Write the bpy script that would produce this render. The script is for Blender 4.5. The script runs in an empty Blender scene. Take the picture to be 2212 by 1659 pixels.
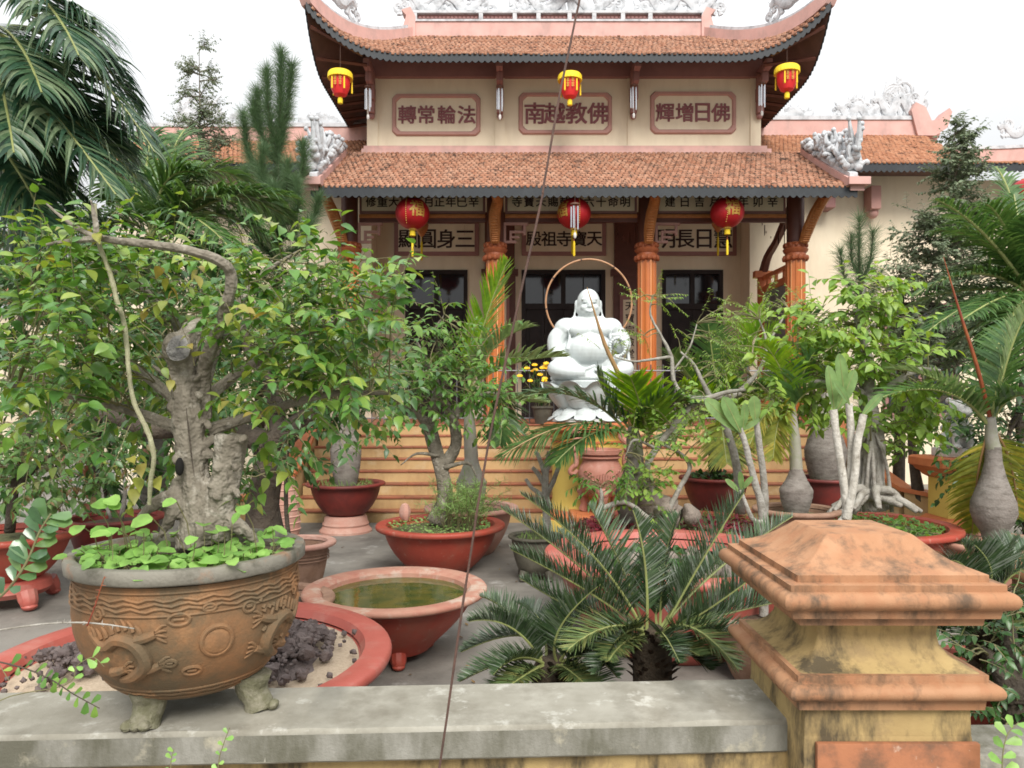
import bpy, bmesh, math, random
import numpy as np
from mathutils import Vector, Matrix

scene = bpy.context.scene
COL = scene.collection
RN = random.Random(11)

# ------------------------------------------------------------------ camera
F, CX, HY, EYE = 1600.0, 1106.0, 860.0, 2.06      # focal length in picture units (2212 wide), principal x, horizon row, eye height
cam_data = bpy.data.cameras.new('camera')
cam = bpy.data.objects.new('camera', cam_data)
COL.objects.link(cam)
cam.location = (0, 0, EYE)
cam.rotation_euler = (math.radians(90), 0, math.radians(0))
cam_data.sensor_fit = 'HORIZONTAL'
cam_data.sensor_width = 36.0
cam_data.lens = F / 2212 * 36
cam_data.shift_y = (HY - 829.5) / 2212
cam_data.clip_start = 0.05
cam_data.clip_end = 4000
scene.camera = cam

# ------------------------------------------------------------------ world: bright overcast sky
world = bpy.data.worlds.new('World')
scene.world = world
world.use_nodes = True
wt = world.node_tree
wt.nodes.clear()
w_out = wt.nodes.new('ShaderNodeOutputWorld')
w_bg = wt.nodes.new('ShaderNodeBackground')
w_sky = wt.nodes.new('ShaderNodeTexSky')
w_sky.sky_type = 'NISHITA'
w_sky.sun_disc = False
SUN_EL, SUN_ROT = math.radians(58), math.radians(200)
w_sky.sun_elevation = SUN_EL
w_sky.sun_rotation = SUN_ROT
w_sky.dust_density = 4.0
w_hs = wt.nodes.new('ShaderNodeHueSaturation')
w_hs.inputs['Saturation'].default_value = 0.10
w_mix = wt.nodes.new('ShaderNodeMix')
w_mix.data_type = 'RGBA'
w_mix.inputs['Factor'].default_value = 0.88
w_tc = wt.nodes.new('ShaderNodeTexCoord')                     # even cloud layer, brighter overhead as under any overcast sky
w_sx = wt.nodes.new('ShaderNodeSeparateXYZ')
wt.links.new(w_tc.outputs['Generated'], w_sx.inputs['Vector'])
w_ramp = wt.nodes.new('ShaderNodeValToRGB')
w_ramp.color_ramp.elements[0].position = 0.0
w_ramp.color_ramp.elements[0].color = (3.6, 3.66, 3.72, 1)
w_ramp.color_ramp.elements[1].position = 1.0
w_ramp.color_ramp.elements[1].color = (13.2, 13.4, 13.65, 1)
wt.links.new(w_sx.outputs['Z'], w_ramp.inputs['Fac'])
wt.links.new(w_ramp.outputs['Color'], w_mix.inputs['B'])
wt.links.new(w_sky.outputs['Color'], w_hs.inputs['Color'])
wt.links.new(w_hs.outputs['Color'], w_mix.inputs['A'])
wt.links.new(w_mix.outputs['Result'], w_bg.inputs['Color'])
w_bg.inputs['Strength'].default_value = 0.105
wt.links.new(w_bg.outputs['Background'], w_out.inputs['Surface'])

sun_data = bpy.data.lights.new('sun', 'SUN')
sun_data.energy = 2.5
sun_data.angle = math.radians(28)
sun_data.color = (1.0, 0.96, 0.90)
sun = bpy.data.objects.new('sun', sun_data)
COL.objects.link(sun)
sun.location = (-6, -10, 20)
_sd = Vector((0.16, -0.80, 0.78)).normalized()                # towards the sun: behind the camera, high, a little left
sun.rotation_euler = _sd.to_track_quat('Z', 'Y').to_euler()
w_sky.sun_elevation = math.asin(_sd.z)
w_sky.sun_rotation = math.atan2(_sd.x, _sd.y)

scene.view_settings.view_transform = 'Standard'
scene.view_settings.look = 'None'
scene.view_settings.exposure = 0.62
scene.view_settings.gamma = 1.0
scene.render.engine = 'CYCLES'
scene.cycles.max_bounces = 6
scene.cycles.diffuse_bounces = 2
scene.cycles.glossy_bounces = 3
scene.cycles.transmission_bounces = 4
scene.cycles.transparent_max_bounces = 4
scene.cycles.use_denoising = True
scene.cycles.filter_width = 1.7

# ------------------------------------------------------------------ placing: a picture point at a true depth
def P(x, y, d):
    return np.array([(x - CX) / F * d, d, EYE - (y - HY) / F * d])

def gd(y, h=0.0):
    """depth at which a horizontal level h (above the court) shows at picture row y"""
    return (EYE - h) * F / (y - HY)

# ------------------------------------------------------------------ materials
MATS = {}
def _n(t, kind, **kw):
    n = t.nodes.new(kind)
    for k, v in kw.items():
        n.inputs[k].default_value = v
    return n

def rgba(c):
    return (c[0], c[1], c[2], 1.0)

def M(name, c1, c2=None, scale=4.0, rough=0.6, stain=None, stain_scale=1.5, stain_at=0.55, stain_soft=0.12, stain_k=0.85,
      streak=1.0, bump=0.15, bump_scale=60.0, spec=0.4, metallic=0.0, coat=0.0, isl=None, rough_var=0.1, stain2=None, s2_scale=6, s2_at=.62):
    if name in MATS:
        return MATS[name]
    m = bpy.data.materials.new(name)
    m.use_nodes = True
    t = m.node_tree
    L = t.links.new
    b = t.nodes['Principled BSDF']
    geo = t.nodes.new('ShaderNodeNewGeometry')
    nz = _n(t, 'ShaderNodeTexNoise', Scale=scale, Detail=3.0, Roughness=0.6)
    L(geo.outputs['Position'], nz.inputs['Vector'])
    c2 = c2 or tuple(x * 0.8 for x in c1)
    mx = t.nodes.new('ShaderNodeMix'); mx.data_type = 'RGBA'
    mx.inputs['A'].default_value = rgba(c1); mx.inputs['B'].default_value = rgba(c2)
    rp = t.nodes.new('ShaderNodeMapRange')
    rp.inputs['From Min'].default_value = 0.35; rp.inputs['From Max'].default_value = 0.68
    L(nz.outputs['Fac'], rp.inputs['Value']); L(rp.outputs['Result'], mx.inputs['Factor'])
    col = mx.outputs['Result']
    if isl:
        mi = t.nodes.new('ShaderNodeMix'); mi.data_type = 'RGBA'
        mi.inputs['B'].default_value = rgba(isl)
        oi = t.nodes.new('ShaderNodeObjectInfo')
        ad = t.nodes.new('ShaderNodeMath'); ad.operation = 'ADD'
        fr = t.nodes.new('ShaderNodeMath'); fr.operation = 'FRACT'
        L(geo.outputs['Random Per Island'], ad.inputs[0]); L(oi.outputs['Random'], ad.inputs[1]); L(ad.outputs[0], fr.inputs[0])
        L(fr.outputs[0], mi.inputs['Factor']); L(col, mi.inputs['A'])
        col = mi.outputs['Result']
    def add_stain(col, stain, sc, at, soft, k, streak):
        mp = t.nodes.new('ShaderNodeMapping')
        mp.inputs['Scale'].default_value = (1, 1, streak)
        L(geo.outputs['Position'], mp.inputs['Vector'])
        n2 = _n(t, 'ShaderNodeTexNoise', Scale=sc, Detail=5.0, Roughness=0.68)
        L(mp.outputs['Vector'], n2.inputs['Vector'])
        r2 = t.nodes.new('ShaderNodeMapRange')
        r2.inputs['From Min'].default_value = at - soft; r2.inputs['From Max'].default_value = at + soft
        r2.inputs['To Max'].default_value = k
        L(n2.outputs['Fac'], r2.inputs['Value'])
        m2 = t.nodes.new('ShaderNodeMix'); m2.data_type = 'RGBA'
        m2.inputs['B'].default_value = rgba(stain)
        L(r2.outputs['Result'], m2.inputs['Factor']); L(col, m2.inputs['A'])
        return m2.outputs['Result']
    if stain:
        col = add_stain(col, stain, stain_scale, stain_at, stain_soft, stain_k, streak)
    if stain2:
        col = add_stain(col, stain2, s2_scale, s2_at, 0.06, 0.8, 1.0)
    L(col, b.inputs['Base Color'])
    rr = t.nodes.new('ShaderNodeMapRange')
    rr.inputs['To Min'].default_value = max(0.02, rough - rough_var); rr.inputs['To Max'].default_value = min(1, rough + rough_var)
    L(nz.outputs['Fac'], rr.inputs['Value']); L(rr.outputs['Result'], b.inputs['Roughness'])
    b.inputs['Specular IOR Level'].default_value = spec
    b.inputs['Metallic'].default_value = metallic
    if coat:
        b.inputs['Coat Weight'].default_value = coat
        b.inputs['Coat Roughness'].default_value = 0.15
    if bump:
        nb = _n(t, 'ShaderNodeTexNoise', Scale=bump_scale, Detail=2.0, Roughness=0.65)
        L(geo.outputs['Position'], nb.inputs['Vector'])
        bp = t.nodes.new('ShaderNodeBump')
        bp.inputs['Strength'].default_value = bump
        bp.inputs['Distance'].default_value = 0.6 / bump_scale
        L(nb.outputs['Fac'], bp.inputs['Height']); L(bp.outputs['Normal'], b.inputs['Normal'])
    MATS[name] = m
    return m

def ML(name, cols, transl=0.3, rough=0.42, spec=0.4, back=None):
    """leaf material: each leaf (mesh island or object) takes its own tint"""
    if name in MATS:
        return MATS[name]
    m = bpy.data.materials.new(name)
    m.use_nodes = True
    t = m.node_tree
    L = t.links.new
    b = t.nodes['Principled BSDF']
    out = t.nodes['Material Output']
    geo = t.nodes.new('ShaderNodeNewGeometry')
    oi = t.nodes.new('ShaderNodeObjectInfo')
    ad = t.nodes.new('ShaderNodeMath'); ad.operation = 'ADD'
    fr = t.nodes.new('ShaderNodeMath'); fr.operation = 'FRACT'
    L(geo.outputs['Random Per Island'], ad.inputs[0]); L(oi.outputs['Random'], ad.inputs[1]); L(ad.outputs[0], fr.inputs[0])
    cr = t.nodes.new('ShaderNodeValToRGB')
    els = cr.color_ramp.elements
    while len(els) < len(cols):
        els.new(0.5)
    for i, c in enumerate(cols):
        els[i].position = i / (len(cols) - 1)
        els[i].color = rgba(c)
    L(fr.outputs[0], cr.inputs['Fac'])
    nz = _n(t, 'ShaderNodeTexNoise', Scale=18.0, Detail=3.0)
    L(geo.outputs['Position'], nz.inputs['Vector'])
    hs = t.nodes.new('ShaderNodeHueSaturation')
    mr = t.nodes.new('ShaderNodeMapRange')
    mr.inputs['From Min'].default_value = 0.3; mr.inputs['From Max'].default_value = 0.7
    mr.inputs['To Min'].default_value = 0.75; mr.inputs['To Max'].default_value = 1.25
    L(nz.outputs['Fac'], mr.inputs['Value']); L(mr.outputs['Result'], hs.inputs['Value']); L(cr.outputs['Color'], hs.inputs['Color'])
    L(hs.outputs['Color'], b.inputs['Base Color'])
    b.inputs['Roughness'].default_value = rough
    b.inputs['Specular IOR Level'].default_value = spec
    tr = t.nodes.new('ShaderNodeBsdfTranslucent')
    h2 = t.nodes.new('ShaderNodeHueSaturation')
    h2.inputs['Hue'].default_value = 0.48; h2.inputs['Saturation'].default_value = 1.15; h2.inputs['Value'].default_value = 1.5
    L(hs.outputs['Color'], h2.inputs['Color']); L(h2.outputs['Color'], tr.inputs['Color'])
    mx = t.nodes.new('ShaderNodeMixShader')
    mx.inputs[0].default_value = transl
    L(b.outputs[0], mx.inputs[1]); L(tr.outputs[0], mx.inputs[2]); L(mx.outputs[0], out.inputs['Surface'])
    MATS[name] = m
    return m

# ------------------------------------------------------------------ scene bookkeeping
ORIGIN = {}
def tag(o, label=None, cat=None, group=None, kind=None):
    if label: o['label'] = label
    if cat: o['category'] = cat
    if group: o['group'] = group
    if kind: o['kind'] = kind
    return o

def thing(name, loc, label, cat, group=None):
    o = bpy.data.objects.new(name, None)
    COL.objects.link(o)
    o.empty_display_size = 0.2
    o.location = tuple(float(c) for c in loc)
    ORIGIN[o.name] = np.array(loc, float)
    return tag(o, label, cat, group)

def copy_tree(o, loc=None, rz=0.0, sc=1.0, parent=None):
    c = o.copy(); COL.objects.link(c)
    if parent is not None:
        c.parent = parent
    if loc is not None:
        c.location = tuple(float(v) for v in loc); c.rotation_euler = (0, 0, rz); c.scale = (sc, sc, sc)
        ORIGIN[c.name] = np.array(loc, float)
    for ch in o.children:
        copy_tree(ch, parent=c)
    return c

def nrm(v):
    v = np.asarray(v, float)
    n = np.linalg.norm(v)
    return v / n if n > 1e-9 else v

def catmull(pts, sub=4):
    pts = np.asarray(pts, float)
    if len(pts) < 3 or sub < 2:
        return pts
    a = np.vstack([2 * pts[0] - pts[1], pts, 2 * pts[-1] - pts[-2]])
    out = []
    for i in range(1, len(a) - 2):
        p0, p1, p2, p3 = a[i - 1], a[i], a[i + 1], a[i + 2]
        for k in range(sub):
            t = k / sub
            out.append(0.5 * ((2 * p1) + (-p0 + p2) * t + (2 * p0 - 5 * p1 + 4 * p2 - p3) * t * t + (-p0 + 3 * p1 - 3 * p2 + p3) * t ** 3))
    out.append(pts[-1])
    return np.array(out)

def bez(p0, p1, p2, n):
    t = np.linspace(0, 1, n)[:, None]
    return (1 - t) ** 2 * np.asarray(p0) + 2 * t * (1 - t) * np.asarray(p1) + t * t * np.asarray(p2)

HOOK = [None]
class MB:
    """collects shapes in world coordinates and links them as one mesh object"""
    def __init__(s):
        s.V = []; s.Fs = []; s.n = 0
    def add(s, v, f):
        v = np.asarray(v, float).reshape(-1, 3)
        s.V.append(v)
        if isinstance(f, np.ndarray):
            s.Fs.append(f + s.n)
        else:
            s.Fs.append([tuple(i + s.n for i in q) for q in f])
        s.n += len(v)
        return s
    def box(s, lo, hi, bev=0.0):
        lo = np.minimum(lo, hi).astype(float) if isinstance(lo, np.ndarray) else np.minimum(np.array(lo, float), np.array(hi, float))
        hi = np.maximum(np.array(hi, float), lo)
        if bev <= 0:
            x0, y0, z0 = lo; x1, y1, z1 = hi
            v = [(x0,y0,z0),(x1,y0,z0),(x1,y1,z0),(x0,y1,z0),(x0,y0,z1),(x1,y0,z1),(x1,y1,z1),(x0,y1,z1)]
            return s.add(v, [(0,3,2,1),(4,5,6,7),(0,1,5,4),(1,2,6,5),(2,3,7,6),(3,0,4,7)])
        bm = bmesh.new()
        bmesh.ops.create_cube(bm, size=1.0)
        c = (lo + hi) / 2; d = hi - lo
        for vv in bm.verts:
            vv.co = Vector(c) + Vector((vv.co.x * d[0], vv.co.y * d[1], vv.co.z * d[2]))
        bmesh.ops.bevel(bm, geom=bm.edges[:], offset=min(bev, min(d) * 0.45), segments=2, profile=0.6, affect='EDGES')
        return s.from_bm(bm)
    def from_bm(s, bm):
        bm.verts.index_update()
        s.add([v.co[:] for v in bm.verts], [tuple(v.index for v in f.verts) for f in bm.faces])
        bm.free()
        return s
    def obox(s, c, ax, ay, az):
        """box from centre and three half-axis vectors"""
        c, ax, ay, az = (np.asarray(q, float) for q in (c, ax, ay, az))
        v = [c + a * ax + b * ay + e * az for e in (-1, 1) for a, b in ((-1, -1), (1, -1), (1, 1), (-1, 1))]
        return s.add(v, [(0,3,2,1),(4,5,6,7),(0,1,5,4),(1,2,6,5),(2,3,7,6),(3,0,4,7)])
    def lathe(s, prof, c=(0, 0, 0), seg=32, mod=None, a0=0.0, a1=2 * math.pi, sx=1.0, sy=1.0, cap0=True, cap1=True):
        prof = [tuple(p) for p in prof]
        full = abs(a1 - a0 - 2 * math.pi) < 1e-6
        n = seg if full else seg + 1
        v = []
        for r, z in prof:
            for k in range(n):
                a = a0 + (a1 - a0) * k / seg
                rr = r * (mod(a, z) if mod else 1.0)
                v.append((c[0] + rr * math.cos(a) * sx, c[1] + rr * math.sin(a) * sy, c[2] + z))
        f = []
        for i in range(len(prof) - 1):
            for k in range(seg):
                k2 = (k + 1) % n
                f.append((i * n + k, i * n + k2, (i + 1) * n + k2, (i + 1) * n + k))
        if full:
            if cap0 and prof[0][0] > 1e-4 and abs(prof[0][1] - prof[1][1]) > 1e-6: f.append(tuple(range(n - 1, -1, -1)))
            if cap1 and prof[-1][0] > 1e-4 and abs(prof[-1][1] - prof[-2][1]) > 1e-6: f.append(tuple((len(prof) - 1) * n + k for k in range(n)))
        return s.add(v, f)
    def tube(s, pts, r, seg=8, sub=1, cap=True, flat=None):
        pts = np.asarray(pts, float)
        if sub > 1:
            m0 = len(pts)
            pts = catmull(pts, sub)
            if not np.isscalar(r):
                r = np.interp(np.linspace(0, m0 - 1, len(pts)), np.arange(m0), np.asarray(r, float))
        m = len(pts)
        r = np.full(m, float(r)) if np.isscalar(r) else np.asarray(r, float)
        if len(r) != m:
            r = np.interp(np.linspace(0, 1, m), np.linspace(0, 1, len(r)), r)
        T = np.gradient(pts, axis=0)
        T /= np.maximum(np.linalg.norm(T, axis=1), 1e-9)[:, None]
        u = np.cross(T[0], (0, 0, 1.0))
        if np.linalg.norm(u) < 1e-3: u = np.cross(T[0], (1.0, 0, 0))
        u = nrm(u)
        v = []
        ang = np.linspace(0, 2 * math.pi, seg, endpoint=False)
        ca, sa = np.cos(ang)[:, None], np.sin(ang)[:, None]
        for i in range(m):
            u = nrm(u - T[i] * np.dot(u, T[i]))
            w = np.cross(T[i], u)
            ring = pts[i] + r[i] * (ca * u + sa * w)
            if flat is not None:                       # squash towards a plane through pts[i] with normal flat[0]
                nn, k = flat
                dd = (ring - pts[i]) @ np.asarray(nn)
                ring = ring - (1 - k) * dd[:, None] * np.asarray(nn)
            v.append(ring)
        v = np.vstack(v)
        f = [(i * seg + k, i * seg + (k + 1) % seg, (i + 1) * seg + (k + 1) % seg, (i + 1) * seg + k) for i in range(m - 1) for k in range(seg)]
        if cap:
            f.append(tuple(range(seg - 1, -1, -1))); f.append(tuple((m - 1) * seg + k for k in range(seg)))
        return s.add(v, f)
    def ell(s, c, r, seg=16, rings=10, rot=None):
        r = (r, r, r) if np.isscalar(r) else r
        v = [(0, 0, -1.0)]
        for i in range(1, rings):
            ph = -math.pi / 2 + math.pi * i / rings
            for k in range(seg):
                a = 2 * math.pi * k / seg
                v.append((math.cos(ph) * math.cos(a), math.cos(ph) * math.sin(a), math.sin(ph)))
        v.append((0, 0, 1.0))
        v = np.array(v) * np.array(r)
        if rot is not None:
            v = v @ np.array(Matrix.Rotation(rot[1], 3, rot[0])).T
        v = v + np.array(c)
        f = [(0, 1 + (k + 1) % seg, 1 + k) for k in range(seg)]
        for i in range(rings - 2):
            b0 = 1 + i * seg
            f += [(b0 + k, b0 + (k + 1) % seg, b0 + seg + (k + 1) % seg, b0 + seg + k) for k in range(seg)]
        l0 = 1 + (rings - 2) * seg
        f += [(l0 + k, l0 + (k + 1) % seg, len(v) - 1) for k in range(seg)]
        return s.add(v, f)
    def prism(s, poly, o, ux, uy, th):
        """a flat outline (2D list) placed at o with axes ux, uy and thickness vector th"""
        o, ux, uy, th = (np.asarray(q, float) for q in (o, ux, uy, th))
        k = len(poly)
        a = np.array([o + p[0] * ux + p[1] * uy for p in poly])
        v = np.vstack([a, a + th])
        f = [tuple(range(k)), tuple(range(2 * k - 1, k - 1, -1))]
        f += [(i, k + i, k + (i + 1) % k, (i + 1) % k) for i in range(k)]
        return s.add(v, f)
    def grid(s, pts):
        """pts: n x m x 3 sheet"""
        pts = np.asarray(pts, float)
        n, m = pts.shape[:2]
        f = [(i * m + j, i * m + j + 1, (i + 1) * m + j + 1, (i + 1) * m + j) for i in range(n - 1) for j in range(m - 1)]
        return s.add(pts.reshape(-1, 3), f)
    def inst(s, tv, tf, pos, mats):
        """template copies: pos N x 3, mats N x 3 x 3 (columns are the template's axes)"""
        tv = np.asarray(tv, float); tf = np.asarray(tf)
        N = len(pos)
        if N == 0: return s
        v = np.einsum('nij,kj->nki', mats, tv) + np.asarray(pos)[:, None, :]
        f = (tf[None] + (np.arange(N) * len(tv))[:, None, None]).reshape(-1, tf.shape[1])
        return s.add(v.reshape(-1, 3), f)
    def mesh(s, name, off=(0, 0, 0), smooth=True, angle=35):
        me = bpy.data.meshes.new(name)
        if not s.V:
            return me
        V = (np.vstack(s.V) - np.asarray(off)).astype(np.float32)
        idx, tot = [], []
        for q in s.Fs:
            if isinstance(q, np.ndarray):
                idx.append(q.reshape(-1)); tot.append(np.full(len(q), q.shape[1]))
            else:
                idx.append(np.fromiter((i for t in q for i in t), dtype=np.int64)); tot.append(np.fromiter((len(t) for t in q), dtype=np.int64))
        idx = np.concatenate(idx).astype(np.int32); tot = np.concatenate(tot).astype(np.int32)
        me.vertices.add(len(V)); me.vertices.foreach_set('co', V.ravel())
        me.loops.add(len(idx)); me.loops.foreach_set('vertex_index', idx)
        me.polygons.add(len(tot))
        st = np.zeros(len(tot), np.int32); st[1:] = np.cumsum(tot)[:-1]
        me.polygons.foreach_set('loop_start', st)
        me.update(calc_edges=True)
        me.validate()
        if smooth:
            me.polygons.foreach_set('use_smooth', np.ones(len(me.polygons), bool))
            if angle:
                me.set_sharp_from_angle(angle=math.radians(angle))
        return me
    def build(s, name, mat, parent=None, loc=None, smooth=True, angle=35, kind=None, label=None, cat=None, group=None):
        if HOOK[0]:
            s.V = [HOOK[0](v) for v in s.V]
        if parent is not None:
            off = ORIGIN[parent.name]
        else:
            off = np.asarray(loc if loc is not None else (0, 0, 0), float)
        o = bpy.data.objects.new(name, s.mesh(name, off, smooth, angle))
        COL.objects.link(o)
        if parent is not None:
            o.parent = parent
        else:
            o.location = tuple(float(c) for c in off)
        ORIGIN[o.name] = off
        if mat is not None:
            o.data.materials.append(mat)
        return tag(o, label, cat, group, kind)

def place(name, me, parent, loc, mat3=None, kind=None):
    """a part that shares mesh data; loc in world coordinates"""
    o = bpy.data.objects.new(name, me)
    COL.objects.link(o)
    o.parent = parent
    m = Matrix.Identity(4)
    if mat3 is not None:
        m = Matrix([list(mat3[0]) + [0], list(mat3[1]) + [0], list(mat3[2]) + [0], [0, 0, 0, 1]])
    m.translation = Vector([float(c) for c in (np.asarray(loc) - ORIGIN[parent.name])])
    o.matrix_local = m
    return tag(o, kind=kind)

def remeshed(mb, voxel, smooth_it=4):
    """union of overlapping lumps as one continuous surface -> MB"""
    me = mb.mesh('lump', smooth=False)
    o = bpy.data.objects.new('lump', me); COL.objects.link(o)
    md = o.modifiers.new('r', 'REMESH'); md.mode = 'VOXEL'; md.voxel_size = voxel
    sm = o.modifiers.new('s', 'SMOOTH'); sm.iterations = smooth_it; sm.factor = 0.5
    dg = bpy.context.evaluated_depsgraph_get()
    ev = o.evaluated_get(dg); m2 = ev.to_mesh()
    n = len(m2.vertices); co = np.zeros(n * 3, np.float32); m2.vertices.foreach_get('co', co)
    fs = [tuple(p.vertices) for p in m2.polygons]
    ev.to_mesh_clear()
    bpy.data.objects.remove(o); bpy.data.meshes.remove(me)
    r = MB(); r.add(co.reshape(-1, 3), fs)
    return r

def glyph(ch, bold=0.03, depth=0.05):
    """one written character as an MB in its own unit square (x right, y up, z depth), cached"""
    key = (ch, bold)
    if key in glyph.c: return glyph.c[key]
    cu = bpy.data.curves.new('glyph', 'FONT')
    cu.body = ch; cu.size = 1.0; cu.offset = bold; cu.extrude = depth / 2; cu.resolution_u = 2
    cu.align_x = 'CENTER'; cu.align_y = 'CENTER'
    o = bpy.data.objects.new('glyph', cu); COL.objects.link(o)
    dg = bpy.context.evaluated_depsgraph_get()
    m2 = o.evaluated_get(dg).to_mesh()
    n = len(m2.vertices); co = np.zeros(n * 3, np.float32)
    m2.vertices.foreach_get('co', co)
    fs = [tuple(p.vertices) for p in m2.polygons]
    bpy.data.objects.remove(o)
    co = co.reshape(-1, 3)
    if n:
        mn, mx = co.min(0), co.max(0)
        co = co - (mn + mx) / 2
        co[:, :2] /= max(mx[0] - mn[0], mx[1] - mn[1], 0.4) 
    glyph.c[key] = (co, fs)
    return glyph.c[key]
glyph.c = {}

def character(name, ch, c, size, ux, uy, mat, parent, bold=0.018, th=0.02, wide=1.0):
    co, fs = glyph(ch, 0.0)
    ux, uy = nrm(ux), nrm(uy)
    n = np.cross(ux, uy)
    mb = MB()
    for k, (dx, dy) in enumerate(((-1, -.6), (1, .6), (-.8, .7), (.8, -.7), (0, 0))):     # heavy brush stroke: overlapping strokes
        q = co.copy(); q[:, 0] += dx * bold; q[:, 1] += dy * bold
        mb.add(np.asarray(c) + q[:, :1] * size * wide * ux + q[:, 1:2] * size * uy + ((q[:, 2:3] / 0.05) * th + k * .0006) * n, fs)
    return mb.build(name, mat, parent, smooth=False)

# ------------------------------------------------------------------ plants: shared builders
def leaf_template(w=0.5, curl=0.25, fold=0.12, shape='ovate'):
    """a leaf of unit length along +y, width w, normal +z; 10 faces"""
    if shape == 'ovate':
        ys = [0, 0.13, 0.40, 0.72, 1.0]; ws = [0.06, 0.62, 1.0, 0.62, 0.0]
    elif shape == 'round':
        ys = [0, 0.12, 0.45, 0.82, 1.0]; ws = [0.12, 0.8, 1.05, 0.8, 0.15]
    elif shape == 'paddle':
        ys = [0, 0.15, 0.5, 0.85, 1.0]; ws = [0.1, 0.35, 0.8, 1.0, 0.2]
    elif shape == 'heart':
        ys = [0, 0.07, 0.2, 0.4, 0.62, 0.84, 1.0]; ws = [0.05, 0.55, 0.92, 1.0, 0.78, 0.32, 0.0]
    elif shape == 'oblong':
        ys = [0, 0.14, 0.36, 0.62, 0.84, 0.95, 1.0]; ws = [0.10, 0.42, 0.82, 1.0, 0.86, 0.5, 0.08]
    else:                                    # lance
        ys = [0, 0.15, 0.4, 0.7, 1.0]; ws = [0.1, 0.7, 1.0, 0.7, 0.0]
    v, f = [], []
    for y, k in zip(ys, ws):
        z = -curl * y * y
        hw = w * k / 2
        v += [(-hw, y, z + fold * k * w), (0, y, z), (hw, y, z + fold * k * w)]
    for i in range(len(ys) - 1):
        a = i * 3
        f += [(a, a + 1, a + 4, a + 3), (a + 1, a + 2, a + 5, a + 4)]
    return np.array(v), np.array(f)

def frames(dirs, nrms, sizes):
    d = np.asarray(dirs, float); d = d / np.maximum(np.linalg.norm(d, axis=1), 1e-9)[:, None]
    n = np.asarray(nrms, float)
    n = n - d * np.sum(n * d, axis=1)[:, None]
    ln = np.linalg.norm(n, axis=1)
    bad = ln < 1e-4
    n[bad] = np.cross(d[bad], (0.3, 0.9, 0.1)); ln = np.maximum(np.linalg.norm(n, axis=1), 1e-9)
    n = n / ln[:, None]
    x = np.cross(d, n)
    m = np.stack([x, d, n], axis=2)
    return m * np.asarray(sizes, float)[:, None, None]

class Leaves:
    def __init__(s): s.p, s.d, s.n, s.s = [], [], [], []
    def add(s, p, d, n, sz): s.p.append(p); s.d.append(d); s.n.append(n); s.s.append(sz)
    def build(s, name, mat, parent, tmpl, singles=0, single_name='leaf', kind='stuff'):
        if not s.p: return
        p = np.array(s.p); m = frames(s.d, s.n, s.s)
        order = np.argsort(-np.array(s.s) / np.maximum(np.linalg.norm(p - np.array([0, 0, EYE]), axis=1), 0.1))
        if singles:
            tb = MB(); tb.add(tmpl[0], tmpl[1]); me = tb.mesh(single_name, angle=0); me.materials.append(mat)
            for i in order[:singles]:
                place(single_name, me, parent, p[i], m[i])
            order = order[singles:]
        if len(order):
            mb = MB(); mb.inst(tmpl[0], tmpl[1], p[order], m[order])
            return mb.build(name, mat, parent, angle=0, kind=kind)

def rdir(r, zb=0.0):
    a = r.uniform(0, 2 * math.pi); z = r.uniform(-1, 1)
    q = math.sqrt(1 - z * z)
    return nrm(np.array([q * math.cos(a), q * math.sin(a), z + zb]))

def twig(wood, lv, p, d, length, n, size, r, droop=0.25, rad=0.004, spread=1.0, up=1.0, hang=0.35, seg=4):
    """a bending twig with alternate leaves; returns its points"""
    d = nrm(d); p = np.asarray(p, float)
    pts = [p]; q = d.copy()
    k = 5
    for i in range(k):
        q = nrm(q + np.array([r.gauss(0, .12), r.gauss(0, .12), r.gauss(0, .10) - droop / k * 1.6]))
        pts.append(pts[-1] + q * length / k)
    pts = np.array(pts)
    if wood is not None and rad > 0:
        wood.tube(pts, np.linspace(rad, rad * 0.35, k + 1), seg=seg, cap=False)
    for i in range(n):
        t = (i + 0.6 + r.uniform(-.3, .3)) / n
        t = 0.12 + 0.88 * min(max(t, 0), 1)
        a = t * k; j = min(int(a), k - 1); pp = pts[j] + (pts[j + 1] - pts[j]) * (a - j)
        tg = nrm(pts[j + 1] - pts[j])
        side = nrm(np.cross(tg, (0, 0, 1.0)) + 1e-6) * (1 if i % 2 else -1)
        ld = tg * 0.45 + side * spread * r.uniform(.5, 1.1) + np.array([0, 0, -hang + r.gauss(0, .25)])
        nn = np.array([r.gauss(0, .35), r.gauss(0, .35) - 0.25, up])
        lv.add(pp, ld, nn, size * r.uniform(.55, 1.25) * (1.0 - 0.25 * t))
    return pts

def in_ell(c, rad, r, shell=0.45):
    while True:
        q = np.array([r.uniform(-1, 1) for _ in range(3)])
        l = np.linalg.norm(q)
        if shell <= l <= 1: return np.asarray(c) + q * np.asarray(rad), q / l

def bush(wood, lv, c, rad, n, r, size, tw=0.3, nl=7, droop=.25, shell=.35, out=0.6, root=None, twr=.004, **kw):
    """n twigs filling an ellipsoid"""
    for _ in range(n):
        p, q = in_ell(c, rad, r, shell)
        d = q * out + np.array([r.gauss(0, .5), r.gauss(0, .5), r.gauss(0, .3) + .15])
        pts = twig(wood, lv, p, d, tw * r.uniform(.6, 1.3), nl, size, r, droop, rad=twr, **kw)
        if root is not None and wood is not None and r.random() < .35:
            a = np.asarray(root[r.randrange(len(root))])
            wood.tube(bez(a, (a + p) / 2 + np.array([0, 0, .06]), p, 6), np.linspace(twr * 2.2, twr, 6), seg=5, cap=False)

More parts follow.
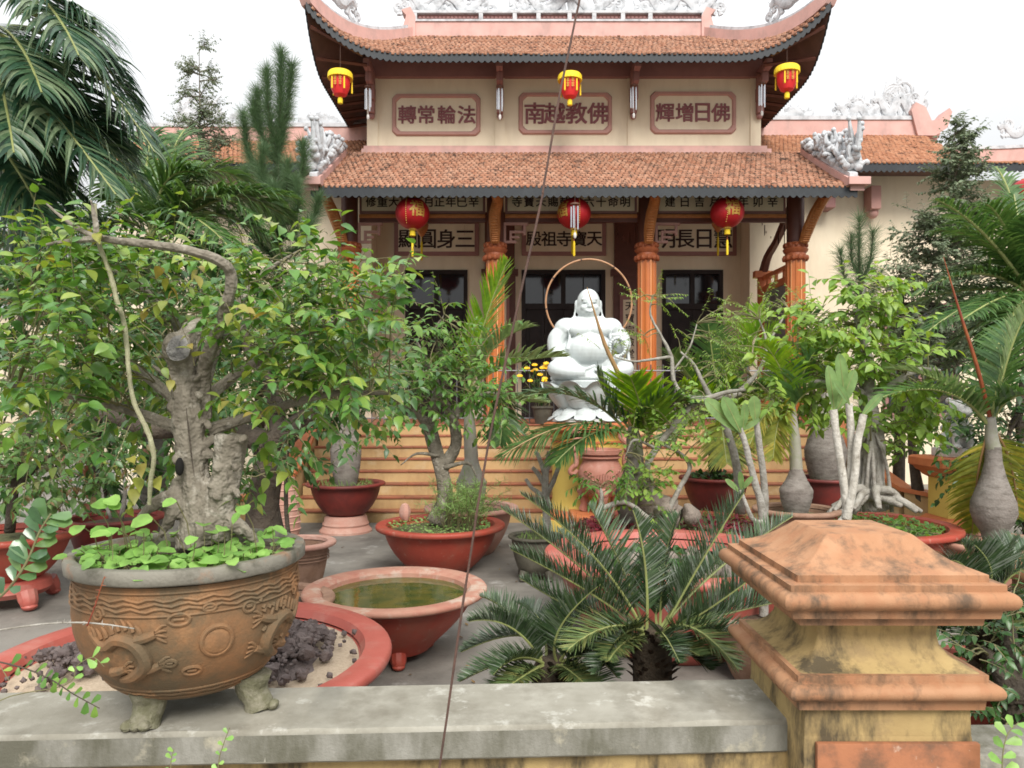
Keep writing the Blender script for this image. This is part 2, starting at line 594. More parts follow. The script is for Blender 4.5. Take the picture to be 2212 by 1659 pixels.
def frond_mesh(pts, L, n, w, droop=0.3, vee=0.5, up=(0, 0, 1), start=0.12, taper=True, fwd=0.55, r=RN, jit=0.08, k=4, stiff=False, sides=(-1, 1)):
    """leaflets along a rachis given as points -> MB"""
    pts = np.asarray(pts, float); m = len(pts)
    seglen = np.linalg.norm(np.diff(pts, axis=0), axis=1); cum = np.concatenate([[0], np.cumsum(seglen)]); tot = cum[-1]
    mb = MB(); V = []; Fq = []
    base = 0
    up = nrm(up)
    for i in range(n):
        t = start + (1 - start) * (i + 0.5) / n
        a = t * tot
        j = min(np.searchsorted(cum, a) - 1, m - 2); j = max(j, 0)
        p = pts[j] + (pts[j + 1] - pts[j]) * (a - cum[j]) / max(seglen[j], 1e-6)
        T = nrm(pts[j + 1] - pts[j])
        S = np.cross(T, up); 
        if np.linalg.norm(S) < 1e-3: S = np.cross(T, (0, 1, 0))
        S = nrm(S); N = np.cross(S, T)
        prof = (math.sin(math.pi * min(1, (t * 0.86 + 0.14))) ** 0.55) if taper else 1.0
        for sd in sides:
            l = L * max(prof, .18) * r.uniform(1 - jit * 1.5, 1 + jit)
            f2 = fwd + 0.6 * t * t
            d = nrm(S * sd + T * f2 + N * vee + np.array([r.gauss(0, jit), r.gauss(0, jit), r.gauss(0, jit)]))
            x = nrm(np.cross(d, N + S * sd * -.3))
            q = p.copy(); dd = d.copy()
            rows = []
            for s_ in range(k + 1):
                u = s_ / k
                hw = w / 2 * (0.55 + 1.2 * u if u < .3 else (1.0 - ((u - .3) / .7) ** 1.6)) + 0.0004
                nn = np.cross(x, dd)
                rows.append(q - x * hw); rows.append(q + nn * (-0.18 * hw)); rows.append(q + x * hw)
                q = q + dd * l / k
                if not stiff:
                    dd = nrm(dd + np.array([0, 0, -droop * (0.35 + u) * 1.6 / k * 2]))
            V.append(np.array(rows))
    tf = []
    for s_ in range(k):
        a = s_ * 3
        tf += [(a, a + 1, a + 4, a + 3), (a + 1, a + 2, a + 5, a + 4)]
    tf = np.array(tf)
    nv = (k + 1) * 3
    N_ = len(V)
    f = (tf[None] + (np.arange(N_) * nv)[:, None, None]).reshape(-1, 4)
    mb.add(np.vstack(V), f)
    return mb

def frond(parent, mat, rmat, p0, p1, p2, L, n, w, rr=0.012, np_=14, name='frond', **kw):
    pts = bez(p0, p1, p2, np_)
    o = frond_mesh(pts, L, n, w, **kw).build(name, mat, parent, angle=0)
    rb = MB(); rb.tube(pts, np.linspace(rr, rr * .3, np_), seg=6)
    rb.build('rachis', rmat, o)
    return o

def ring_frond(parent, mat, rmat, c, az, el, length, sag, L, n, w, rr=0.012, **kw):
    """a frond leaving crown c at azimuth az and elevation el, sagging at its tip"""
    h = np.array([math.cos(az), math.sin(az), 0.0])
    c = np.asarray(c, float)
    p1 = c + h * length * .5 * math.cos(el) + np.array([0, 0, length * .62 * math.sin(el)])
    p2 = c + h * length * math.cos(el * .6) * .92 + np.array([0, 0, length * .75 * math.sin(el) - sag])
    return frond(parent, mat, rmat, c, p1, p2, L, n, w, rr, **kw)

def bulb_trunk(c, r, h, neck, ring=0.03):
    """swollen bottle-palm trunk with leaf-scar rings"""
    prof = []
    k = int(h / ring)
    for i in range(k + 1):
        t = i / k
        if t < .5:
            q = math.sin(math.pi * (0.22 + 0.28 * t / .5)) 
        else:
            u = (t - .5) / .5
            q = (1 - u) ** 1.5 * (1 - neck / r) + neck / r
        prof.append((r * q * (1 + .02 * (i % 2)), t * h))
    return prof

# ------------------------------------------------------------------ palette
m_court = M('court_concrete', (0.252, 0.235, 0.206), (0.185, 0.172, 0.151), scale=1.1, rough=.72, stain=(0.0966, 0.0882, 0.0756), stain_scale=.9, stain_at=.54, stain_soft=.10, stain_k=.75, bump=.25, bump_scale=30,
            stain2=(.42, .41, .38), s2_scale=1.9, s2_at=.66, rough_var=.2)
m_cap = M('wall_cap_concrete', (0.33, 0.315, 0.265), (0.24, 0.226, 0.182), scale=5, rough=.8, stain=(0.17, 0.155, 0.12), stain_scale=3.2, stain_at=.56, stain_soft=.1, stain_k=.8, bump=.35, bump_scale=90,
          stain2=(.45, .44, .39), s2_scale=9, s2_at=.64)
m_capfront = M('wall_edge_concrete', (0.281, 0.272, 0.238), (0.204, 0.196, 0.162), scale=4, rough=.85, stain=(0.0978, 0.0935, 0.0638), stain_scale=4, stain_at=.5, stain_soft=.1, stain_k=.85, streak=.35, bump=.35, bump_scale=80, stain2=(0.408, 0.374, 0.281), s2_scale=5, s2_at=.66)
m_pillar = M('pillar_orange', (.40, .212, .112), (.34, .165, .08), scale=7, rough=.75, stain=(.06, .045, .03), stain_scale=8, stain_at=.57, stain_soft=.10, stain_k=.82, streak=.4, bump=.25, bump_scale=120,
             stain2=(.36, .17, .085), s2_scale=14, s2_at=.58)
m_pillar_y = M('pillar_yellow', (0.44, 0.317, 0.136), (0.352, 0.246, 0.106), scale=6, rough=.8, stain=(0.0528, 0.0422, 0.0264), stain_scale=7, stain_at=.55, stain_soft=.09, stain_k=.9, streak=.35, bump=.25, bump_scale=100, stain2=(0.29, 0.202, 0.0968), s2_scale=9, s2_at=.6)
m_pillar_panel = M('pillar_panel', (0.378, 0.153, 0.072), (0.324, 0.126, 0.063), scale=5, rough=.72, stain=(0.117, 0.072, 0.045), stain_scale=5, stain_at=.56, stain_soft=.08, stain_k=.8, bump=.15, stain2=(0.54, 0.405, 0.315), s2_scale=13, s2_at=.7)
m_terra = M('terracotta_old', (0.289, 0.14, 0.0578), (0.212, 0.106, 0.0476), scale=4, rough=.8, stain=(0.102, 0.0808, 0.0467), stain_scale=4.5, stain_at=.5, stain_soft=.13, stain_k=.85, bump=.4, bump_scale=110, stain2=(0.34, 0.178, 0.0808), s2_scale=5, s2_at=.6)
m_terra_rim = M('terracotta_rim_grey', (0.23, 0.217, 0.178), (0.17, 0.157, 0.128), scale=8, rough=.85, stain=(0.315, 0.162, 0.085), stain_scale=5, stain_at=.61, stain_soft=.07, stain_k=.7, bump=.4, bump_scale=90, stain2=(0.102, 0.0978, 0.0723), s2_scale=8, s2_at=.58)
m_terra_foot = M('terracotta_foot_moss', (.17, .165, .10), (.11, .105, .06), scale=14, rough=.9, stain=(.26, .24, .18), stain_scale=20, stain_at=.56, bump=.6, bump_scale=60)
m_red = M('red_glaze', (0.374, 0.0612, 0.0357), (0.306, 0.0442, 0.0272), scale=3, rough=.55, stain=(0.255, 0.102, 0.068), stain_scale=3.5, stain_at=.57, stain_soft=.14, stain_k=.65, streak=.5, bump=.15, bump_scale=80, spec=.4, stain2=(0.391, 0.204, 0.153), s2_scale=11, s2_at=.66)
m_dred = M('dark_red_glaze', (0.211, 0.0324, 0.0252), (0.153, 0.0252, 0.0216), scale=3, rough=.5, bump=.1, bump_scale=80, spec=.4, stain=(0.108, 0.027, 0.0225), stain_scale=3)
m_pinkred = M('pink_red_glaze', (0.425, 0.106, 0.0808), (0.357, 0.0765, 0.0553), scale=3, rough=.5, stain=(0.442, 0.212, 0.17), stain_scale=4, stain_at=.62, stain_k=.7, bump=.12, spec=.45)
m_rimworn = M('worn_pink_rim', (0.414, 0.225, 0.158), (0.36, 0.18, 0.126), scale=3, rough=.75, stain=(0.324, 0.104, 0.072), stain_scale=4, stain_at=.56, stain_soft=.14, stain_k=.7, bump=.2, stain2=(0.45, 0.36, 0.288), s2_scale=5, s2_at=.58)
m_brownpot = M('brown_clay', (.27, .155, .10), (.21, .12, .08), scale=8, rough=.8, bump=.4, bump_scale=60, stain=(.34, .21, .15), stain_scale=7)
m_olive = M('olive_clay', (.085, .075, .055), (.06, .055, .04), scale=8, rough=.65, bump=.3, bump_scale=60, stain=(.13, .12, .09), stain_scale=6)
m_pinkclay = M('pink_clay', (.50, .26, .20), (.42, .205, .155), scale=6, rough=.7, bump=.2, bump_scale=70, stain=(.56, .36, .29), stain_scale=6)
m_soil = M('soil', (.10, .075, .05), (.06, .045, .03), scale=30, rough=.95, bump=.9, bump_scale=50)
m_moss = M('mossy_soil', (.13, .14, .06), (.09, .085, .045), scale=16, rough=.95, bump=.9, bump_scale=60)
m_sand = M('coarse_sand', (.50, .40, .29), (.40, .31, .22), scale=60, rough=.95, bump=1.0, bump_scale=160, stain=(.25, .2, .15), stain_scale=160, stain_at=.62, stain_soft=.05, stain_k=.7)
m_lava = M('lava_rock', (.105, .08, .075), (.07, .052, .05), scale=25, rough=.9, bump=1.0, bump_scale=70, isl=(.17, .135, .125))
m_rock = M('rockery_stone', (.30, .25, .21), (.20, .165, .14), scale=9, rough=.9, bump=.9, bump_scale=30)
m_cream = M('cream_wall', (.80, .695, .525), (.76, .655, .485), scale=1.2, rough=.8, bump=.12, bump_scale=50, stain=(.60, .48, .35), stain_scale=1.6, stain_at=.58, stain_k=.5, streak=.3)
m_trim = M('mauve_trim', (.50, .275, .235), (.45, .245, .21), scale=3, rough=.7, bump=.1, stain=(.38, .22, .19), stain_scale=2.5, stain_at=.6, stain_k=.6)
m_trim_p = M('pink_ridge', (.64, .385, .34), (.56, .33, .29), scale=2.5, rough=.75, bump=.15, stain=(.32, .235, .21), stain_scale=2.5, stain_at=.6, stain_k=.6, streak=.6)
m_mauve_d = M('mauve_frame', (.33, .165, .15), (.28, .14, .13), scale=4, rough=.65, bump=.08)
m_letter = M('maroon_letter', (.25, .085, .09), (.21, .07, .075), rough=.55, bump=0)
m_letter_d = M('dark_letter', (.045, .018, .016), rough=.5, bump=0)
m_ridgewhite = M('white_stucco', (.56, .575, .595), (.45, .465, .485), scale=5, rough=.75, bump=.3, bump_scale=30, stain=(.17, .175, .18), stain_scale=5, stain_at=.62, stain_k=.7)
m_deck = M('roof_deck_shade', (.03, .02, .017), rough=.9, bump=0)  # near-black colour puts shade into the gaps between tiles
m_tile = M('roof_tile', (0.368, 0.164, 0.0944), (0.296, 0.124, 0.068), scale=5, rough=.85, isl=(0.44, 0.24, 0.156), stain=(0.04, 0.0256, 0.0208), stain_scale=4.0, stain_at=.60, stain_soft=.08, stain_k=.9, bump=.3, bump_scale=60, stain2=(0.036, 0.024, 0.0192), s2_scale=16, s2_at=.56)
m_tile_clean = M('roof_tile_clean', (0.376, 0.16, 0.08), (0.304, 0.12, 0.06), scale=5, rough=.85, isl=(0.448, 0.216, 0.12), stain=(0.048, 0.028, 0.02), stain_scale=4, stain_at=.62, stain_soft=.06, stain_k=.9, bump=.3, bump_scale=60, stain2=(0.04, 0.024, 0.0192), s2_scale=18, s2_at=.6)
m_fascia = M('navy_fascia', (.02, .024, .029), (.014, .016, .019), scale=3, rough=.55, bump=.05, stain=(.035, .041, .046), stain_scale=3)
m_soffit = M('brown_soffit', (0.15, 0.0788, 0.0638), (0.112, 0.06, 0.0488), scale=4, rough=.7, bump=.1)
m_wood_d = M('dark_wood', (0.0224, 0.0126, 0.0105), (0.0154, 0.0084, 0.007), scale=6, rough=.5, bump=.1, spec=.3)
m_beam = M('maroon_beam', (0.128, 0.045, 0.03), (0.0975, 0.0338, 0.024), scale=4, rough=.45, bump=.08)
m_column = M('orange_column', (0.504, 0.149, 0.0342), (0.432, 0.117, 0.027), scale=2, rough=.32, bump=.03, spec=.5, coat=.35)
m_column_hl = M('peach_highlight', (.80, .37, .165), (.74, .32, .135), scale=2, rough=.35, bump=.03, coat=.3)  # reflection on the glossy column paint, given as a colour
m_capital = M('carved_capital', (.40, .115, .045), (.30, .085, .035), scale=12, rough=.45, bump=.4, bump_scale=40)
m_bracket = M('ochre_bracket', (.50, .20, .06), (.40, .145, .04), scale=9, rough=.5, bump=.4, bump_scale=40)
m_step_n = M('step_tile', (.33, .115, .062), (.27, .092, .05), scale=3, rough=.45, bump=.08, stain=(.22, .085, .05), stain_scale=3)
m_step_r = M('step_riser', (.56, .385, .185), (.48, .31, .14), scale=2, rough=.6, bump=.08, stain=(.32, .185, .085), stain_scale=3, stain_at=.57, streak=.4, stain_k=.65, stain2=(.56, .42, .24), s2_scale=3, s2_at=.6)
m_yellow = M('yellow_paint', (0.722, 0.528, 0.128), (0.669, 0.475, 0.106), scale=2, rough=.6, bump=.06, stain=(0.546, 0.396, 0.114), stain_scale=2, stain_at=.62, stain_k=.5)
m_orange = M('orange_paint', (.60, .20, .075), (.50, .15, .06), scale=4, rough=.5, bump=.08)
m_white = M('white_marble', (.59, .63, .63), (.54, .58, .58), scale=3, rough=.42, bump=.03, spec=.5, stain=(.40, .42, .41), stain_scale=6, stain_at=.60, stain_soft=.12, stain_k=.5, streak=.25)
m_whitestone = M('white_stone', (.66, .65, .63), (.52, .51, .49), scale=9, rough=.7, bump=.3, bump_scale=40)
m_urn = M('pink_urn', (0.468, 0.203, 0.149), (0.405, 0.167, 0.117), scale=6, rough=.6, bump=.15, bump_scale=60, stain=(0.54, 0.297, 0.234), stain_scale=8, stain_at=.6)
m_lant = M('red_lantern', (.42, .012, .018), (.36, .01, .015), scale=5, rough=.45, bump=0)
m_lant2 = M('red_lantern_bright', (.72, .03, .03), (.66, .022, .025), scale=5, rough=.5, bump=0)
m_gold = M('gold_print', (.72, .46, .10), (.66, .40, .08), rough=.45, bump=0)
m_tassel = M('yellow_tassel', (.86, .62, .03), (.78, .54, .02), scale=60, rough=.7, bump=.3, bump_scale=150)
m_steel = M('chime_metal', (.72, .73, .76), rough=.25, metallic=1.0, bump=0)
m_chimewood = M('chime_wood', (.16, .075, .05), rough=.5, bump=.05)
m_iron = M('grey_iron', (.20, .20, .21), rough=.5, bump=.05, metallic=.6)
m_rattan = M('rattan', (.46, .25, .13), (.36, .185, .095), scale=14, rough=.5, bump=.2)
m_rust = M('rusty_wire', (.11, .06, .045), (.07, .042, .034), scale=30, rough=.8, bump=.5, bump_scale=200)
m_bark = M('grey_bark', (0.248, 0.221, 0.175), (0.161, 0.14, 0.106), scale=9, rough=.9, bump=1.0, bump_scale=22, stain=(0.11, 0.092, 0.069), stain_scale=7, stain_at=.58, streak=.35, stain2=(0.405, 0.373, 0.313), s2_scale=12, s2_at=.6)
m_bark_d = M('dark_bark', (.085, .068, .05), (.055, .043, .033), scale=12, rough=.95, bump=1.0, bump_scale=25)
m_bark_p = M('pale_bark', (.38, .36, .32), (.28, .26, .22), scale=14, rough=.85, bump=.7, bump_scale=35, stain=(.17, .15, .12), stain_scale=12, stain_at=.58)
m_bark_w = M('white_bark', (.56, .53, .47), (.42, .39, .33), scale=16, rough=.8, bump=.6, bump_scale=50, stain=(.22, .19, .15), stain_scale=30, stain_at=.6, streak=.5)
m_bulb = M('palm_trunk_grey', (.25, .225, .20), (.185, .16, .14), scale=8, rough=.85, bump=.6, bump_scale=50, stain=(.10, .085, .07), stain_scale=9, stain_at=.58, streak=3.0)
m_shaft = M('crownshaft', (.36, .34, .30), (.30, .27, .24), scale=7, rough=.55, bump=.1, stain=(.22, .24, .14), stain_scale=5)
m_twig = M('green_twig', (.20, .19, .09), (.15, .13, .06), scale=10, rough=.7, bump=.1)
m_rach = M('rachis', (.30, .34, .12), (.24, .25, .09), scale=8, rough=.5, bump=.05)
m_rach_o = M('rachis_brown', (.36, .22, .09), (.28, .16, .07), scale=8, rough=.5, bump=.05)
m_rach_r = M('rachis_red', (.20, .035, .02), (.30, .09, .03), scale=6, rough=.45, bump=.05)
m_cone = M('cycad_trunk', (.075, .055, .035), (.05, .038, .026), scale=20, rough=.95, bump=1.0, bump_scale=40)

l_bonsai = ML('bonsai_leaf', [(.06, .155, .035), (.085, .205, .04), (.125, .255, .045), (.17, .29, .055), (.30, .37, .07)], .3, .32, .5)
l_bonsai_y = ML('bonsai_leaf_turning', [(.18, .27, .05), (.27, .31, .06), (.30, .24, .06), (.13, .22, .05)], .3, .45)
l_dark = ML('dark_leaf', [(.03, .08, .02), (.045, .115, .026), (.07, .155, .035)], .22, .35, .5)
l_mid = ML('mid_leaf', [(.065, .16, .03), (.10, .215, .04), (.16, .28, .05)], .3, .4)
l_lime = ML('lime_leaf', [(.15, .28, .05), (.21, .35, .06), (.29, .42, .08), (.13, .24, .05)], .36, .42)
l_weed = ML('weed_leaf', [(.17, .34, .08), (.23, .42, .10), (.29, .48, .13)], .3, .4)
l_palm = ML('palm_leaf', [(.05, .12, .035), (.075, .155, .04), (.11, .195, .055)], .25, .4, .45)
l_palm_d = ML('palm_leaf_dark', [(.028, .075, .042), (.042, .10, .052), (.07, .135, .062), (.20, .26, .14)], .22, .38, .5)
l_palm_b = ML('palm_leaf_bright', [(.13, .27, .03), (.18, .33, .035), (.24, .38, .05)], .38, .38, .4)
l_palm_y = ML('palm_leaf_yellowing', [(.20, .24, .04), (.30, .30, .05), (.13, .20, .04), (.42, .35, .06)], .3, .5)
l_palm_g = ML('palm_leaf_grey', [(.14, .21, .085), (.19, .27, .11), (.24, .31, .15)], .25, .4)
l_cycad = ML('cycad_leaf', [(.035, .065, .028), (.05, .09, .038), (.075, .12, .05), (.22, .25, .20)], .12, .26, .55)  # palest grey tint stands in for sky glint on the leaflets
l_cycad_y = ML('cycad_leaf_old', [(.09, .14, .05), (.13, .19, .07), (.22, .22, .07)], .15, .4, .4)
l_pine = ML('pine_needle', [(.075, .135, .062), (.10, .175, .08), (.14, .21, .10)], .25, .5)
l_conif = ML('conifer_leaf', [(.12, .165, .095), (.155, .20, .115), (.20, .235, .145)], .25, .55)
l_plum = ML('plumeria_leaf', [(.13, .23, .075), (.19, .30, .105)], .3, .33, .5)
l_fern = ML('fern_leaf', [(.18, .32, .09), (.25, .40, .12), (.31, .44, .16)], .35, .5)
l_redpl = ML('red_leaf', [(.18, .018, .03), (.25, .03, .045), (.12, .02, .03)], .25, .5)
l_yflow = ML('yellow_flower', [(.85, .50, .01), (.90, .58, .02)], .2, .5)
l_copper = ML('copper_leaf', [(.07, .16, .045), (.10, .21, .055), (.13, .22, .06), (.09, .17, .045), (.30, .13, .08)], .28, .4)
l_grass = ML('grass_blade', [(.14, .24, .06), (.19, .30, .08), (.24, .33, .11)], .3, .5)

def glass_mat():
    m = bpy.data.materials.new('window_glass'); m.use_nodes = True
    b = m.node_tree.nodes['Principled BSDF']
    b.inputs['Base Color'].default_value = (.012, .014, .017, 1); b.inputs['Roughness'].default_value = .06
    b.inputs['Specular IOR Level'].default_value = .8
    return m
m_glass = glass_mat()
def water_mat():
    m = bpy.data.materials.new('still_water'); m.use_nodes = True
    t = m.node_tree; b = t.nodes['Principled BSDF']
    b.inputs['Base Color'].default_value = (.085, .075, .02, 1); b.inputs['Roughness'].default_value = .04
    b.inputs['IOR'].default_value = 1.33
    nz = _n(t, 'ShaderNodeTexNoise', Scale=6.0, Detail=3.0)
    geo = t.nodes.new('ShaderNodeNewGeometry'); t.links.new(geo.outputs['Position'], nz.inputs['Vector'])
    cr = t.nodes.new('ShaderNodeValToRGB')
    cr.color_ramp.elements[0].color = (.10, .09, .02, 1); cr.color_ramp.elements[1].color = (.05, .065, .018, 1)
    cr.color_ramp.elements[0].position = .4; cr.color_ramp.elements[1].position = .6
    t.links.new(nz.outputs['Fac'], cr.inputs['Fac']); t.links.new(cr.outputs['Color'], b.inputs['Base Color'])
    n3 = _n(t, 'ShaderNodeTexNoise', Scale=9.0, Detail=2.0)
    t.links.new(geo.outputs['Position'], n3.inputs['Vector'])
    bp = t.nodes.new('ShaderNodeBump'); bp.inputs['Strength'].default_value = .05; bp.inputs['Distance'].default_value = .02
    t.links.new(n3.outputs['Fac'], bp.inputs['Height']); t.links.new(bp.outputs['Normal'], b.inputs['Normal'])
    return m
m_water = water_mat()

# ------------------------------------------------------------------ the ground
g = MB()
g.add([(-2000, -2000, 0), (2000, -2000, 0), (2000, 2000, 0), (-2000, 2000, 0)], [(0, 1, 2, 3)])
g.build('courtyard_ground', m_court, kind='structure', label='grey stained concrete court between the pots')

def sweep(mb, pts, hw, h0, h1, side=None):
    """rectangular section carried along pts, from h0 below to h1 above, half width hw"""
    pts = np.asarray(pts, float); m = len(pts)
    T = np.gradient(pts, axis=0)
    v = []
    for i in range(m):
        s_ = nrm(np.cross(T[i], (0, 0, 1.0))) if side is None else nrm(side)
        k = hw if np.isscalar(hw) else hw[i]
        up = np.array([0, 0, 1.0])
        v += [pts[i] - s_ * k + up * h0, pts[i] + s_ * k + up * h0, pts[i] + s_ * k + up * h1, pts[i] - s_ * k + up * h1]
    f = [(0, 1, 2, 3), ((m - 1) * 4 + 3, (m - 1) * 4 + 2, (m - 1) * 4 + 1, (m - 1) * 4)]
    for i in range(m - 1):
        a = i * 4; b = a + 4
        f += [(a + k, a + (k + 1) % 4, b + (k + 1) % 4, b + k)[::-1] for k in range(4)]
    return mb.add(v, f)

def spiral(c, r0, turns, a0, sgn, n, ux, uy, grow=0.12):
    out = []
    for i in range(n):
        t = i / (n - 1)
        a = a0 + sgn * turns * 2 * math.pi * t
        r = r0 * (1 - (1 - grow) * t)
        out.append(np.asarray(c) + np.asarray(ux) * r * math.cos(a) + np.asarray(uy) * r * math.sin(a))
    return np.array(out)

def filigree(mb, o, ux, uy, w, h, r, n=10, rad=0.045, thick=0.6):
    """stucco cloud-and-flame work over a w x h field standing on o"""
    ux, uy = nrm(ux), nrm(uy); nn = np.cross(ux, uy)
    o = np.asarray(o, float)
    # sinuous body
    xs = np.linspace(0.05, .95, 9) * w
    body = [o + ux * x + uy * (h * (.30 + .22 * math.sin(i * 1.7 + .5))) for i, x in enumerate(xs)]
    mb.tube(body, [rad * 1.7 * (0.5 + math.sin(math.pi * (i + 1) / 10)) for i in range(9)], seg=7, sub=4, flat=(nn, thick))
    for i in range(n):
        x = w * (i + .5 + r.uniform(-.3, .3)) / n
        env = h * (.35 + .65 * math.sin(math.pi * min(max(x / w, .03), .97)) ** .7)
        cr = env * r.uniform(.2, .34)
        cy = env * r.uniform(.3, .72)
        sp = spiral(o + ux * x + uy * cy, cr, r.uniform(.8, 1.4), r.uniform(-2.2, -1.0), r.choice((-1, 1)), 15, ux, uy, .2)
        mb.tube(sp, np.linspace(rad * 1.1, rad * .5, 15), seg=6, flat=(nn, thick))
        mb.tube([o + ux * (x + r.uniform(-.1, .1) * w / n * 3), (o + ux * x + uy * cy * .5 + sp[0]) / 2, sp[0]], [rad * 1.3, rad, rad], seg=6, sub=3, flat=(nn, thick))
        # flame tongue
        dx = r.uniform(-.5, .5) * cr
        mb.tube([o + ux * x + uy * cy, o + ux * (x + dx) + uy * (cy + cr * .8), o + ux * (x + dx * 2.2) + uy * min(env * 1.05, cy + cr * 1.9)], [rad, rad * .7, rad * .15], seg=5, sub=3, flat=(nn, thick))
    return mb

TILE_T = (np.array([(-.5, 0.15, 0), (.5, 0.15, 0), (.5, -.66, .20), (.26, -.95, .27), (-.26, -.95, .27), (-.5, -.66, .20), (0, -.3, .28),
                    (.5, -.66, -.2), (.26, -.95, -.14), (-.26, -.95, -.14), (-.5, -.66, -.2)]),
          np.array([(0, 6, 1), (1, 6, 2), (2, 6, 3), (3, 6, 4), (4, 6, 5), (5, 6, 0), (2, 3, 8), (2, 8, 7), (3, 4, 9), (3, 9, 8), (4, 5, 10), (4, 10, 9)])[:, ::-1])

def tile_field(surf, half_w, rows, length, tw=0.105, r=RN, umax=None):
    """tile positions on surf(x, v); half_w(v) half width -> lists of pos, mats, row"""
    pos, mats, row = [], [], []
    for i in range(rows):
        v = (i + .5) / rows
        hw = half_w(v)
        n = int(2 * hw / tw)
        for j in range(n):
            x = (j - (n - 1) / 2 + (.5 if i % 2 else 0)) * tw
            if abs(x) > hw - tw * .4: continue
            p = surf(x, v); dv = surf(x, min(v + .02, 1)) - surf(x, max(v - .02, 0)); dx = surf(x + .05, v) - surf(x - .05, v)
            y_ = nrm(dv); x_ = nrm(dx); z_ = nrm(np.cross(x_, y_)); x_ = np.cross(y_, z_)
            tilt = r.gauss(.0, .03)
            y2 = nrm(y_ + z_ * tilt + x_ * r.gauss(0, .02)); 
            rl = length / rows * 1.25
            pos.append(p + z_ * .012 + y_ * rl * .3)
            mats.append(np.stack([x_ * tw * r.uniform(.80, .90), y2 * rl, z_ * tw * 1.0], axis=1)); row.append(i)
    return np.array(pos), np.array(mats), np.array(row)

# ------------------------------------------------------------------ temple hall
X0 = 1.22
FL = 1.57
temple = thing('temple_hall', (X0, 15.0, 0), 'two-tiered cream temple hall with orange tiled roofs and red calligraphy panels', 'temple')
def part(mb, name, mat, parent=temple, **kw): return mb.build(name, mat, parent, **kw)

mb = MB(); mb.box((-3.95, 14.22, 0), (6.4, 22, FL - .05)); part(mb, 'porch_base', m_step_r)
mb = MB(); mb.box((-3.9, 14.24, FL - .045), (6.35, 18.7, FL - .004)); part(mb, 'porch_floor', m_step_n)
# inner wall with door openings, 3.4 m behind the columns
_s = 18.4 / 17.0
HOOK[0] = lambda v: np.stack([v[:, 0] * _s, v[:, 1] + 1.4, EYE + (v[:, 2] - EYE) * _s], axis=1)
doors = [(-2.45, -1.02), (0.22, 2.14), (3.44, 4.84)]
DT = 5.0
edges = [-3.5] + [q for d in doors for q in d] + [5.95]
mb = MB()
for a, b in zip(edges[0::2], edges[1::2]): mb.box((a, 17.0, FL), (b, 17.3, DT))
mb.box((-3.5, 17.0, DT), (5.95, 17.3, 6.75)); part(mb, 'porch_wall', m_cream)
mb = MB(); mb.box((-3.55, 17.3, FL), (6.0, 21.5, 7.3)); part(mb, 'hall_body', m_cream)
for k, (a, b) in enumerate(doors):
    d = MB()
    fw = .09
    d.box((a, 16.97, FL), (a + fw, 17.08, DT)).box((b - fw, 16.97, FL), (b, 17.08, DT)).box((a + fw, 16.97, DT - fw), (b - fw, 17.08, DT))
    zt = 4.1
    d.box((a + fw, 16.98, zt), (b - fw, 17.08, zt + .13))
    door = part(d, 'door', m_wood_d)
    nl = 4 if b - a > 1.7 else 2
    mid = (a + b) / 2
    gp = [(a + fw, mid - .05), (mid + .05, b - fw)]
    mm = MB(); mm.box((mid - .05, 16.985, zt + .13), (mid + .05, 17.07, DT - fw)); mm.build('mullion', m_wood_d, door)
    for (u, v) in gp:
        pm = MB(); pm.box((u, 17.05, zt + .13), (v, 17.065, DT - fw)); pm.build('pane', m_glass, door)
        if b - a > 1.7:
            pm = MB(); pm.box(((u + v) / 2 - .012, 17.03, zt + .13), ((u + v) / 2 + .012, 17.05, DT - fw)); pm.build('glazing_bar', m_wood_d, door)
    xs = np.linspace(a + fw, b - fw, nl + 1)
    for u, v in zip(xs[:-1], xs[1:]):
        lf = MB()
        lf.box((u + .006, 17.04, FL), (v - .006, 17.075, zt))
        # arched raised panel and lower grille
        w = v - u
        pan = [(u + .09, 3.05), (v - .09, 3.05), (v - .09, 3.78)] + [((u + v) / 2 + (w / 2 - .09) * math.cos(q), 3.78 + .12 * math.sin(q)) for q in np.linspace(.2, math.pi - .2, 7)] + [(u + .09, 3.78)]
        for sc_, yy in ((1.0, 17.02), (.82, 17.0)):
            cx_, cy_ = (u + v) / 2, 3.45
            lf.prism([(cx_ + (x - cx_) * sc_, cy_ + (z - cy_) * sc_) for x, z in pan], (0, yy, 0), (1, 0, 0), (0, 0, 1), (0, .022, 0))
        for q in np.linspace(u + .1, v - .1, 6): lf.box((q - .012, 17.015, 2.45), (q + .012, 17.04, 2.95))
        lf.box((u + .09, 17.018, 1.7), (v - .09, 17.04, 2.35))
        lf.build('door_leaf', m_wood_d, door)
# inner pilasters and couplet boards
for k, xx in enumerate((-.28, 2.68)):
    pl = MB(); pl.box((xx - .36, 16.9, FL), (xx + .36, 16.995, 4.85)).box((xx - .42, 16.85, 4.85), (xx + .42, 16.995, 5.0)).box((xx - .34, 16.88, 5.0), (xx + .34, 16.995, 6.3))
    part(pl, 'pilaster', m_beam)
    bd = MB(); bd.box((xx - .22, 16.86, 1.75), (xx + .22, 16.899, 4.42)); cb = part(bd, 'couplet_board', m_mauve_d)
    bd = MB(); bd.box((xx - .15, 16.845, 1.85), (xx + .15, 16.858, 4.3)); bd.build('board_face', m_cream, cb)
    for i, ch in enumerate('天寶宗檢堂藏玉三車' if k else '佛日增輝法輪常轉地'):
        character('character', ch, (xx, 16.845, 4.15 - i * .27), .2, (1, 0, 0), (0, 0, 1), m_letter_d, cb, th=.006)
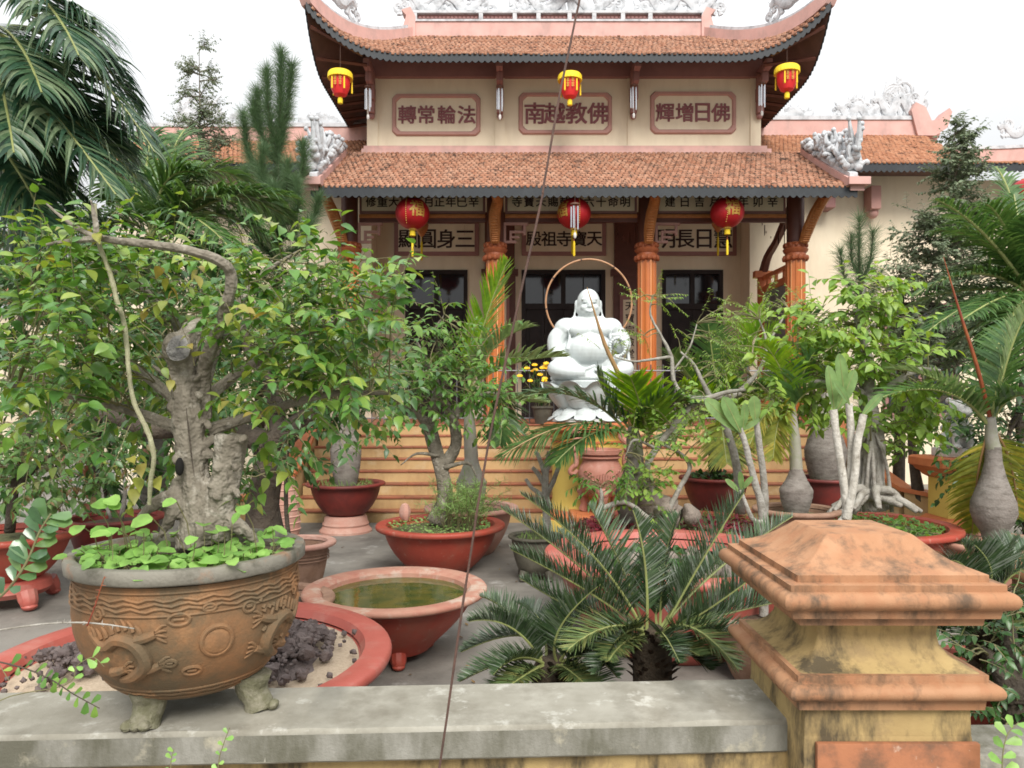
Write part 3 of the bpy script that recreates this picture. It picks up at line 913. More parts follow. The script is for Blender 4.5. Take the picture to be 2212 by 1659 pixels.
# boards on the inner wall
for (x0, x1, txt) in ((852, 1035, '顯圓身三'), (1127, 1309, '殿祖寺寶天'), (1407, 1590, '明長日慧')):
    a = P(x0, 478, 17)[0]; b = P(x1, 553, 17)[0]; z1 = P(0, 478, 17)[2]; z0 = P(0, 553, 17)[2]
    q = MB(); q.box((a, 16.93, z0), (b, 16.998, z1), bev=.02); nb = part(q, 'name_board', m_mauve_d)
    q = MB(); q.box((a + .1, 16.915, z0 + .09), (b - .1, 16.93, z1 - .08)); q.build('board_face', m_cream, nb)
    n = len(txt)
    for i, ch in enumerate(txt):
        character('character', ch, (a + .1 + (b - a - .2) * (i + .5) / n, 16.914, (z0 + z1) / 2 - .02), .42 if n == 4 else .34, (1, 0, 0), (0, 0, 1), m_letter_d, nb, th=.012)
HOOK[0] = None
for k, xx in enumerate(np.linspace(-3.3, 5.9, 24)):
    mb = MB(); mb.obox((xx, 15.45, 6.03 + .577 * 1.55 - .19), (.035, 0, 0), (0, 1.45, .577 * 1.45), (0, 0, .05)); part(mb, 'rafter', m_beam)
# columns
COLX = [-3.29, -.34, 2.73, 5.74]
def column(x, k):
    fl = MB()
    n = 12
    prof_r = .19
    pts = []
    for i in range(n):
        for (da, rr) in ((-.42, 1.0), (-.3, .93), (0, .90), (.3, .93), (.42, 1.0)):
            a = 2 * math.pi * (i + da) / n
            pts.append((math.cos(a) * rr * prof_r, math.sin(a) * rr * prof_r))
    z0, z1 = FL + .22, 4.83
    kk = len(pts)
    v = [(x + p[0], 15 + p[1], z) for z in (z0, z1) for p in pts]
    fl.add(v, [(i, (i + 1) % kk, kk + (i + 1) % kk, kk + i) for i in range(kk)])
    c = part(fl, 'column', m_column, angle=25)
    st = MB()
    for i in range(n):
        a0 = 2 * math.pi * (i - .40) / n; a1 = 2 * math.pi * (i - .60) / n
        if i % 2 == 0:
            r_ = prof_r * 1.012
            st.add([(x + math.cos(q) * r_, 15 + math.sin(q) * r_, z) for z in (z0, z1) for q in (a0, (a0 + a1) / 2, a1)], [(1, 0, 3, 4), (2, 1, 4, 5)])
    st.build('flute_highlight', m_column_hl, c)  # peach strips paint the gloss highlight onto every other flute edge
    b = MB(); b.lathe([(.30, 0), (.30, .08), (.27, .10), (.28, .14), (.24, .17), (.21, .22)], (x, 15, FL), 24); b.build('base', m_step_n, c)
    cp = MB(); cp.lathe([(.19, 4.83), (.225, 4.86), (.235, 4.90), (.21, 4.93), (.20, 4.98), (.235, 5.02), (.25, 5.06), (.215, 5.09), (.21, 5.14), (.24, 5.18), (.2, 5.2)], (x, 15, 0), 24)
    for i in range(12):
        a = 2 * math.pi * i / 12
        cp.ell((x + math.cos(a) * .22, 15 + math.sin(a) * .22, 4.885), (.045, .045, .06), 8, 6)
        cp.ell((x + math.cos(a + .26) * .215, 15 + math.sin(a + .26) * .215, 5.14), (.035, .035, .05), 8, 6)
    cp.build('capital', m_capital, c)
    u = MB(); u.lathe([(.17, 5.2), (.17, 6.4)], (x, 15, 0), 16); u.build('upper_shaft', m_beam, c)
    sgn = (-1, 0, 0, 1)[k]
    br = MB()
    pth = np.array([(x + sgn * .08, 14.80, 5.16), (x + sgn * .14, 14.72, 5.4), (x + sgn * .24 + (.03 if k == 2 else 0), 14.62, 5.7), (x + sgn * .32 + (.06 if k in (1, 2) else 0), 14.45, 5.92), (x + sgn * .36, 14.22, 6.02)])
    br.tube(pth, [.09, .11, .115, .105, .09], seg=8, sub=5)
    sp = catmull(pth, 6)
    for i in range(1, len(sp) - 1):
        br.ell(sp[i] + np.array([0, -.075, -.02]), (.085, .05, .03), 8, 5)
    br.build('bracket', m_bracket, c)
    return c
for k, x in enumerate(COLX): column(x, k)
# frieze boards between the columns, beam below
fr = ('修重大日五月正年巳辛', '寺寶天賜敕年六十命明', '建日吉月四年卯辛')
for k in range(3):
    a, b = COLX[k] + .2, COLX[k + 1] - .2
    q = MB(); q.box((a, 15.0, 5.80), (b, 15.06, 6.38)); fb = part(q, 'frieze_board', m_mauve_d)
    q = MB(); q.box((a + .05, 14.985, 5.85), (b - .05, 15.0, 6.36)); q.build('board_face', m_cream, fb)
    n = len(fr[k])
    for i, ch in enumerate(fr[k]):
        character('character', ch, (a + .12 + (b - a - .24) * (i + .5) / n, 14.984, 6.03), .2, (1, 0, 0), (0, 0, 1), m_letter_d, fb, th=.01)
    q = MB(); q.box((a, 14.94, 5.70), (b, 15.08, 5.775), bev=.015); part(q, 'beam', m_bracket)
    q = MB(); q.box((a, 14.97, 5.62), (b, 15.05, 5.70)); part(q, 'under_beam', m_beam)
    for x, s in ((a - .03, 1), (b + .03, -1)):
        q = MB()
        for k_, (u0, u1, w0, w1) in enumerate(((0, .5, 5.56, 5.615), (0, .05, 5.1, 5.57), (.4, .45, 5.36, 5.57), (.12, .42, 5.40, 5.45), (.12, .17, 5.2, 5.42), (.15, .32, 5.30, 5.34), (.03, .26, 5.2, 5.25))):
            q = MB(); q.box((x + s * u0, 14.985 + k_ * .002, w0), (x + s * u1, 15.035 + k_ * .0017, w1)); q.build('fretwork_bar', m_trim, fb)
# side screen at the right end of the porch
q = MB()
q.box((5.70, 15.2, 4.45), (5.78, 16.9, 4.6)).box((5.70, 15.2, 1.6), (5.78, 15.3, 4.45)).box((5.70, 16.8, 1.6), (5.78, 16.9, 4.45)).box((5.70, 15.2, 4.75), (5.78, 16.95, 4.84))
for yy in (15.6, 16.1, 16.6): q.box((5.71, yy - .04, 4.6), (5.77, yy + .04, 4.75))
ss = part(q, 'side_screen', m_orange)
q = MB(); q.box((5.73, 15.3, 2.0), (5.75, 16.8, 4.45)); q.build('screen_panel', M('grey_panel', (.22, .22, .22), (.14, .15, .15), scale=3, rough=.5, bump=.05), ss)
q = MB(); q.box((5.62, 16.86, 1.6), (5.9, 16.98, 4.8)).box((5.52, 16.8, 4.8), (5.95, 16.985, 4.95)); part(q, 'corner_pilaster', m_orange)
q = MB(); q.tube([(5.74, 16.9, 4.95), (5.74, 16.6, 5.25), (5.74, 16.1, 5.45), (5.74, 15.6, 5.75), (5.74, 15.15, 6.0)], [.11, .1, .09, .1, .12], seg=6, sub=3); part(q, 'side_beam', m_beam)

# lower roof
E0, E1, XA, XB = np.array([13.9, 6.03]), np.array([16.5, 7.53]), -3.75, 6.45
def low(x, v):
    y = E0[0] + (E1[0] - E0[0]) * v; z = E0[1] + (E1[1] - E0[1]) * (v ** 1.06 if v > 0 else v)
    return np.array([(XA + XB) / 2 + x, y, z])
mb = MB(); pts = np.array([[low(x, v) for x in np.linspace(-5.1, 5.1, 5)] for v in np.linspace(0, 1, 7)])
mb.grid(pts); mb.grid(pts[:, ::-1] - np.array([0, 0, .12]))
lowroof = part(mb, 'lower_roof', m_deck)
pos, mats, row = tile_field(low, lambda v: 5.1, 17, 3.0)
order = np.argsort(row * 1000 + np.abs(pos[:, 0] - X0))
tb = MB(); tb.add(*TILE_T); tme = tb.mesh('roof_tile', angle=0); tme.materials.append(m_tile)
for i in order[:300]: place('roof_tile', tme, lowroof, pos[i], mats[i])
mb = MB(); mb.inst(*TILE_T, pos[order[300:]], mats[order[300:]]); mb.build('roof_tile_field', m_tile, lowroof, kind='stuff', angle=0)
def scallop(mb, pts, h, step=.13, out=(0, -1, 0), th=.02):
    """hanging valance with scalloped lower edge along pts"""
    pts = np.asarray(pts, float)
    seg = np.linalg.norm(np.diff(pts, axis=0), axis=1); cum = np.concatenate([[0], np.cumsum(seg)])
    n = max(2, int(cum[-1] / step) * 6)
    a = np.linspace(0, cum[-1], n + 1)
    q = np.stack([np.interp(a, cum, pts[:, i]) for i in range(3)], axis=1)
    dep = np.array([h + .05 * abs(math.sin(math.pi * s_ / step)) for s_ in a])
    up = np.array([0, 0, 1.0]); o = np.asarray(out, float) * th
    lowp = q - up * dep[:, None]
    m_ = np.stack([q, lowp, lowp - o, q - o], axis=1)
    v = m_.reshape(-1, 3)
    f = []
    for i in range(n):
        A = i * 4; B = A + 4
        f += [(A, A + 1, B + 1, B)[::-1], (A + 1, A + 2, B + 2, B + 1)[::-1], (A + 2, A + 3, B + 3, B + 2)[::-1], (A + 3, A, B, B + 3)[::-1]]
    return mb.add(v, f)
mb = MB(); scallop(mb, [(XA - .02, 13.86, 6.035), (XB + .02, 13.86, 6.035)], .175); part(mb, 'scalloped_eaves', m_fascia)
mb = MB(); mb.box((XA, 13.89, 5.9), (XB, 13.97, 6.02)); part(mb, 'eaves_board', m_fascia)
for sx, xe in ((-1, XA), (1, XB)):
    mb = MB(); sweep(mb, [low(sx * 5.1, v) for v in np.linspace(-.03, .9, 9)], .13, -.05, .17); vg = part(mb, 'verge_ridge', m_trim_p)
    mb = MB(); sweep(mb, [low(sx * 5.1, v) for v in np.linspace(.03, .88, 9)], .075, .172, .25); mb.build('white_moulding', m_ridgewhite, vg)
    mb = MB()
    rr = random.Random(5)
    for i in range(150):
        v = rr.random() ** 1.1 * .85
        b = low(sx * 5.1, .03 + v) + np.array([0, 0, .22])
        hmax = .98 * (1 - v / .92) + .10
        hh = hmax * rr.uniform(.1, 1.0)
        lean = np.array([sx * rr.uniform(-.12, .22), -rr.uniform(-.05, .3) * hh, 0])
        off = np.array([rr.uniform(-.08, .08), 0, 0])
        t1 = b + off + lean * .5 + np.array([0, 0, hh * .55]); t2 = b + off + lean + np.array([rr.uniform(-.08, .08), rr.uniform(-.06, .06), hh])
        b2 = b + off + lean * .4 + np.array([0, 0, hh * .45]); mb.tube([b2, (b2 + t2) / 2 + np.array([rr.uniform(-.05, .05), 0, 0]), t2], [.06, .05, .02], seg=6, sub=3)
        mb.ell(t2 - np.array([0, 0, .05]), (.05, .045, .05), 8, 6)
        mb.ell(b2, (.085, .06, .075), 8, 6)
        if rr.random() < .6: mb.ell(t1 + np.array([rr.uniform(-.05, .05), 0, .03]), (.07, .055, .06), 8, 6)
    mb.build('coral_ornament', m_ridgewhite, vg)
    mb = MB(); p = low(sx * 5.1, 0); mb.box((p[0] - .2, 13.72, p[2] + .0), (p[0] + .2, 13.95, p[2] + .14)); mb.build('end_block', m_trim_p, vg)

# upper wall with panels
UX0, UX1, UY = -3.23, 5.54, 16.5
mb = MB(); mb.box((UX0, UY, 7.2), (UX1, 21.5, 9.6)); part(mb, 'upper_wall', m_cream)
mb = MB(); mb.box((UX0 - .1, UY - .12, 7.40), (UX1 + .2, UY + .1, 7.58)); mb.box((UX0 - .06, UY - .07, 7.58), (UX1 + .12, UY + .05, 7.66)); part(mb, 'wall_base_moulding', m_trim_p)
for (a, b) in ((793, 817), (1069, 1091), (1355, 1378), (1620, 1643)):
    xa, xb = P(a, 0, UY)[0], P(b, 0, UY)[0]
    mb = MB(); mb.box((xa + .002, UY - .03, 7.665), (xb - .002, UY - .002, 9.3)); part(mb, 'wall_pilaster', m_cream)
    xc = (xa + xb) / 2 + (0.06 if a > 1600 else 0)
    mb = MB(); mb.box((xc - .07, 15.75, 9.12), (xc + .07, 16.44, 9.30), bev=.015); mb.box((xc - .07, 16.0, 8.92), (xc + .07, 16.44, 9.115), bev=.015); mb.box((xc - .08, 16.2, 8.62), (xc + .08, 16.455, 8.915), bev=.02); mb.box((xc - .07, 16.3, 8.35), (xc + .07, 16.46, 8.615), bev=.02)
    mb.ell((xc, 16.4, 8.3), (.07, .06, .07), 10, 6)
    part(mb, 'corbel', m_mauve_d)
mb = MB(); mb.box((UX0, UY - .12, 9.17), (UX1, UY - .004, 9.62)); part(mb, 'wall_frieze', m_mauve_d)
def signpanel(x0, x1, y0, y1, chars, size):
    a, b = P(x0, 0, UY)[0], P(x1, 0, UY)[0]; z1, z0 = P(0, y0, UY)[2], P(0, y1, UY)[2]
    def oct_(a, b, z0, z1, c):
        return [(a + c, z0), (b - c, z0), (b - c * .45, z0 + c * .45), (b, z0 + c), (b, z1 - c), (b - c * .45, z1 - c * .45), (b - c, z1), (a + c, z1), (a + c * .45, z1 - c * .45), (a, z1 - c), (a, z0 + c), (a + c * .45, z0 + c * .45)]
    o1 = oct_(a, b, z0, z1, .10); o2 = oct_(a + .10, b - .10, z0 + .10, z1 - .10, .1)
    mb = MB(); k = len(o1)
    for (yy, oa, ob) in ((UY - .055, o1, o2),):
        v = [(p[0], UY - .001, p[1]) for p in o1] + [(p[0], yy, p[1]) for p in oct_(a + .02, b - .02, z0 + .02, z1 - .02, .1)] + [(p[0], yy, p[1]) for p in oct_(a + .075, b - .075, z0 + .075, z1 - .075, .1)] + [(p[0], UY - .02, p[1]) for p in o2]
        f = []
        for r_ in range(3): f += [(r_ * k + i, r_ * k + (i + 1) % k, (r_ + 1) * k + (i + 1) % k, (r_ + 1) * k + i) for i in range(k)]
        mb.add(v, f)
    fr_ = part(mb, 'sign_panel', m_trim, angle=20)
    mb = MB(); mb.add([(p[0], UY - .018, p[1]) for p in o2], [tuple(range(k))]); mb.build('panel_face', m_cream, fr_)
    for ch, cx in chars:
        character('character', ch, (P(cx, 0, UY)[0], UY - .022, (z0 + z1) / 2), size, (1, 0, 0), (0, 0, 1), m_letter, fr_, th=.03, bold=.022)
signpanel(847, 1038, 203, 294, [('轉', 880), ('常', 921), ('輪', 965), ('法', 1008)], .39)
signpanel(1120, 1322, 200, 291, [('南', 1155), ('越', 1198), ('教', 1245), ('佛', 1291)], .46)
signpanel(1404, 1590, 198, 290, [('輝', 1436), ('增', 1478), ('日', 1517), ('佛', 1556)], .40)

# upper roof: hipped, corners swept up
RX, HE, HR = 1.13, 5.27, 3.58
def up_(s, v):
    a = abs(s)
    lift = .92 * max(0, (a - .60) / .40) ** 2.8
    y = 15.2 + 3.0 * v - .3 * max(0, (a - .6) / .4) ** 2 * (1 - v)
    z = 9.12 + 1.83 * v ** 1.12 + lift * (1 - v) ** 3
    return np.array([RX + s * (HE * (1 - v) + HR * v), y, z])
def up_x(x, v):
    return up_(max(-1, min(1, x / (HE * (1 - v) + HR * v))), v)
def side_(sg, t, v):
    """side slopes, t from front corner to back"""
    a = abs(2 * t - 1)
    lift = .92 * max(0, (a - .55) / .45) ** 2.8
    x = RX + sg * (HE * (1 - v) + HR * v)
    y0 = 14.9 + 3.3 * v; y1 = 22.4 - 3.3 * v
    return np.array([x, y0 + (y1 - y0) * t, 9.12 + 1.83 * v ** 1.12 + lift * (1 - v) ** 3])
ss_ = np.linspace(-1, 1, 41); vs = np.linspace(0, 1, 9)
mb = MB()
gf = np.array([[up_(s, v) for s in ss_] for v in vs])
mb.grid(gf); mb.grid(gf[:, ::-1] - np.array([0, 0, .16]))
for sg in (-1, 1):
    gs = np.array([[side_(sg, t, v) for t in np.linspace(0, 1, 31)] for v in vs])
    mb.grid(gs if sg > 0 else gs[:, ::-1]); mb.grid((gs[:, ::-1] if sg > 0 else gs) - np.array([0, 0, .16]))
gb = gf.copy(); gb[..., 1] = 37.3 - gb[..., 1]; mb.grid(gb[:, ::-1])
uproof = part(mb, 'upper_roof', m_soffit)
pos, mats, row = tile_field(up_x, lambda v: HE * (1 - v) + HR * v, 20, 3.55)
mb = MB(); mb.inst(*TILE_T, pos, mats); mb.build('roof_tile_field', m_tile, uproof, kind='stuff', angle=0)
mb = MB(); scallop(mb, [up_(s, 0) + np.array([0, -.03, .0]) for s in ss_], .14); mb.build('scalloped_eaves', m_fascia, uproof)
for sg in (-1, 1):
    mb = MB(); scallop(mb, [side_(sg, t, 0) + np.array([sg * .03, 0, 0]) for t in np.linspace(0, 1, 31)], .14, out=(sg, 0, 0)); mb.build('scalloped_eaves', m_fascia, uproof)
    hp = [up_(sg, v) for v in np.linspace(1, 0, 14)]
    tip = hp[-1]
    hp += [tip + np.array([sg * .07, -.10, .22]), tip + np.array([sg * .08, -.16, .50])]
    mb = MB(); sweep(mb, hp, .13, -.06, .22); hr = mb.build('hip_ridge', m_trim_p, uproof)
    mb = MB(); sweep(mb, hp[1:], .075, .222, .30); mb.build('white_moulding', m_ridgewhite, hr)
    mb = MB()
    b0 = up_(sg, .42) + np.array([0, 0, .25]); b1 = hp[-1] + np.array([0, 0, .1])
    ux = nrm(b1 - b0); uy = nrm(np.array([0, 0, 1.0]) - ux * ux[2])
    filigree(mb, b0 + uy * .05, ux, uy, np.linalg.norm(b1 - b0), .85, random.Random(31), n=13, rad=.055)
    mb.build('cloud_ornament', m_ridgewhite, hr)
    p = up_(sg, 1)
    mb = MB(); mb.prism([(0, -.1), (.22, -.12), (.3, .15), (.22, .42), (.34, .55), (.12, .62), (.0, .4)], p + np.array([-sg * .1, -.205, 0]), (sg, 0, 0), (0, 0, 1), (0, .41, 0)); mb.build('scroll_block', m_trim_p, hr)
    for t in np.linspace(.02, .5, 9):
        a = side_(sg, t, 0); mb = MB(); mb.tube([a + np.array([-sg * .05, 0, -.22]), np.array([RX + sg * 4.2, a[1] + .2, 9.12])], .04, seg=4); mb.build('rafter', m_beam, uproof)
# ridge with carved panels
ry0, ry1 = 18.05, 18.35
mb = MB(); mb.box((RX - HR, ry0, 10.85), (RX + HR, ry1, 11.235)); ridge = mb.build('ridge_band', m_trim_p, uproof)
mb = MB(); mb.box((RX - HR, ry0 - .03, 11.237), (RX + HR, ry1 + .03, 11.285)); mb.box((RX - HR, ry0 - .03, 11.44), (RX + HR, ry1 + .03, 11.50)); 
rp = [893, 1002, 1037, 1072, 1102, 1145, 1175, 1228, 1262, 1282, 1340, 1358, 1408, 1430, 1523]
posts = [897, 1040, 1110, 1165, 1225, 1288, 1345, 1400, 1520]
for q in (897, 1039, 1112, 1163, 1230, 1283, 1345, 1404, 1519):
    xx = P(q, 0, 18.1)[0]; mb.box((xx - .05, ry0 - .025, 11.286), (xx + .05, ry1 + .025, 11.439))
mb.build('ridge_rails', m_ridgewhite, ridge)
mb = MB(); mb.box((RX - HR + .05, ry0 + .06, 11.286), (RX + HR - .05, ry1 - .06, 11.439))
for i in range(70):
    xx = RX - HR + .2 + i * .098
    mb.ell((xx, ry0 + .055, 11.36), (.045, .025, .035), 8, 5)
mb.build('carved_panel', m_mauve_d, ridge)
for (a, b, h, n, sd) in ((858, 1062, .95, 14, 3), (1100, 1345, 1.0, 15, 4), (1372, 1560, .95, 14, 9)):
    mb = MB(); xa, xb = P(a, 0, 18.2)[0], P(b, 0, 18.2)[0]
    filigree(mb, (xa, 18.2, 11.47), (1, 0, 0), (0, 0, 1), xb - xa, h, random.Random(sd), n=n + 5, rad=.055)
    if a == 1100:
        mb.lathe([(.0, 0), (.36, .02), (.42, .06), (.36, .10), (0, .12)], ((xa + xb) / 2, 18.2, 11.95), 24)
    mb.build('dragon_ornament', m_ridgewhite, ridge)

# ------------------------------------------------------------------ side wings
def wing(label, xa, xb, ridge_y, eave_y, dR, dE, orn, seed, wall_d):
    zr = P(0, ridge_y[1], dR)[2]; zt = P(0, ridge_y[0], dR)[2]; ze = P(0, eave_y, dE)[2]
    w = thing('temple_wing', ((xa + xb) / 2, wall_d, 0), label, 'building', 'wings of the temple')
    def sf(x, v): return np.array([(xa + xb) / 2 + x, dE + (dR - dE) * v, ze + (zr - ze) * v ** 1.05])
    hw = (xb - xa) / 2
    mb = MB(); mb.box((xa + .1, wall_d, 0), (xb - .1, wall_d + 3.4, ze + .1)); mb.build('wall', m_cream, w)
    mb = MB(); gg = np.array([[sf(x, v) for x in np.linspace(-hw, hw, 5)] for v in np.linspace(0, 1, 6)]); mb.grid(gg); mb.grid(gg[:, ::-1] - np.array([0, 0, .12]))
    mb.add([sf(-hw, 0) + (0, 0, -.12), sf(hw, 0) + (0, 0, -.12), (xb, wall_d, ze - .0), (xa, wall_d, ze - .0)], [(0, 1, 2, 3)])
    g2 = gg.copy(); g2[..., 1] = 2 * dR + .3 - g2[..., 1]; mb.grid(g2[:, ::-1])
    rf = mb.build('roof', m_soffit, w)
    pos, mats, row = tile_field(sf, lambda v: hw, 16, math.hypot(dR - dE, zr - ze))
    mb = MB(); mb.inst(*TILE_T, pos, mats); mb.build('roof_tile_field', m_tile_clean, rf, kind='stuff', angle=0)
    mb = MB(); scallop(mb, [sf(-hw, 0) + (0, -.03, 0), sf(hw, 0) + (0, -.03, 0)], .17); mb.build('scalloped_eaves', m_fascia, rf)
    mb = MB(); mb.box((xa, dR - .12, zr - .1), (xb, dR + .2, zt)); rb = mb.build('ridge_band', m_trim_p, rf)
    mb = MB(); mb.box((xa, dR - .15, zt + .002), (xb, dR + .22, zt + .10)); mb.build('ridge_cap', m_ridgewhite, rb)
    rr = random.Random(seed)
    for (a, b, h, n) in orn:
        mb = MB(); filigree(mb, (P(a, 0, dR)[0], dR, zt + .08), (1, 0, 0), (0, 0, 1), (b - a) / F * dR, h, rr, n=n + 3, rad=.052); mb.build('dragon_ornament', m_ridgewhite, rb)
    return w, rf, rb
wl, rfl, rbl = wing('left temple wing with orange tiles seen behind the pines', P(300, 0, 19)[0], -3.26, (278, 304), 352, 19, 16.7, [(640, 735, .35, 6), (490, 640, .55, 8), (380, 480, .9, 7)], 6, 17.7)
wr, rfr, rbr = wing('right temple wing with beige wall and orange tiles beside the hall', 5.58, P(1995, 0, 19)[0], (263, 292), 352, 19, 16.7, [(1665, 1760, .35, 6), (1800, 1900, .6, 8), (1880, 2000, 1.05, 9)], 8, 17.7)
mb = MB(); xe = P(1995, 0, 19)[0]
mb.prism([(-.25, -.1), (.2, -.1), (.5, .1), (.62, .5), (.55, .6), (.3, .3), (.1, .28), (-.05, .62), (-.3, .75), (-.42, .55)], (xe, 18.8, P(0, 290, 19)[2]), (1, 0, 0), (0, 0, 1), (0, .5, 0)); mb.build('scroll_block', m_trim_p, rbr)
for q in (1770,):
    for sc_ in (0,):
        c = P(q, 388, 17.6)
        mb = MB(); mb.box((c[0] - .12, 17.1, c[2] - .12), (c[0] + .12, 17.698, c[2] + .12), bev=.02); mb.box((c[0] + .0, 17.25, c[2] - .75), (c[0] + .24, 17.698, c[2] - .14), bev=.02); mb.build('corbel', m_mauve_d, wr)
c = P(1880, 435, 17.6); mb = MB(); mb.box((c[0] - .12, 17.3, c[2] - .25), (c[0] + .12, 17.698, c[2] + .3), bev=.03); mb.ell((c[0], 17.5, c[2] - .3), (.14, .13, .14), 10, 8); mb.build('corbel', m_trim, wr)
# window of the right wing, half hidden by plants
c0, c1 = P(1912, 655, 17.6), P(2065, 900, 17.6)
mb = MB(); mb.box((c0[0], 17.62, c1[2]), (c1[0], 17.698, c0[2])); wn = mb.build('window', m_mauve_d, wr)
mb = MB(); mb.box((c0[0] + .1, 17.60, c1[2] + .1), ((c0[0] + c1[0]) / 2 - .05, 17.618, c0[2] - .1)); mb.box(((c0[0] + c1[0]) / 2 + .05, 17.60, c1[2] + .1), (c1[0] - .1, 17.618, c0[2] - .1)); mb.build('pane', m_glass, wn)
# far right pavilion with upswept ridge
w2 = thing('side_pavilion', (P(2120, 0, 18)[0], 18, 0), 'lower pavilion at the far right with upswept pink ridge', 'building')
xa, xb = P(1985, 0, 18.5)[0], P(2330, 0, 18.5)[0]
mb = MB(); mb.box((xa + .2, 18.2, 0), (xb, 21.5, P(0, 356, 17)[2])); mb.build('wall', m_cream, w2)
def s2(x, v): return np.array([(xa + xb) / 2 + x, 17.0 + 2.4 * v, P(0, 352, 17)[2] + .75 * v + .12 * max(0, x / 2) ** 2])
hw = (xb - xa) / 2
mb = MB(); gg = np.array([[s2(x, v) for x in np.linspace(-hw, hw, 9)] for v in np.linspace(0, 1, 5)]); mb.grid(gg); mb.grid(gg[:, ::-1] - np.array([0, 0, .12])); rf = mb.build('roof', m_soffit, w2)
pos, mats, row = tile_field(s2, lambda v: hw, 12, 2.5); mb = MB(); mb.inst(*TILE_T, pos, mats); mb.build('roof_tile_field', m_tile_clean, rf, kind='stuff', angle=0)
mb = MB(); scallop(mb, [s2(x, 0) + np.array([0, -.03, 0]) for x in np.linspace(-hw, hw, 9)], .17); mb.build('scalloped_eaves', m_fascia, rf)
mb = MB(); sweep(mb, [s2(x, 1) for x in np.linspace(-hw, hw, 12)], .14, -.1, .32); rb = mb.build('ridge_band', m_trim_p, rf)
mb = MB(); sweep(mb, [s2(x, 1) for x in np.linspace(-hw, hw, 12)], .17, .322, .40); mb.build('ridge_cap', m_ridgewhite, rb)
mb = MB(); mb.prism([(-.2, -.1), (.3, -.1), (.25, .35), (.4, .62), (-.15, .7), (-.1, .4), (-.3, .2)], s2(-hw + .55, 1) + np.array([0, -.2, .1]), (1, 0, 0), (0, 0, 1), (0, .4, 0)); mb.build('scroll_block', m_trim_p, rb)
mb = MB(); filigree(mb, (P(2150, 0, 19.4)[0], 19.4, P(0, 296, 19.4)[2]), (1, 0, 0), (0, 0, 1), 1.6, .6, random.Random(2), n=6, rad=.05); mb.build('dragon_ornament', m_ridgewhite, rb)

# ------------------------------------------------------------------ staircase
stairs = thing('front_staircase', (1.18, 12.25, 0), 'broad flight of yellow steps with orange nosings before the porch', 'stairs')
SX0, SX1 = -3.6, 5.95
for i in range(8):
    h = FL / 8; y0 = 12.25 + .25 * i
    mb = MB(); mb.box((SX0, y0, i * h), (SX1, 14.215, (i + 1) * h - .031)); st = mb.build('step', m_step_r, stairs)
    xs = np.linspace(SX0 - .01, SX1 + .01, 17)
    yb = y0 + .25 + .02 if i < 7 else 14.235
    nm = MB(); w = xs[1] - xs[0]
    nm.box((-w / 2 + .003, 0.010, .01), (w / 2 - .003, yb - y0 + .03, .038), bev=.006)
    me = nm.mesh('nosing_tile'); me.materials.append(m_step_n)
    for a, b in zip(xs[:-1], xs[1:]):
        place('nosing_tile', me, st, ((a + b) / 2, y0 - .03, (i + 1) * h - .039 + RN.uniform(0, .0015)))
# cheek walls
def cheek(path, th, name='cheek_wall'):
    mb = MB(); cp = MB()
    path = np.array(path, float)
    for a, b in zip(path[:-1], path[1:]):
        d = nrm(np.array([b[0] - a[0], b[1] - a[1], 0])); s_ = np.cross(d, (0, 0, 1.0)) * th / 2
        v = []
        for p in (a, b):
            v += [np.array([p[0], p[1], 0]) - s_, np.array([p[0], p[1], 0]) + s_, p + s_, p - s_]
        mb.add(v, [(0, 1, 2, 3), (7, 6, 5, 4), (0, 4, 5, 1), (1, 5, 6, 2), (2, 6, 7, 3), (3, 7, 4, 0)])
    o = mb.build(name, m_step_r, stairs)
    sweep(cp, path, th / 2 + .035, .004, .07); cp.build('coping', m_orange, o)
cheek([(-3.78, 14.6, 1.85), (-3.78, 14.1, 1.8), (-3.78, 13.6, 1.35), (-3.80, 12.9, .86), (-3.9, 12.3, .55), (-4.15, 11.9, .45), (-4.6, 11.7, .42)], .26)
cheek([(6.12, 14.6, 1.85), (6.12, 14.1, 1.75), (6.14, 13.3, 1.15), (6.2, 12.6, .80), (6.4, 12.05, .55), (6.75, 11.8, .48)], .26)
# low barrier bars on the porch edge
rail = thing('porch_railing', (X0, 14.35, FL), 'thin grey iron railing along the porch edge before the doors', 'railing')
mb = MB(); mb.tube([(-3.0, 14.35, FL + 1.02), (5.4, 14.35, FL + 1.02)], .014, seg=6); mb.build('top_rail', m_iron, rail)
mb = MB(); mb.tube([(-3.0, 14.35, FL + .1), (5.4, 14.35, FL + .1)], .012, seg=6); mb.build('bottom_rail', m_iron, rail)
bmb = MB(); bmb.tube([(0, 0, .0), (0, 0, 1.14)], .011, seg=6); bme = bmb.mesh('bar'); bme.materials.append(m_iron)
for xx in np.arange(-2.95, 5.4, .235):
    place('bar', bme, rail, (xx, 14.35, FL))

# ------------------------------------------------------------------ boundary wall and pillar
from mathutils import noise as mnoise
def roughen(mb, amp, sc, seed=0.0, zs=1.0):
    for V in mb.V:
        for i in range(len(V)):
            n = mnoise.noise_vector(Vector((V[i][0] * sc, V[i][1] * sc, V[i][2] * sc * zs)) + Vector((seed, seed, seed)))
            V[i] += np.array(n) * amp
    return mb

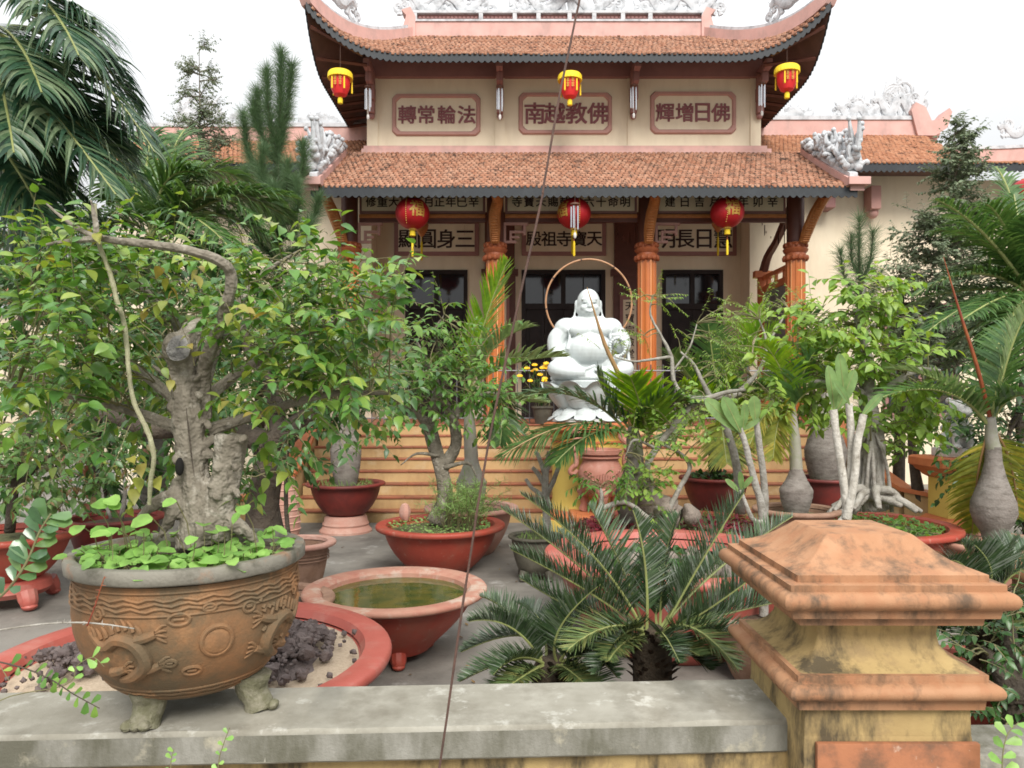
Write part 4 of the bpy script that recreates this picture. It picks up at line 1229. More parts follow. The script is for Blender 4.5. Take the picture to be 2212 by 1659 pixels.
WT = .85                                            # top of the boundary wall
wall = thing('boundary_wall', (-1.4, 2.9, 0), 'low boundary wall with stained grey concrete coping in the foreground', 'wall')
xs = np.linspace(-4.2, 1.05, 90)
mb = MB()
sec = [(.012, -.125), (0, -.115), (0, -.012), (.010, 0), (.405, 0), (.415, -.012), (.415, -.125)]
rowv = []
for x in xs:
    yf = 2.735 + .047 * x
    j = mnoise.noise(Vector((x * 6, 1, 2))) * .004 + mnoise.noise(Vector((x * 22, 5, 2))) * .002
    rowv.append([(x, yf + a + j, WT + b + (j if k in (2, 3) else 0)) for k, (a, b) in enumerate(sec)])
mb.grid(np.array(rowv)[:, ::-1])
mb.build('coping', m_cap, wall, angle=50)
fb = MB(); q = MB()
rowf = np.array([[(x, 2.735 + .047 * x - .0025 + mnoise.noise(Vector((x * 9, 1, z * 9))) * .0015, z) for z in np.linspace(WT - .113, WT - .016, 5)] for x in xs])
q.grid(rowf[:, ::-1]); q.build('coping_edge', m_capfront, wall)
mb = MB(); mb.box((-4.2, 2.80, 0), (1.05, 3.0, WT - .126)); mb.build('wall_body', m_pillar_y, wall)

PS = 1.08
PC = np.array([1.236, 2.71]) * PS
def pz(prof): return [(h * PS, EYE - (EYE - z) * PS if z > 0.01 else 0.0) for h, z in prof]
def sq(mb, prof, corner=.007, cx=PC[0], cy=PC[1], rot=0.0):
    """square moulding: profile (half width, z)"""
    v = []; k = 12
    for h, z in prof:
        c = min(corner, h * .3)
        for qx, qy in ((1, -1), (1, 1), (-1, 1), (-1, -1)):
            for t in (0, .5, 1):
                a0 = {(1, -1): -90, (1, 1): 0, (-1, 1): 90, (-1, -1): 180}[(qx, qy)]
                a = math.radians(a0 + 90 * t)
                v.append((cx + qx * (h - c) + c * math.cos(a), cy + qy * (h - c) + c * math.sin(a), z))
    f = [(i * k + j, i * k + (j + 1) % k, (i + 1) * k + (j + 1) % k, (i + 1) * k + j) for i in range(len(prof) - 1) for j in range(k)]
    f.append(tuple(range(k - 1, -1, -1))); f.append(tuple((len(prof) - 1) * k + j for j in range(k)))
    return mb.add(v, f)
def torus(hmax, zc, r, base):
    return [(base, zc - r)] + [(hmax - r + r * math.cos(a), zc + r * math.sin(a)) for a in np.linspace(-1.4, 1.4, 9)] + [(base, zc + r)]
pil = thing('gate_pillar', (PC[0], PC[1], 0), 'weathered orange and yellow wall pillar with moulded cap in the right foreground', 'pillar')
mb = MB()
sq(mb, pz([(.30, 1.320), (.305, 1.350), (.335, 1.352), (.34, 1.377)] + torus(.377, 1.412, .030, .335)[1:-1] + [(.347, 1.442), (.347, 1.462), (.312, 1.464), (.312, 1.486), (.27, 1.500), (.235, 1.517), (.205, 1.538), (.178, 1.562), (.155, 1.584), (.147, 1.590), (.05, 1.594)]))
roughen(mb, .0025, 14); mb.build('cap', m_pillar, pil, angle=28)
mb = MB(); sq(mb, pz([(.30, 1.158), (.262, 1.172), (.230, 1.196), (.210, 1.228), (.204, 1.262), (.208, 1.295), (.222, 1.319)]), corner=.012); mb.build('neck', m_pillar_y, pil)
mb = MB(); sq(mb, pz([(.287, 1.040), (.305, 1.046), (.308, 1.082)] + torus(.347, 1.110, .026, .308)[1:-1] + [(.312, 1.138), (.312, 1.160)])); roughen(mb, .0025, 14); mb.build('lower_moulding', m_pillar, pil, angle=28)
mb = MB(); sq(mb, pz([(.276, .95), (.274, 1.039)])); sq(mb, pz([(.278, 0), (.278, .938), (.276, .9495)])); mb.build('shaft', m_pillar_y, pil)
zt_ = EYE - (EYE - .935) * PS
mb = MB(); mb.box((PC[0] - .262, PC[1] - .325, .06), (PC[0] + .312, PC[1] - .3008, zt_), bev=.006); mb.build('panel', m_pillar_panel, pil)

# ------------------------------------------------------------------ pots
def bowl(parent, c, R, H, mat, lip=.06, base=.55, foot=None, soil=None, soil_d=.08, rim_mat=None, belly=1.0, seg=48, name='bowl', lip_h=.045, roll=True, z0=0.0):
    """round planter standing on c; rim radius R at height H"""
    x, y, z = c
    zz = z + z0
    h = H - z0
    pr = [(base * R, zz), (base * R * 1.03, zz + .01)]
    for t in np.linspace(.08, .93, 9):
        pr.append((R * (base + (0.965 - base) * math.sin(t * math.pi / 2) ** (.85 / belly)), zz + h * t))
    body = MB(); body.lathe(pr + [(R * .97, zz + h - lip_h)] + [(R * .9, zz + h - lip_h), (R * .86, zz + h - .2 * h), (R * .8, zz + h - soil_d - .05)], (x, y, 0), seg, cap1=False)
    b = body.build(name, mat, parent, angle=40)
    rm = MB()
    zl = zz + h - lip_h
    rp = [(R * .965, zl + .001), (R + lip * .7, zl + .001)] + [(R + lip * .7 + lip * .3 * math.cos(a), zl + lip_h / 2 + lip_h / 2 * math.sin(a)) for a in np.linspace(-1.3, 1.4, 6)] + [(R * .99, zz + h), (R * .93, zz + h - .006), (R * .905, zz + h - lip_h * .8)]
    rm.lathe(rp, (x, y, 0), seg, cap0=False, cap1=False); rm.build('rim', rim_mat or mat, b, angle=50)
    if soil is not None:
        sd = MB(); rr = R * .9
        sd.lathe([(0.0005, zz + h - soil_d + .04), (rr * .4, zz + h - soil_d + .03), (rr * .75, zz + h - soil_d + .005), (rr, zz + h - soil_d - .01)][::-1], (x, y, 0), 28)
        roughen(sd, .012, 9); sd.build('soil', soil, parent)
    return b

def bun_feet(parent, c, r, h, mat, n=3, a0=.4, rad=.07, scroll=True):
    for i in range(n):
        a = a0 + 2 * math.pi * i / n
        d = np.array([math.cos(a), math.sin(a), 0])
        p = np.array(c) + d * r
        f = MB(); f.tube([p + np.array([0, 0, h * 1.15]), p + d * rad * .5 + np.array([0, 0, h * .6]), p + d * rad * .4 + np.array([0, 0, rad * .55])], [rad * 1.1, rad, rad * .8], seg=10, sub=3)
        f.ell(p + d * rad * .7 + np.array([0, 0, rad * .52]), (rad * .85, rad * .85, rad * .5), 12, 8)
        f.build('foot', mat, parent)

# ---- large terracotta pot with bonsai standing on the wall
BC = np.array([P(412, 0, 2.95)[0], 2.95])
bons = thing('potted_bonsai', (BC[0], BC[1], WT), 'big bonsai with thick cut grey trunk in carved terracotta pot on the wall', 'potted plant')
PRF = [(r_ * .955, z_) for r_, z_ in [(.20, .955), (.25, .955), (.29, .985), (.335, 1.03), (.375, 1.08), (.408, 1.14), (.425, 1.20), (.432, 1.26), (.430, 1.32), (.426, 1.37), (.424, 1.405)]]
def pr_(z): return float(np.interp(z, [p[1] for p in PRF[1:]], [p[0] for p in PRF[1:]]))
mb = MB(); mb.lathe(PRF + [(.39, 1.404), (.375, 1.36)], (BC[0], BC[1], 0), 72, cap1=False); pot = mb.build('pot', m_terra, bons, angle=40)
mb = MB(); mb.lathe([(.398, 1.412), (.430, 1.413), (.438, 1.420), (.440, 1.455), (.434, 1.467), (.408, 1.470), (.395, 1.462), (.385, 1.40)], (BC[0], BC[1], 0), 72, cap0=False, cap1=False); roughen(mb, .003, 12); mb.build('rim', m_terra_rim, pot, angle=50)
def on(th, z, o=0.0): 
    r = pr_(z) + o
    return np.array([BC[0] + r * math.sin(th), BC[1] - r * math.cos(th), z])
def thx(px, z): return math.asin(max(-.98, min(.98, ((px - 1106) / F * 2.6 - BC[0]) / pr_(z))))
# braided bands
for z0, amp in ((1.385, .0), (1.362, .006), (1.345, .006), (1.328, .006), (1.308, 0), (1.012, .0), (.996, .003), (.978, 0)):
    rb = MB(); n = 96
    pts = [on(2 * math.pi * i / n, z0 + amp * math.sin(i * 1.7 + z0 * 50), .001) for i in range(n + 1)]
    rb.tube(pts, .0055 if amp == 0 else .0065, seg=5, cap=False); rb.build('relief_band', m_terra, pot)
def relief(pts, r, name='relief', k=4, seg=8):
    rb = MB(); q = np.array([on(t + .44, z + .04, .002) for t, z in catmull(pts, k)])
    rb.tube(q, r, seg=seg); return rb.build(name, m_terra, pot)
mz = 1.165
mt = .18
ring = [(mt + .125 * math.cos(a), mz + .052 * math.sin(a)) for a in np.linspace(0, 2 * math.pi, 25)]
relief(ring, .010, 'medallion_ring', k=2)
rb = MB(); cm = on(mt + .44, mz + .04, .0); nd = np.array([math.sin(mt + .44), -math.cos(mt + .44), -.06])
u_ = nrm(np.cross(nd, (0, 0, 1))); v_ = nrm(np.cross(u_, nd))
rb.tube([cm - nd * .012, cm + nd * .004, cm + nd * .009], [.046, .046, .038], seg=20); rb.build('medallion', m_terra, pot)
rr = random.Random(77)
def dragon(t0, s):
    relief([(t0 + s * .50, 1.03), (t0 + s * .34, 1.05), (t0 + s * .2, 1.10), (t0 + s * .26, 1.17), (t0 + s * .42, 1.19), (t0 + s * .56, 1.16), (t0 + s * .72, 1.20)], [.014, .022, .026, .026, .024, .02, .01])
    for i in range(9):                                            # back fins
        u = i / 8; a = t0 + s * (.22 + .5 * u); z = 1.205 + .02 * math.sin(u * 6)
        relief([(a, z), (a + s * .015, z + .02), (a + s * .05, z + .035)], [.009, .008, .004], k=2, seg=6)
    for (ta, za) in ((.10, 1.20), (.08, 1.085), (.40, 1.07)):     # legs with claws
        relief([(t0 + s * (ta + .16), za - .01), (t0 + s * (ta + .06), za), (t0 + s * ta, za + .01)], [.02, .017, .014])
        for c in (-.02, -.007, .007, .02):
            relief([(t0 + s * ta, za + .01 + c * .5), (t0 + s * (ta - .05), za + .012 + c * 1.3), (t0 + s * (ta - .085), za + .008 + c * 1.5)], [.007, .006, .003], k=2, seg=6)
    sp = [(t0 + s * .62 + .07 * (1 - i / 15) * math.cos(i * .8), 1.27 + .03 * (1 - i / 15) * math.sin(i * .8)) for i in range(15)]
    relief(sp, .007, k=2, seg=6)
dragon(-.10 - .1, -1)
dragon(.48, 1)
for (t, z, a, b) in ((-.12, 1.255, .085, .020), (.46, 1.262, .055, .018), (.12, 1.285, .05, .012), (-.20, 1.10, .05, .012), (-.02, 1.06, .08, .016)):
    relief([(t + a * math.cos(q), z + b * math.sin(q)) for q in np.linspace(0, 2 * math.pi, 13)], .0065, k=2, seg=6)
    relief([(t - a * .5, z), (t + a * .5, z)], .006, k=2, seg=6)
for i in range(26):
    t = rr.uniform(.55, 1.25); z = rr.uniform(1.05, 1.28)
    relief([(t, z), (t + .02, z + .012)], [.009, .007], k=2, seg=6)
for (px, d) in ((325, 2.755), (545, 2.90), (420, 3.06)):
    x = (px - 1106) / F * d
    f = MB(); dirv = nrm(np.array([x - BC[0], d - BC[1], 0]) + 1e-6)
    f.tube([(x, d, .985), (x, d, .93), (x + dirv[0] * .02, d + dirv[1] * .02, .885), (x + dirv[0] * .03, d + dirv[1] * .03, .852)], [.075, .06, .052, .058], seg=12, sub=3)
    for s in (-1, 0, 1):
        f.ell((x + dirv[0] * .06 + s * .03, d + dirv[1] * .06 - .01, .870), (.022, .03, .02), 8, 6)
    roughen(f, .006, 25); f.build('foot', m_terra_foot, pot)
mb = MB(); mb.lathe([(.385, 1.42), (.3, 1.435), (.15, 1.45), (.0005, 1.455)], (BC[0], BC[1], 0), 40); roughen(mb, .012, 12); mb.build('soil', m_soil, bons)
# trunk
D0 = 2.95
tr = MB()
tr.tube([P(440, 1175, D0), P(432, 1110, D0), P(418, 1030, D0), P(408, 930, D0), P(398, 830, D0), P(388, 770, D0 - .02)], [.10, .074, .060, .055, .055, .055], seg=18, sub=5)
tr.tube([P(388, 790, D0), P(384, 752, D0 - .06), P(380, 748, D0 - .10)], [.056, .056, .054], seg=16, sub=3)
tr.tube([P(395, 760, D0), P(415, 715, D0 + .02), P(440, 692, D0 + .03)], [.06, .045, .012], seg=10, sub=3)
tr.tube([P(452, 1150, D0 - .02), P(480, 1080, D0 - .03), P(492, 1010, D0 - .03), P(498, 960, D0 - .04), P(500, 940, D0 - .04)], [.08, .062, .058, .064, .060], seg=16, sub=4)
for (a, b) in ((300, 1090), (345, 1130), (520, 1125), (560, 1150)): tr.tube([P(420, 1080, D0), P((a + 420) / 2, (b + 1060) / 2, D0 - .04), P(a, b + 30, D0 - .05)], [.05, .03, .014], seg=8, sub=3)
for i in range(26):
    u = rr.random(); y = 800 + 320 * u; x = 400 + 30 * u + rr.choice((-1, 1)) * (36 + 14 * u) * rr.uniform(.6, 1)
    tr.ell(P(x, y, D0 - rr.uniform(0, .05)), rr.uniform(.012, .022), 8, 6)
for i in range(14): tr.ell(P(rr.uniform(445, 535), rr.uniform(940, 1080), D0 - .1 + rr.uniform(0, .03)), rr.uniform(.01, .02), 8, 6)
tr = remeshed(tr, .0085, 2); roughen(tr, .010, 11, 3, .6); roughen(tr, .009, 38, 7, .18); roughen(tr, .003, 90, 1, .4); tr.build('trunk', m_bark, bons, angle=0)
for (x, y, rx, ry, d) in ((384, 752, .050, .050, D0 - .130),):
    cf = MB(); cf.lathe([(.0005, .006), (rx * .55, .004), (rx, -.004)][::-1], (0, 0, 0), 20)
    roughen(cf, .004, 40)
    nv = nrm(np.array([-.15, -1, .12])); ux = nrm(np.cross((0, 0, 1), nv)); uy = np.cross(nv, ux)
    for V in cf.V: V[:] = P(x, y, d) + V[:, :1] * ux + V[:, 1:2] * uy + V[:, 2:3] * nv
    cf.build('cut_face', M('sawn_wood', (.26, .25, .23), (.10, .095, .09), scale=22, rough=.9, stain=(.03, .03, .03), stain_scale=14, stain_at=.54, bump=.8, bump_scale=40), bons)
hl = MB(); hl.ell(P(388, 1008, D0 - .082), (.016, .016, .036), 12, 8); hl.build('hollow_shade', M('hollow_shade_black', (.008, .007, .006), rough=1, bump=0), bons)  # solid black lump painted as the shade inside a trunk hole
cr_ = MB(); cr_.tube([P(402, 880, D0 - .082), P(408, 930, D0 - .083), P(414, 985, D0 - .09), P(420, 1030, D0 - .1)], [.001, .0035, .003, .001], seg=5, sub=3); cr_.build('bark_crack', m_bark_d, bons)
br = MB()
BR = [P(436, 900, D0 + .05), P(440, 800, D0 + .0), P(470, 715, D0 - .1), P(492, 650, D0 - .18), P(500, 598, D0 - .22), P(478, 566, D0 - .25), P(415, 543, D0 - .27), P(330, 528, D0 - .28), P(215, 514, D0 - .28), P(150, 482, D0 - .28), P(100, 440, D0 - .28)]
br.tube(BR, [.04, .030, .025, .023, .021, .019, .017, .015, .012, .008, .003], seg=10, sub=5)
br.tube([P(210, 515, D0 - .28), P(160, 520, D0 - .28), P(100, 528, D0 - .28)], [.014, .010, .005], seg=7, sub=3)
br.tube([P(210, 520, D0 - .28), P(205, 470, D0 - .28), P(196, 432, D0 - .28)], [.012, .009, .003], seg=7, sub=3)
br.tube([P(440, 775, D0), P(458, 740, D0 - .05), P(500, 722, D0 - .08), P(545, 695, D0 - .1)], [.014, .012, .009, .005], seg=7, sub=4)
br.tube([P(400, 830, D0), P(360, 810, D0 - .04), P(330, 790, D0 - .05)], [.02, .014, .006], seg=7, sub=3)
br.tube([P(410, 780, D0), P(370, 770, D0), P(340, 772, D0 - .03)], [.014, .012, .004], seg=7, sub=3)
LIMBS = [[P(420, 900, D0 + .1), P(300, 800, D0 + .25), P(180, 720, D0 + .3), P(60, 660, D0 + .2)],
         [P(430, 870, D0 + .1), P(540, 790, D0 + .25), P(660, 720, D0 + .25), P(800, 680, D0 + .2)],
         [P(430, 880, D0 + .12), P(480, 720, D0 + .35), P(560, 600, D0 + .4), P(650, 540, D0 + .35)],
         [P(430, 880, D0 + .12), P(380, 700, D0 + .4), P(280, 600, D0 + .45), P(180, 560, D0 + .4)],
         [P(450, 930, D0 + .1), P(600, 880, D0 + .2), P(720, 850, D0 + .15), P(840, 850, D0 + .1)],
         [P(400, 930, D0 + .1), P(260, 880, D0 + .15), P(130, 850, D0 + .1), P(20, 830, D0)]]
for l in LIMBS: br.tube(l, [.028, .02, .014, .006], seg=8, sub=4)
roughen(br, .003, 30); br.build('branches', m_bark, bons)
vn = MB(); vn.tube([P(204, 440, 2.72), P(214, 525, 2.72), P(238, 590, 2.71), P(250, 640, 2.7), P(270, 710, 2.7), P(278, 800, 2.69), P(290, 870, 2.7), P(318, 930, 2.7), P(332, 985, 2.7), P(326, 1035, 2.72), P(322, 1090, 2.75)], [.006] + [.0085] * 9 + [.007], seg=8, sub=6); roughen(vn, .003, 40); vn.build('hanging_stem', M('pale_stem', (.36, .35, .22), (.26, .25, .15), scale=25, rough=.8, bump=.5), bons)
lv, tw = Leaves(), MB()
r = random.Random(3)
LT = leaf_template(.60, .28, .14, 'heart')
limbpts = [p for l in LIMBS for p in catmull(l, 6)]
def cloud(cx, cy, rx, ry, d, rd, n, size=.072, nl=10, tl=.30, L=lv, droop=.12):
    for _ in range(int(n * 1.2)):
        while True:
            u, v, w = r.uniform(-1, 1), r.uniform(-1, 1), r.uniform(-1, 1)
            if u * u + v * v + w * w <= 1: break
        p = P(cx + u * rx, cy + v * ry, d + w * rd)
        best = min(limbpts, key=lambda q: float(np.sum((q - p) ** 2)))
        if r.random() < .6: tw.tube(bez(best, (best + p) / 2 + np.array([0, 0, .03]), p, 5), [.004, .0035, .003, .0025, .002], seg=4, cap=False)
        dv = nrm(p - best) * .8 + np.array([r.gauss(0, .5), r.gauss(0, .5), r.gauss(.1, .3)])
        twig(tw, L, p, dv, tl * r.uniform(.6, 1.3), nl, size, r, droop, rad=.0022, hang=.28)
cloud(150, 700, 190, 190, 2.95, .45, 66)
cloud(190, 600, 170, 90, 3.15, .25, 26)
cloud(400, 640, 160, 120, 3.35, .22, 36)
cloud(650, 640, 140, 130, 3.15, .3, 36)
cloud(640, 760, 210, 130, 3.15, .32, 60)
cloud(790, 700, 80, 90, 3.0, .25, 16)
cloud(690, 820, 160, 60, 3.0, .28, 26)
cloud(130, 850, 170, 90, 3.0, .4, 36)
cloud(350, 860, 120, 120, 3.4, .2, 26)
cloud(560, 960, 70, 60, 3.2, .2, 8)
for (x0, y0, x1, y1, n) in ((655, 560, 685, 458, 9), (540, 610, 850, 590, 11), (590, 560, 740, 590, 8), (360, 560, 335, 470, 7), (520, 560, 535, 480, 7), (690, 900, 790, 960, 7), (640, 940, 700, 1010, 6), (120, 540, 90, 455, 7), (250, 530, 262, 462, 6), (60, 560, 20, 480, 6), (440, 560, 455, 490, 6), (610, 560, 600, 490, 6), (740, 600, 800, 540, 7), (780, 640, 880, 640, 8), (800, 740, 900, 730, 8), (30, 640, -20, 600, 6), (760, 820, 870, 830, 8)):
    a, b = P(x0, y0, 2.95), P(x1, y1, 2.9)
    twig(tw, lv, a, b - a, np.linalg.norm(b - a), n, .062, r, .12, rad=.003, hang=.3)
lv.build('leaf_mass', l_bonsai, bons, LT, singles=300)
lv2 = Leaves()
for (x, y) in ((230, 520), (270, 560), (190, 540), (330, 560), (440, 560), (470, 620), (560, 690), (420, 790), (330, 760), (150, 510), (380, 640), (610, 650)):
    p = P(x, y, 2.78)
    twig(tw, lv2, p, rdir(r), .16, 5, .065, r, .4, rad=.002)
for (x, y) in ((300, 1010), (350, 1050), (560, 900), (600, 880)):
    twig(tw, lv2, P(x, y, 2.8), rdir(r, .3), .18, 7, .07, r, .4, rad=.002)
lv2.build('turning_leaf_mass', l_bonsai_y, bons, LT)
tw.build('twigs', m_twig, bons, kind='stuff')
# weeds in the pot
wv, ws = Leaves(), MB()
for i in range(230):
    a = r.uniform(0, 2 * math.pi); q = math.sqrt(r.uniform(.15, 1)) * .37
    if r.random() < .62: a = r.uniform(-2.9, -.1)
    p = np.array([BC[0] + q * math.cos(a), BC[1] + q * math.sin(a), 1.44])
    h = r.uniform(.015, .06) + (.10 if r.random() < .07 else 0)
    t = p + np.array([r.gauss(0, .02), r.gauss(0, .02) - .01, h])
    ws.tube([p, (p + t) / 2 + np.array([.004, 0, .004]), t], .0017, seg=4, cap=False)
    dv = np.array([math.cos(a) * .8 + r.gauss(0, .5), math.sin(a) * .8 + r.gauss(0, .5), r.uniform(-.25, .25)])
    wv.add(t, dv, np.array([r.gauss(0, .3), -.35 + r.gauss(0, .25), 1]), r.uniform(.032, .07))
for (x, y, s) in ((205, 1085, .06), (175, 1135, .055), (235, 1075, .06), (330, 1120, .075), (525, 1092, .055), (240, 1090, .045), (380, 1080, .05), (250, 1140, .05)):
    b = P(x, y, 2.72); a = np.array([b[0] + .03, b[1] + .08, 1.44])
    ws.tube([a, (a + b) / 2 + np.array([0, .02, .03]), b], .0022, seg=5, cap=False)
    wv.add(b, np.array([r.gauss(0, .6), -.5, -.2]), np.array([0, -.6, 1]), s)
wv.build('weed_leaf_mass', l_weed, bons, leaf_template(.95, .15, .12, 'round'), singles=240, single_name='weed_leaf')
ws.build('weed_stems', m_twig, bons, kind='stuff')

# ---- wide sand bowl with heaped lava rock
sc = P(418, 0, 4.25)
sb = thing('sand_bowl', (sc[0], sc[1], 0), 'wide red bowl of sand with a heap of dark lava rock, behind the wall', 'planter')
bowl(sb, (sc[0], sc[1], 0), 1.04, .60, m_pinkred, lip=.085, base=.7, soil=None, seg=72, lip_h=.07)
mb = MB(); mb.lathe([(.97, .52), (.8, .545), (.4, .55), (.0005, .55)], (sc[0], sc[1], 0), 48); roughen(mb, .01, 6); mb.build('sand', m_sand, sb)
rk = []
for k in range(5):
    m_ = MB(); m_.ell((0, 0, 0), (1, .8, .7), 9, 7); rng = random.Random(k + 50)
    roughen(m_, .45, 1.7, k * 7.3); roughen(m_, .18, 5.0, k * 3.1)
    me = m_.mesh('lava_rock', angle=30); me.materials.append(m_lava); rk.append(me)
rg = random.Random(8)
hb_ = MB(); hb_.lathe([(.40, .53), (.30, .57), (.15, .64), (.0005, .67)], (0, 0, 0), 24)
for V in hb_.V: V[:] = V * np.array([.62, 1.0, 1]) + np.array([sc[0] + .50, sc[1] + .05, 0])
roughen(hb_, .05, 8); roughen(hb_, .02, 25); hb_.build('rock_heap', m_lava, sb, angle=20)
for i in range(300):
    if i < 230: cx_, cy_, hh = 690, 1375, 1
    else: cx_, cy_, hh = 215, 1420, .7
    base = P(cx_, cy_, 4.55)
    u = min(abs(rg.gauss(0, .42)), 1.2); a = rg.uniform(0, 6.28)
    if i < 230: x = sc[0] + .50 + u * .34 * math.cos(a); y = sc[1] + .05 + u * .52 * math.sin(a)
    else: x = sc[0] - .55 + u * .42 * math.cos(a); y = sc[1] - .1 + u * .42 * math.sin(a)
    z = .56 + max(0, .20 * hh * (1 - u)) * (rg.uniform(.85, 1.05) if i < 230 else rg.uniform(.4, 1))
    s = rg.uniform(.024, .055)
    rot = np.array(Matrix.Rotation(rg.uniform(0, 6.28), 3, 'Z') @ Matrix.Rotation(rg.uniform(0, 6.28), 3, 'X')) * s
    place('lava_rock', rk[rg.randrange(5)], sb, (x, y, z), rot)

sr = MB(); Lp, Lm = [], []
tv = np.array([(-.9, -.7, -.5), (.9, -.8, -.4), (.7, .8, -.5), (-.8, .7, -.4), (-.5, -.6, .6), (.7, -.4, .5), (.5, .6, .7), (-.7, .4, .5)]); tf_ = np.array([(0, 3, 2, 1), (4, 5, 6, 7), (0, 1, 5, 4), (1, 2, 6, 5), (2, 3, 7, 6), (3, 0, 4, 7)])
for i in range(900):
    u = min(abs(rg.gauss(0, .45)), 1.25); a = rg.uniform(0, 6.28)
    if i < 640: x, y, hh = sc[0] + .50 + u * .36 * math.cos(a), sc[1] + .05 + u * .55 * math.sin(a), .16
    else: x, y, hh = sc[0] - .55 + u * .46 * math.cos(a), sc[1] - .1 + u * .46 * math.sin(a), .1
    Lp.append((x, y, .555 + max(0, hh * (1 - u)) + rg.uniform(0, .02)))
    Lm.append(np.array(Matrix.Rotation(rg.uniform(0, 6.28), 3, 'Z') @ Matrix.Rotation(rg.uniform(0, 6.28), 3, 'X')) * rg.uniform(.008, .022))
sr.inst(tv, tf_, np.array(Lp), np.array(Lm)); sr.build('small_lava_rock', m_lava, sb, kind='stuff', smooth=False)

# ---- worn water bowl on feet
c = P(855, 0, 5.9)
wb = thing('water_bowl', (c[0], c[1], 0), 'round red bowl with worn pink rim, full of murky water', 'bowl')
b = bowl(wb, (c[0], c[1], 0), .645, .56, m_red, lip=.085, base=.42, rim_mat=m_rimworn, lip_h=.05, belly=.75, z0=.08)
mb = MB(); mb.lathe([(.60, .553), (.57, .53), (.555, .47)], (c[0], c[1], 0), 48, cap0=False, cap1=False); mb.build('inner_wall', m_rimworn, b)
mb = MB(); mb.lathe([(.57, .497), (.0005, .497)], (c[0], c[1], 0), 48); mb.build('water', m_water, wb)
bun_feet(wb, (c[0], c[1], 0), .27, .10, m_red, 3, -1.35, .06)

# ---- thin rusty wire hanging across the view
wr_ = MB(); wr_.tube([P(1262, -60, 2.3), P(1250, 10, 2.3), P(1212, 190, 2.28), P(1175, 400, 2.26), P(1168, 440, 2.26), P(1110, 700, 2.25), P(1055, 960, 2.25), P(1010, 1240, 2.25), P(982, 1430, 2.25), P(950, 1655, 2.25), P(945, 1720, 2.25), P(928, 2310, 2.25)], .0038, seg=7, sub=4)
roughen(wr_, .0015, 60)
wr_.build('rusty_wire', m_rust, None, loc=P(928, 2310, 2.25), label='thin rusty wire rising diagonally across the whole view', cat='wire')

# ------------------------------------------------------------------ laughing Buddha on a lotus, round pedestal, hoop
SD = 11.6; K = SD / F
SX = P(1271, 0, SD)[0]
def S(dx, z, dy=0.0): return np.array([SX + dx, SD + dy, z])
ped = thing('round_pedestal', (SX, SD, 0), 'yellow round pedestal with orange rings under the white statue', 'pedestal')
mb = MB(); mb.lathe([(.60, .36), (.585, .42), (.565, .50), (.565, 1.46), (.59, 1.52)], (SX, SD, 0), 56); mb.build('drum', m_yellow, ped)
mb = MB(); mb.lathe([(.59, 1.522), (.66, 1.55), (.70, 1.58), (.70, 1.66), (.64, 1.69), (.0005, 1.695)], (SX, SD, 0), 56); mb.build('cap', m_orange, ped)
mb = MB(); mb.lathe([(.572, 1.38), (.59, 1.385), (.59, 1.41), (.572, 1.415)], (SX, SD, 0), 56); mb.build('ring', m_orange, ped)
mb = MB(); mb.lathe([(.72, .22), (.71, .28), (.64, .31), (.61, .358)], (SX, SD, 0), 56); mb.build('base_ring', m_orange, ped)
mb = MB(); mb.lathe([(.78, 0), (.78, .10), (.74, .218)], (SX, SD, 0), 56); mb.build('foot_ring', m_yellow, ped)

stt = thing('buddha_statue', (SX, SD, 1.7), 'white marble laughing Buddha seated on a lotus base', 'statue')
q = MB()
Hc = 3.525
q.ell(S(0, Hc + .02), (.182, .19, .228), 20, 14)                       # skull
q.ell(S(0, Hc - .10, -.03), (.185, .175, .14), 18, 12)                # jowls
q.ell(S(0, Hc - .16, -.05), (.12, .13, .09), 14, 10)                  # chin
q.ell(S(0, Hc - .25, .02), (.145, .15, .09), 16, 10)                  # neck roll
q.ell(S(0, Hc - .02, -.19), (.028, .045, .04), 10, 8); q.ell(S(0, Hc - .05, -.20), (.042, .034, .026), 10, 8)
for s in (-1, 1):
    q.ell(S(s * .085, Hc - .065, -.155), (.058, .05, .048), 12, 8)    # cheek
    q.ell(S(s * .075, Hc + .06, -.165), (.06, .03, .016), 10, 6)      # brow
    q.ell(S(s * .072, Hc + .022, -.172), (.04, .022, .012), 10, 6)    # lid
    q.ell(S(s * .195, Hc - .01, .02), (.022, .045, .085), 10, 8)         # ear
    q.tube([S(s * .20, Hc - .05, .02), S(s * .212, Hc - .14, .01), S(s * .225, Hc - .20, .0)], [.018, .016, .024], seg=10, sub=3)
    q.ell(S(s * .235, Hc - .225, .0), (.045, .035, .03), 10, 8)
    q.ell(S(s * .155, 3.10, -.24), (.17, .10, .11), 14, 10)           # breast
    q.ell(S(s * .34, 3.14, .02), (.20, .20, .18), 14, 10)              # shoulder
q.tube([S(-.075, Hc - .105, -.185), S(0, Hc - .128, -.205), S(.075, Hc - .105, -.185)], [.012, .022, .012], seg=8, sub=4)
q.ell(S(0, Hc - .155, -.185), (.04, .03, .018), 10, 6)
q.ell(S(0, 3.08, .05), (.40, .30, .30), 22, 14)
q.ell(S(0, 2.80, -.10), (.39, .36, .30), 24, 16)                      # belly
q.ell(S(0, 2.55, .05), (.50, .38, .26), 22, 14)
q.tube([S(-.38, 3.10), S(-.49, 2.98, -.02), S(-.50, 2.80, -.08), S(-.42, 2.62, -.22), S(-.30, 2.54, -.34)], [.15, .15, .135, .12, .09], seg=14, sub=4)
q.tube([S(.38, 3.10), S(.50, 3.0, -.02), S(.52, 2.86, -.12), S(.44, 2.86, -.26), S(.38, 2.90, -.33)], [.15, .14, .125, .10, .085], seg=14, sub=4)
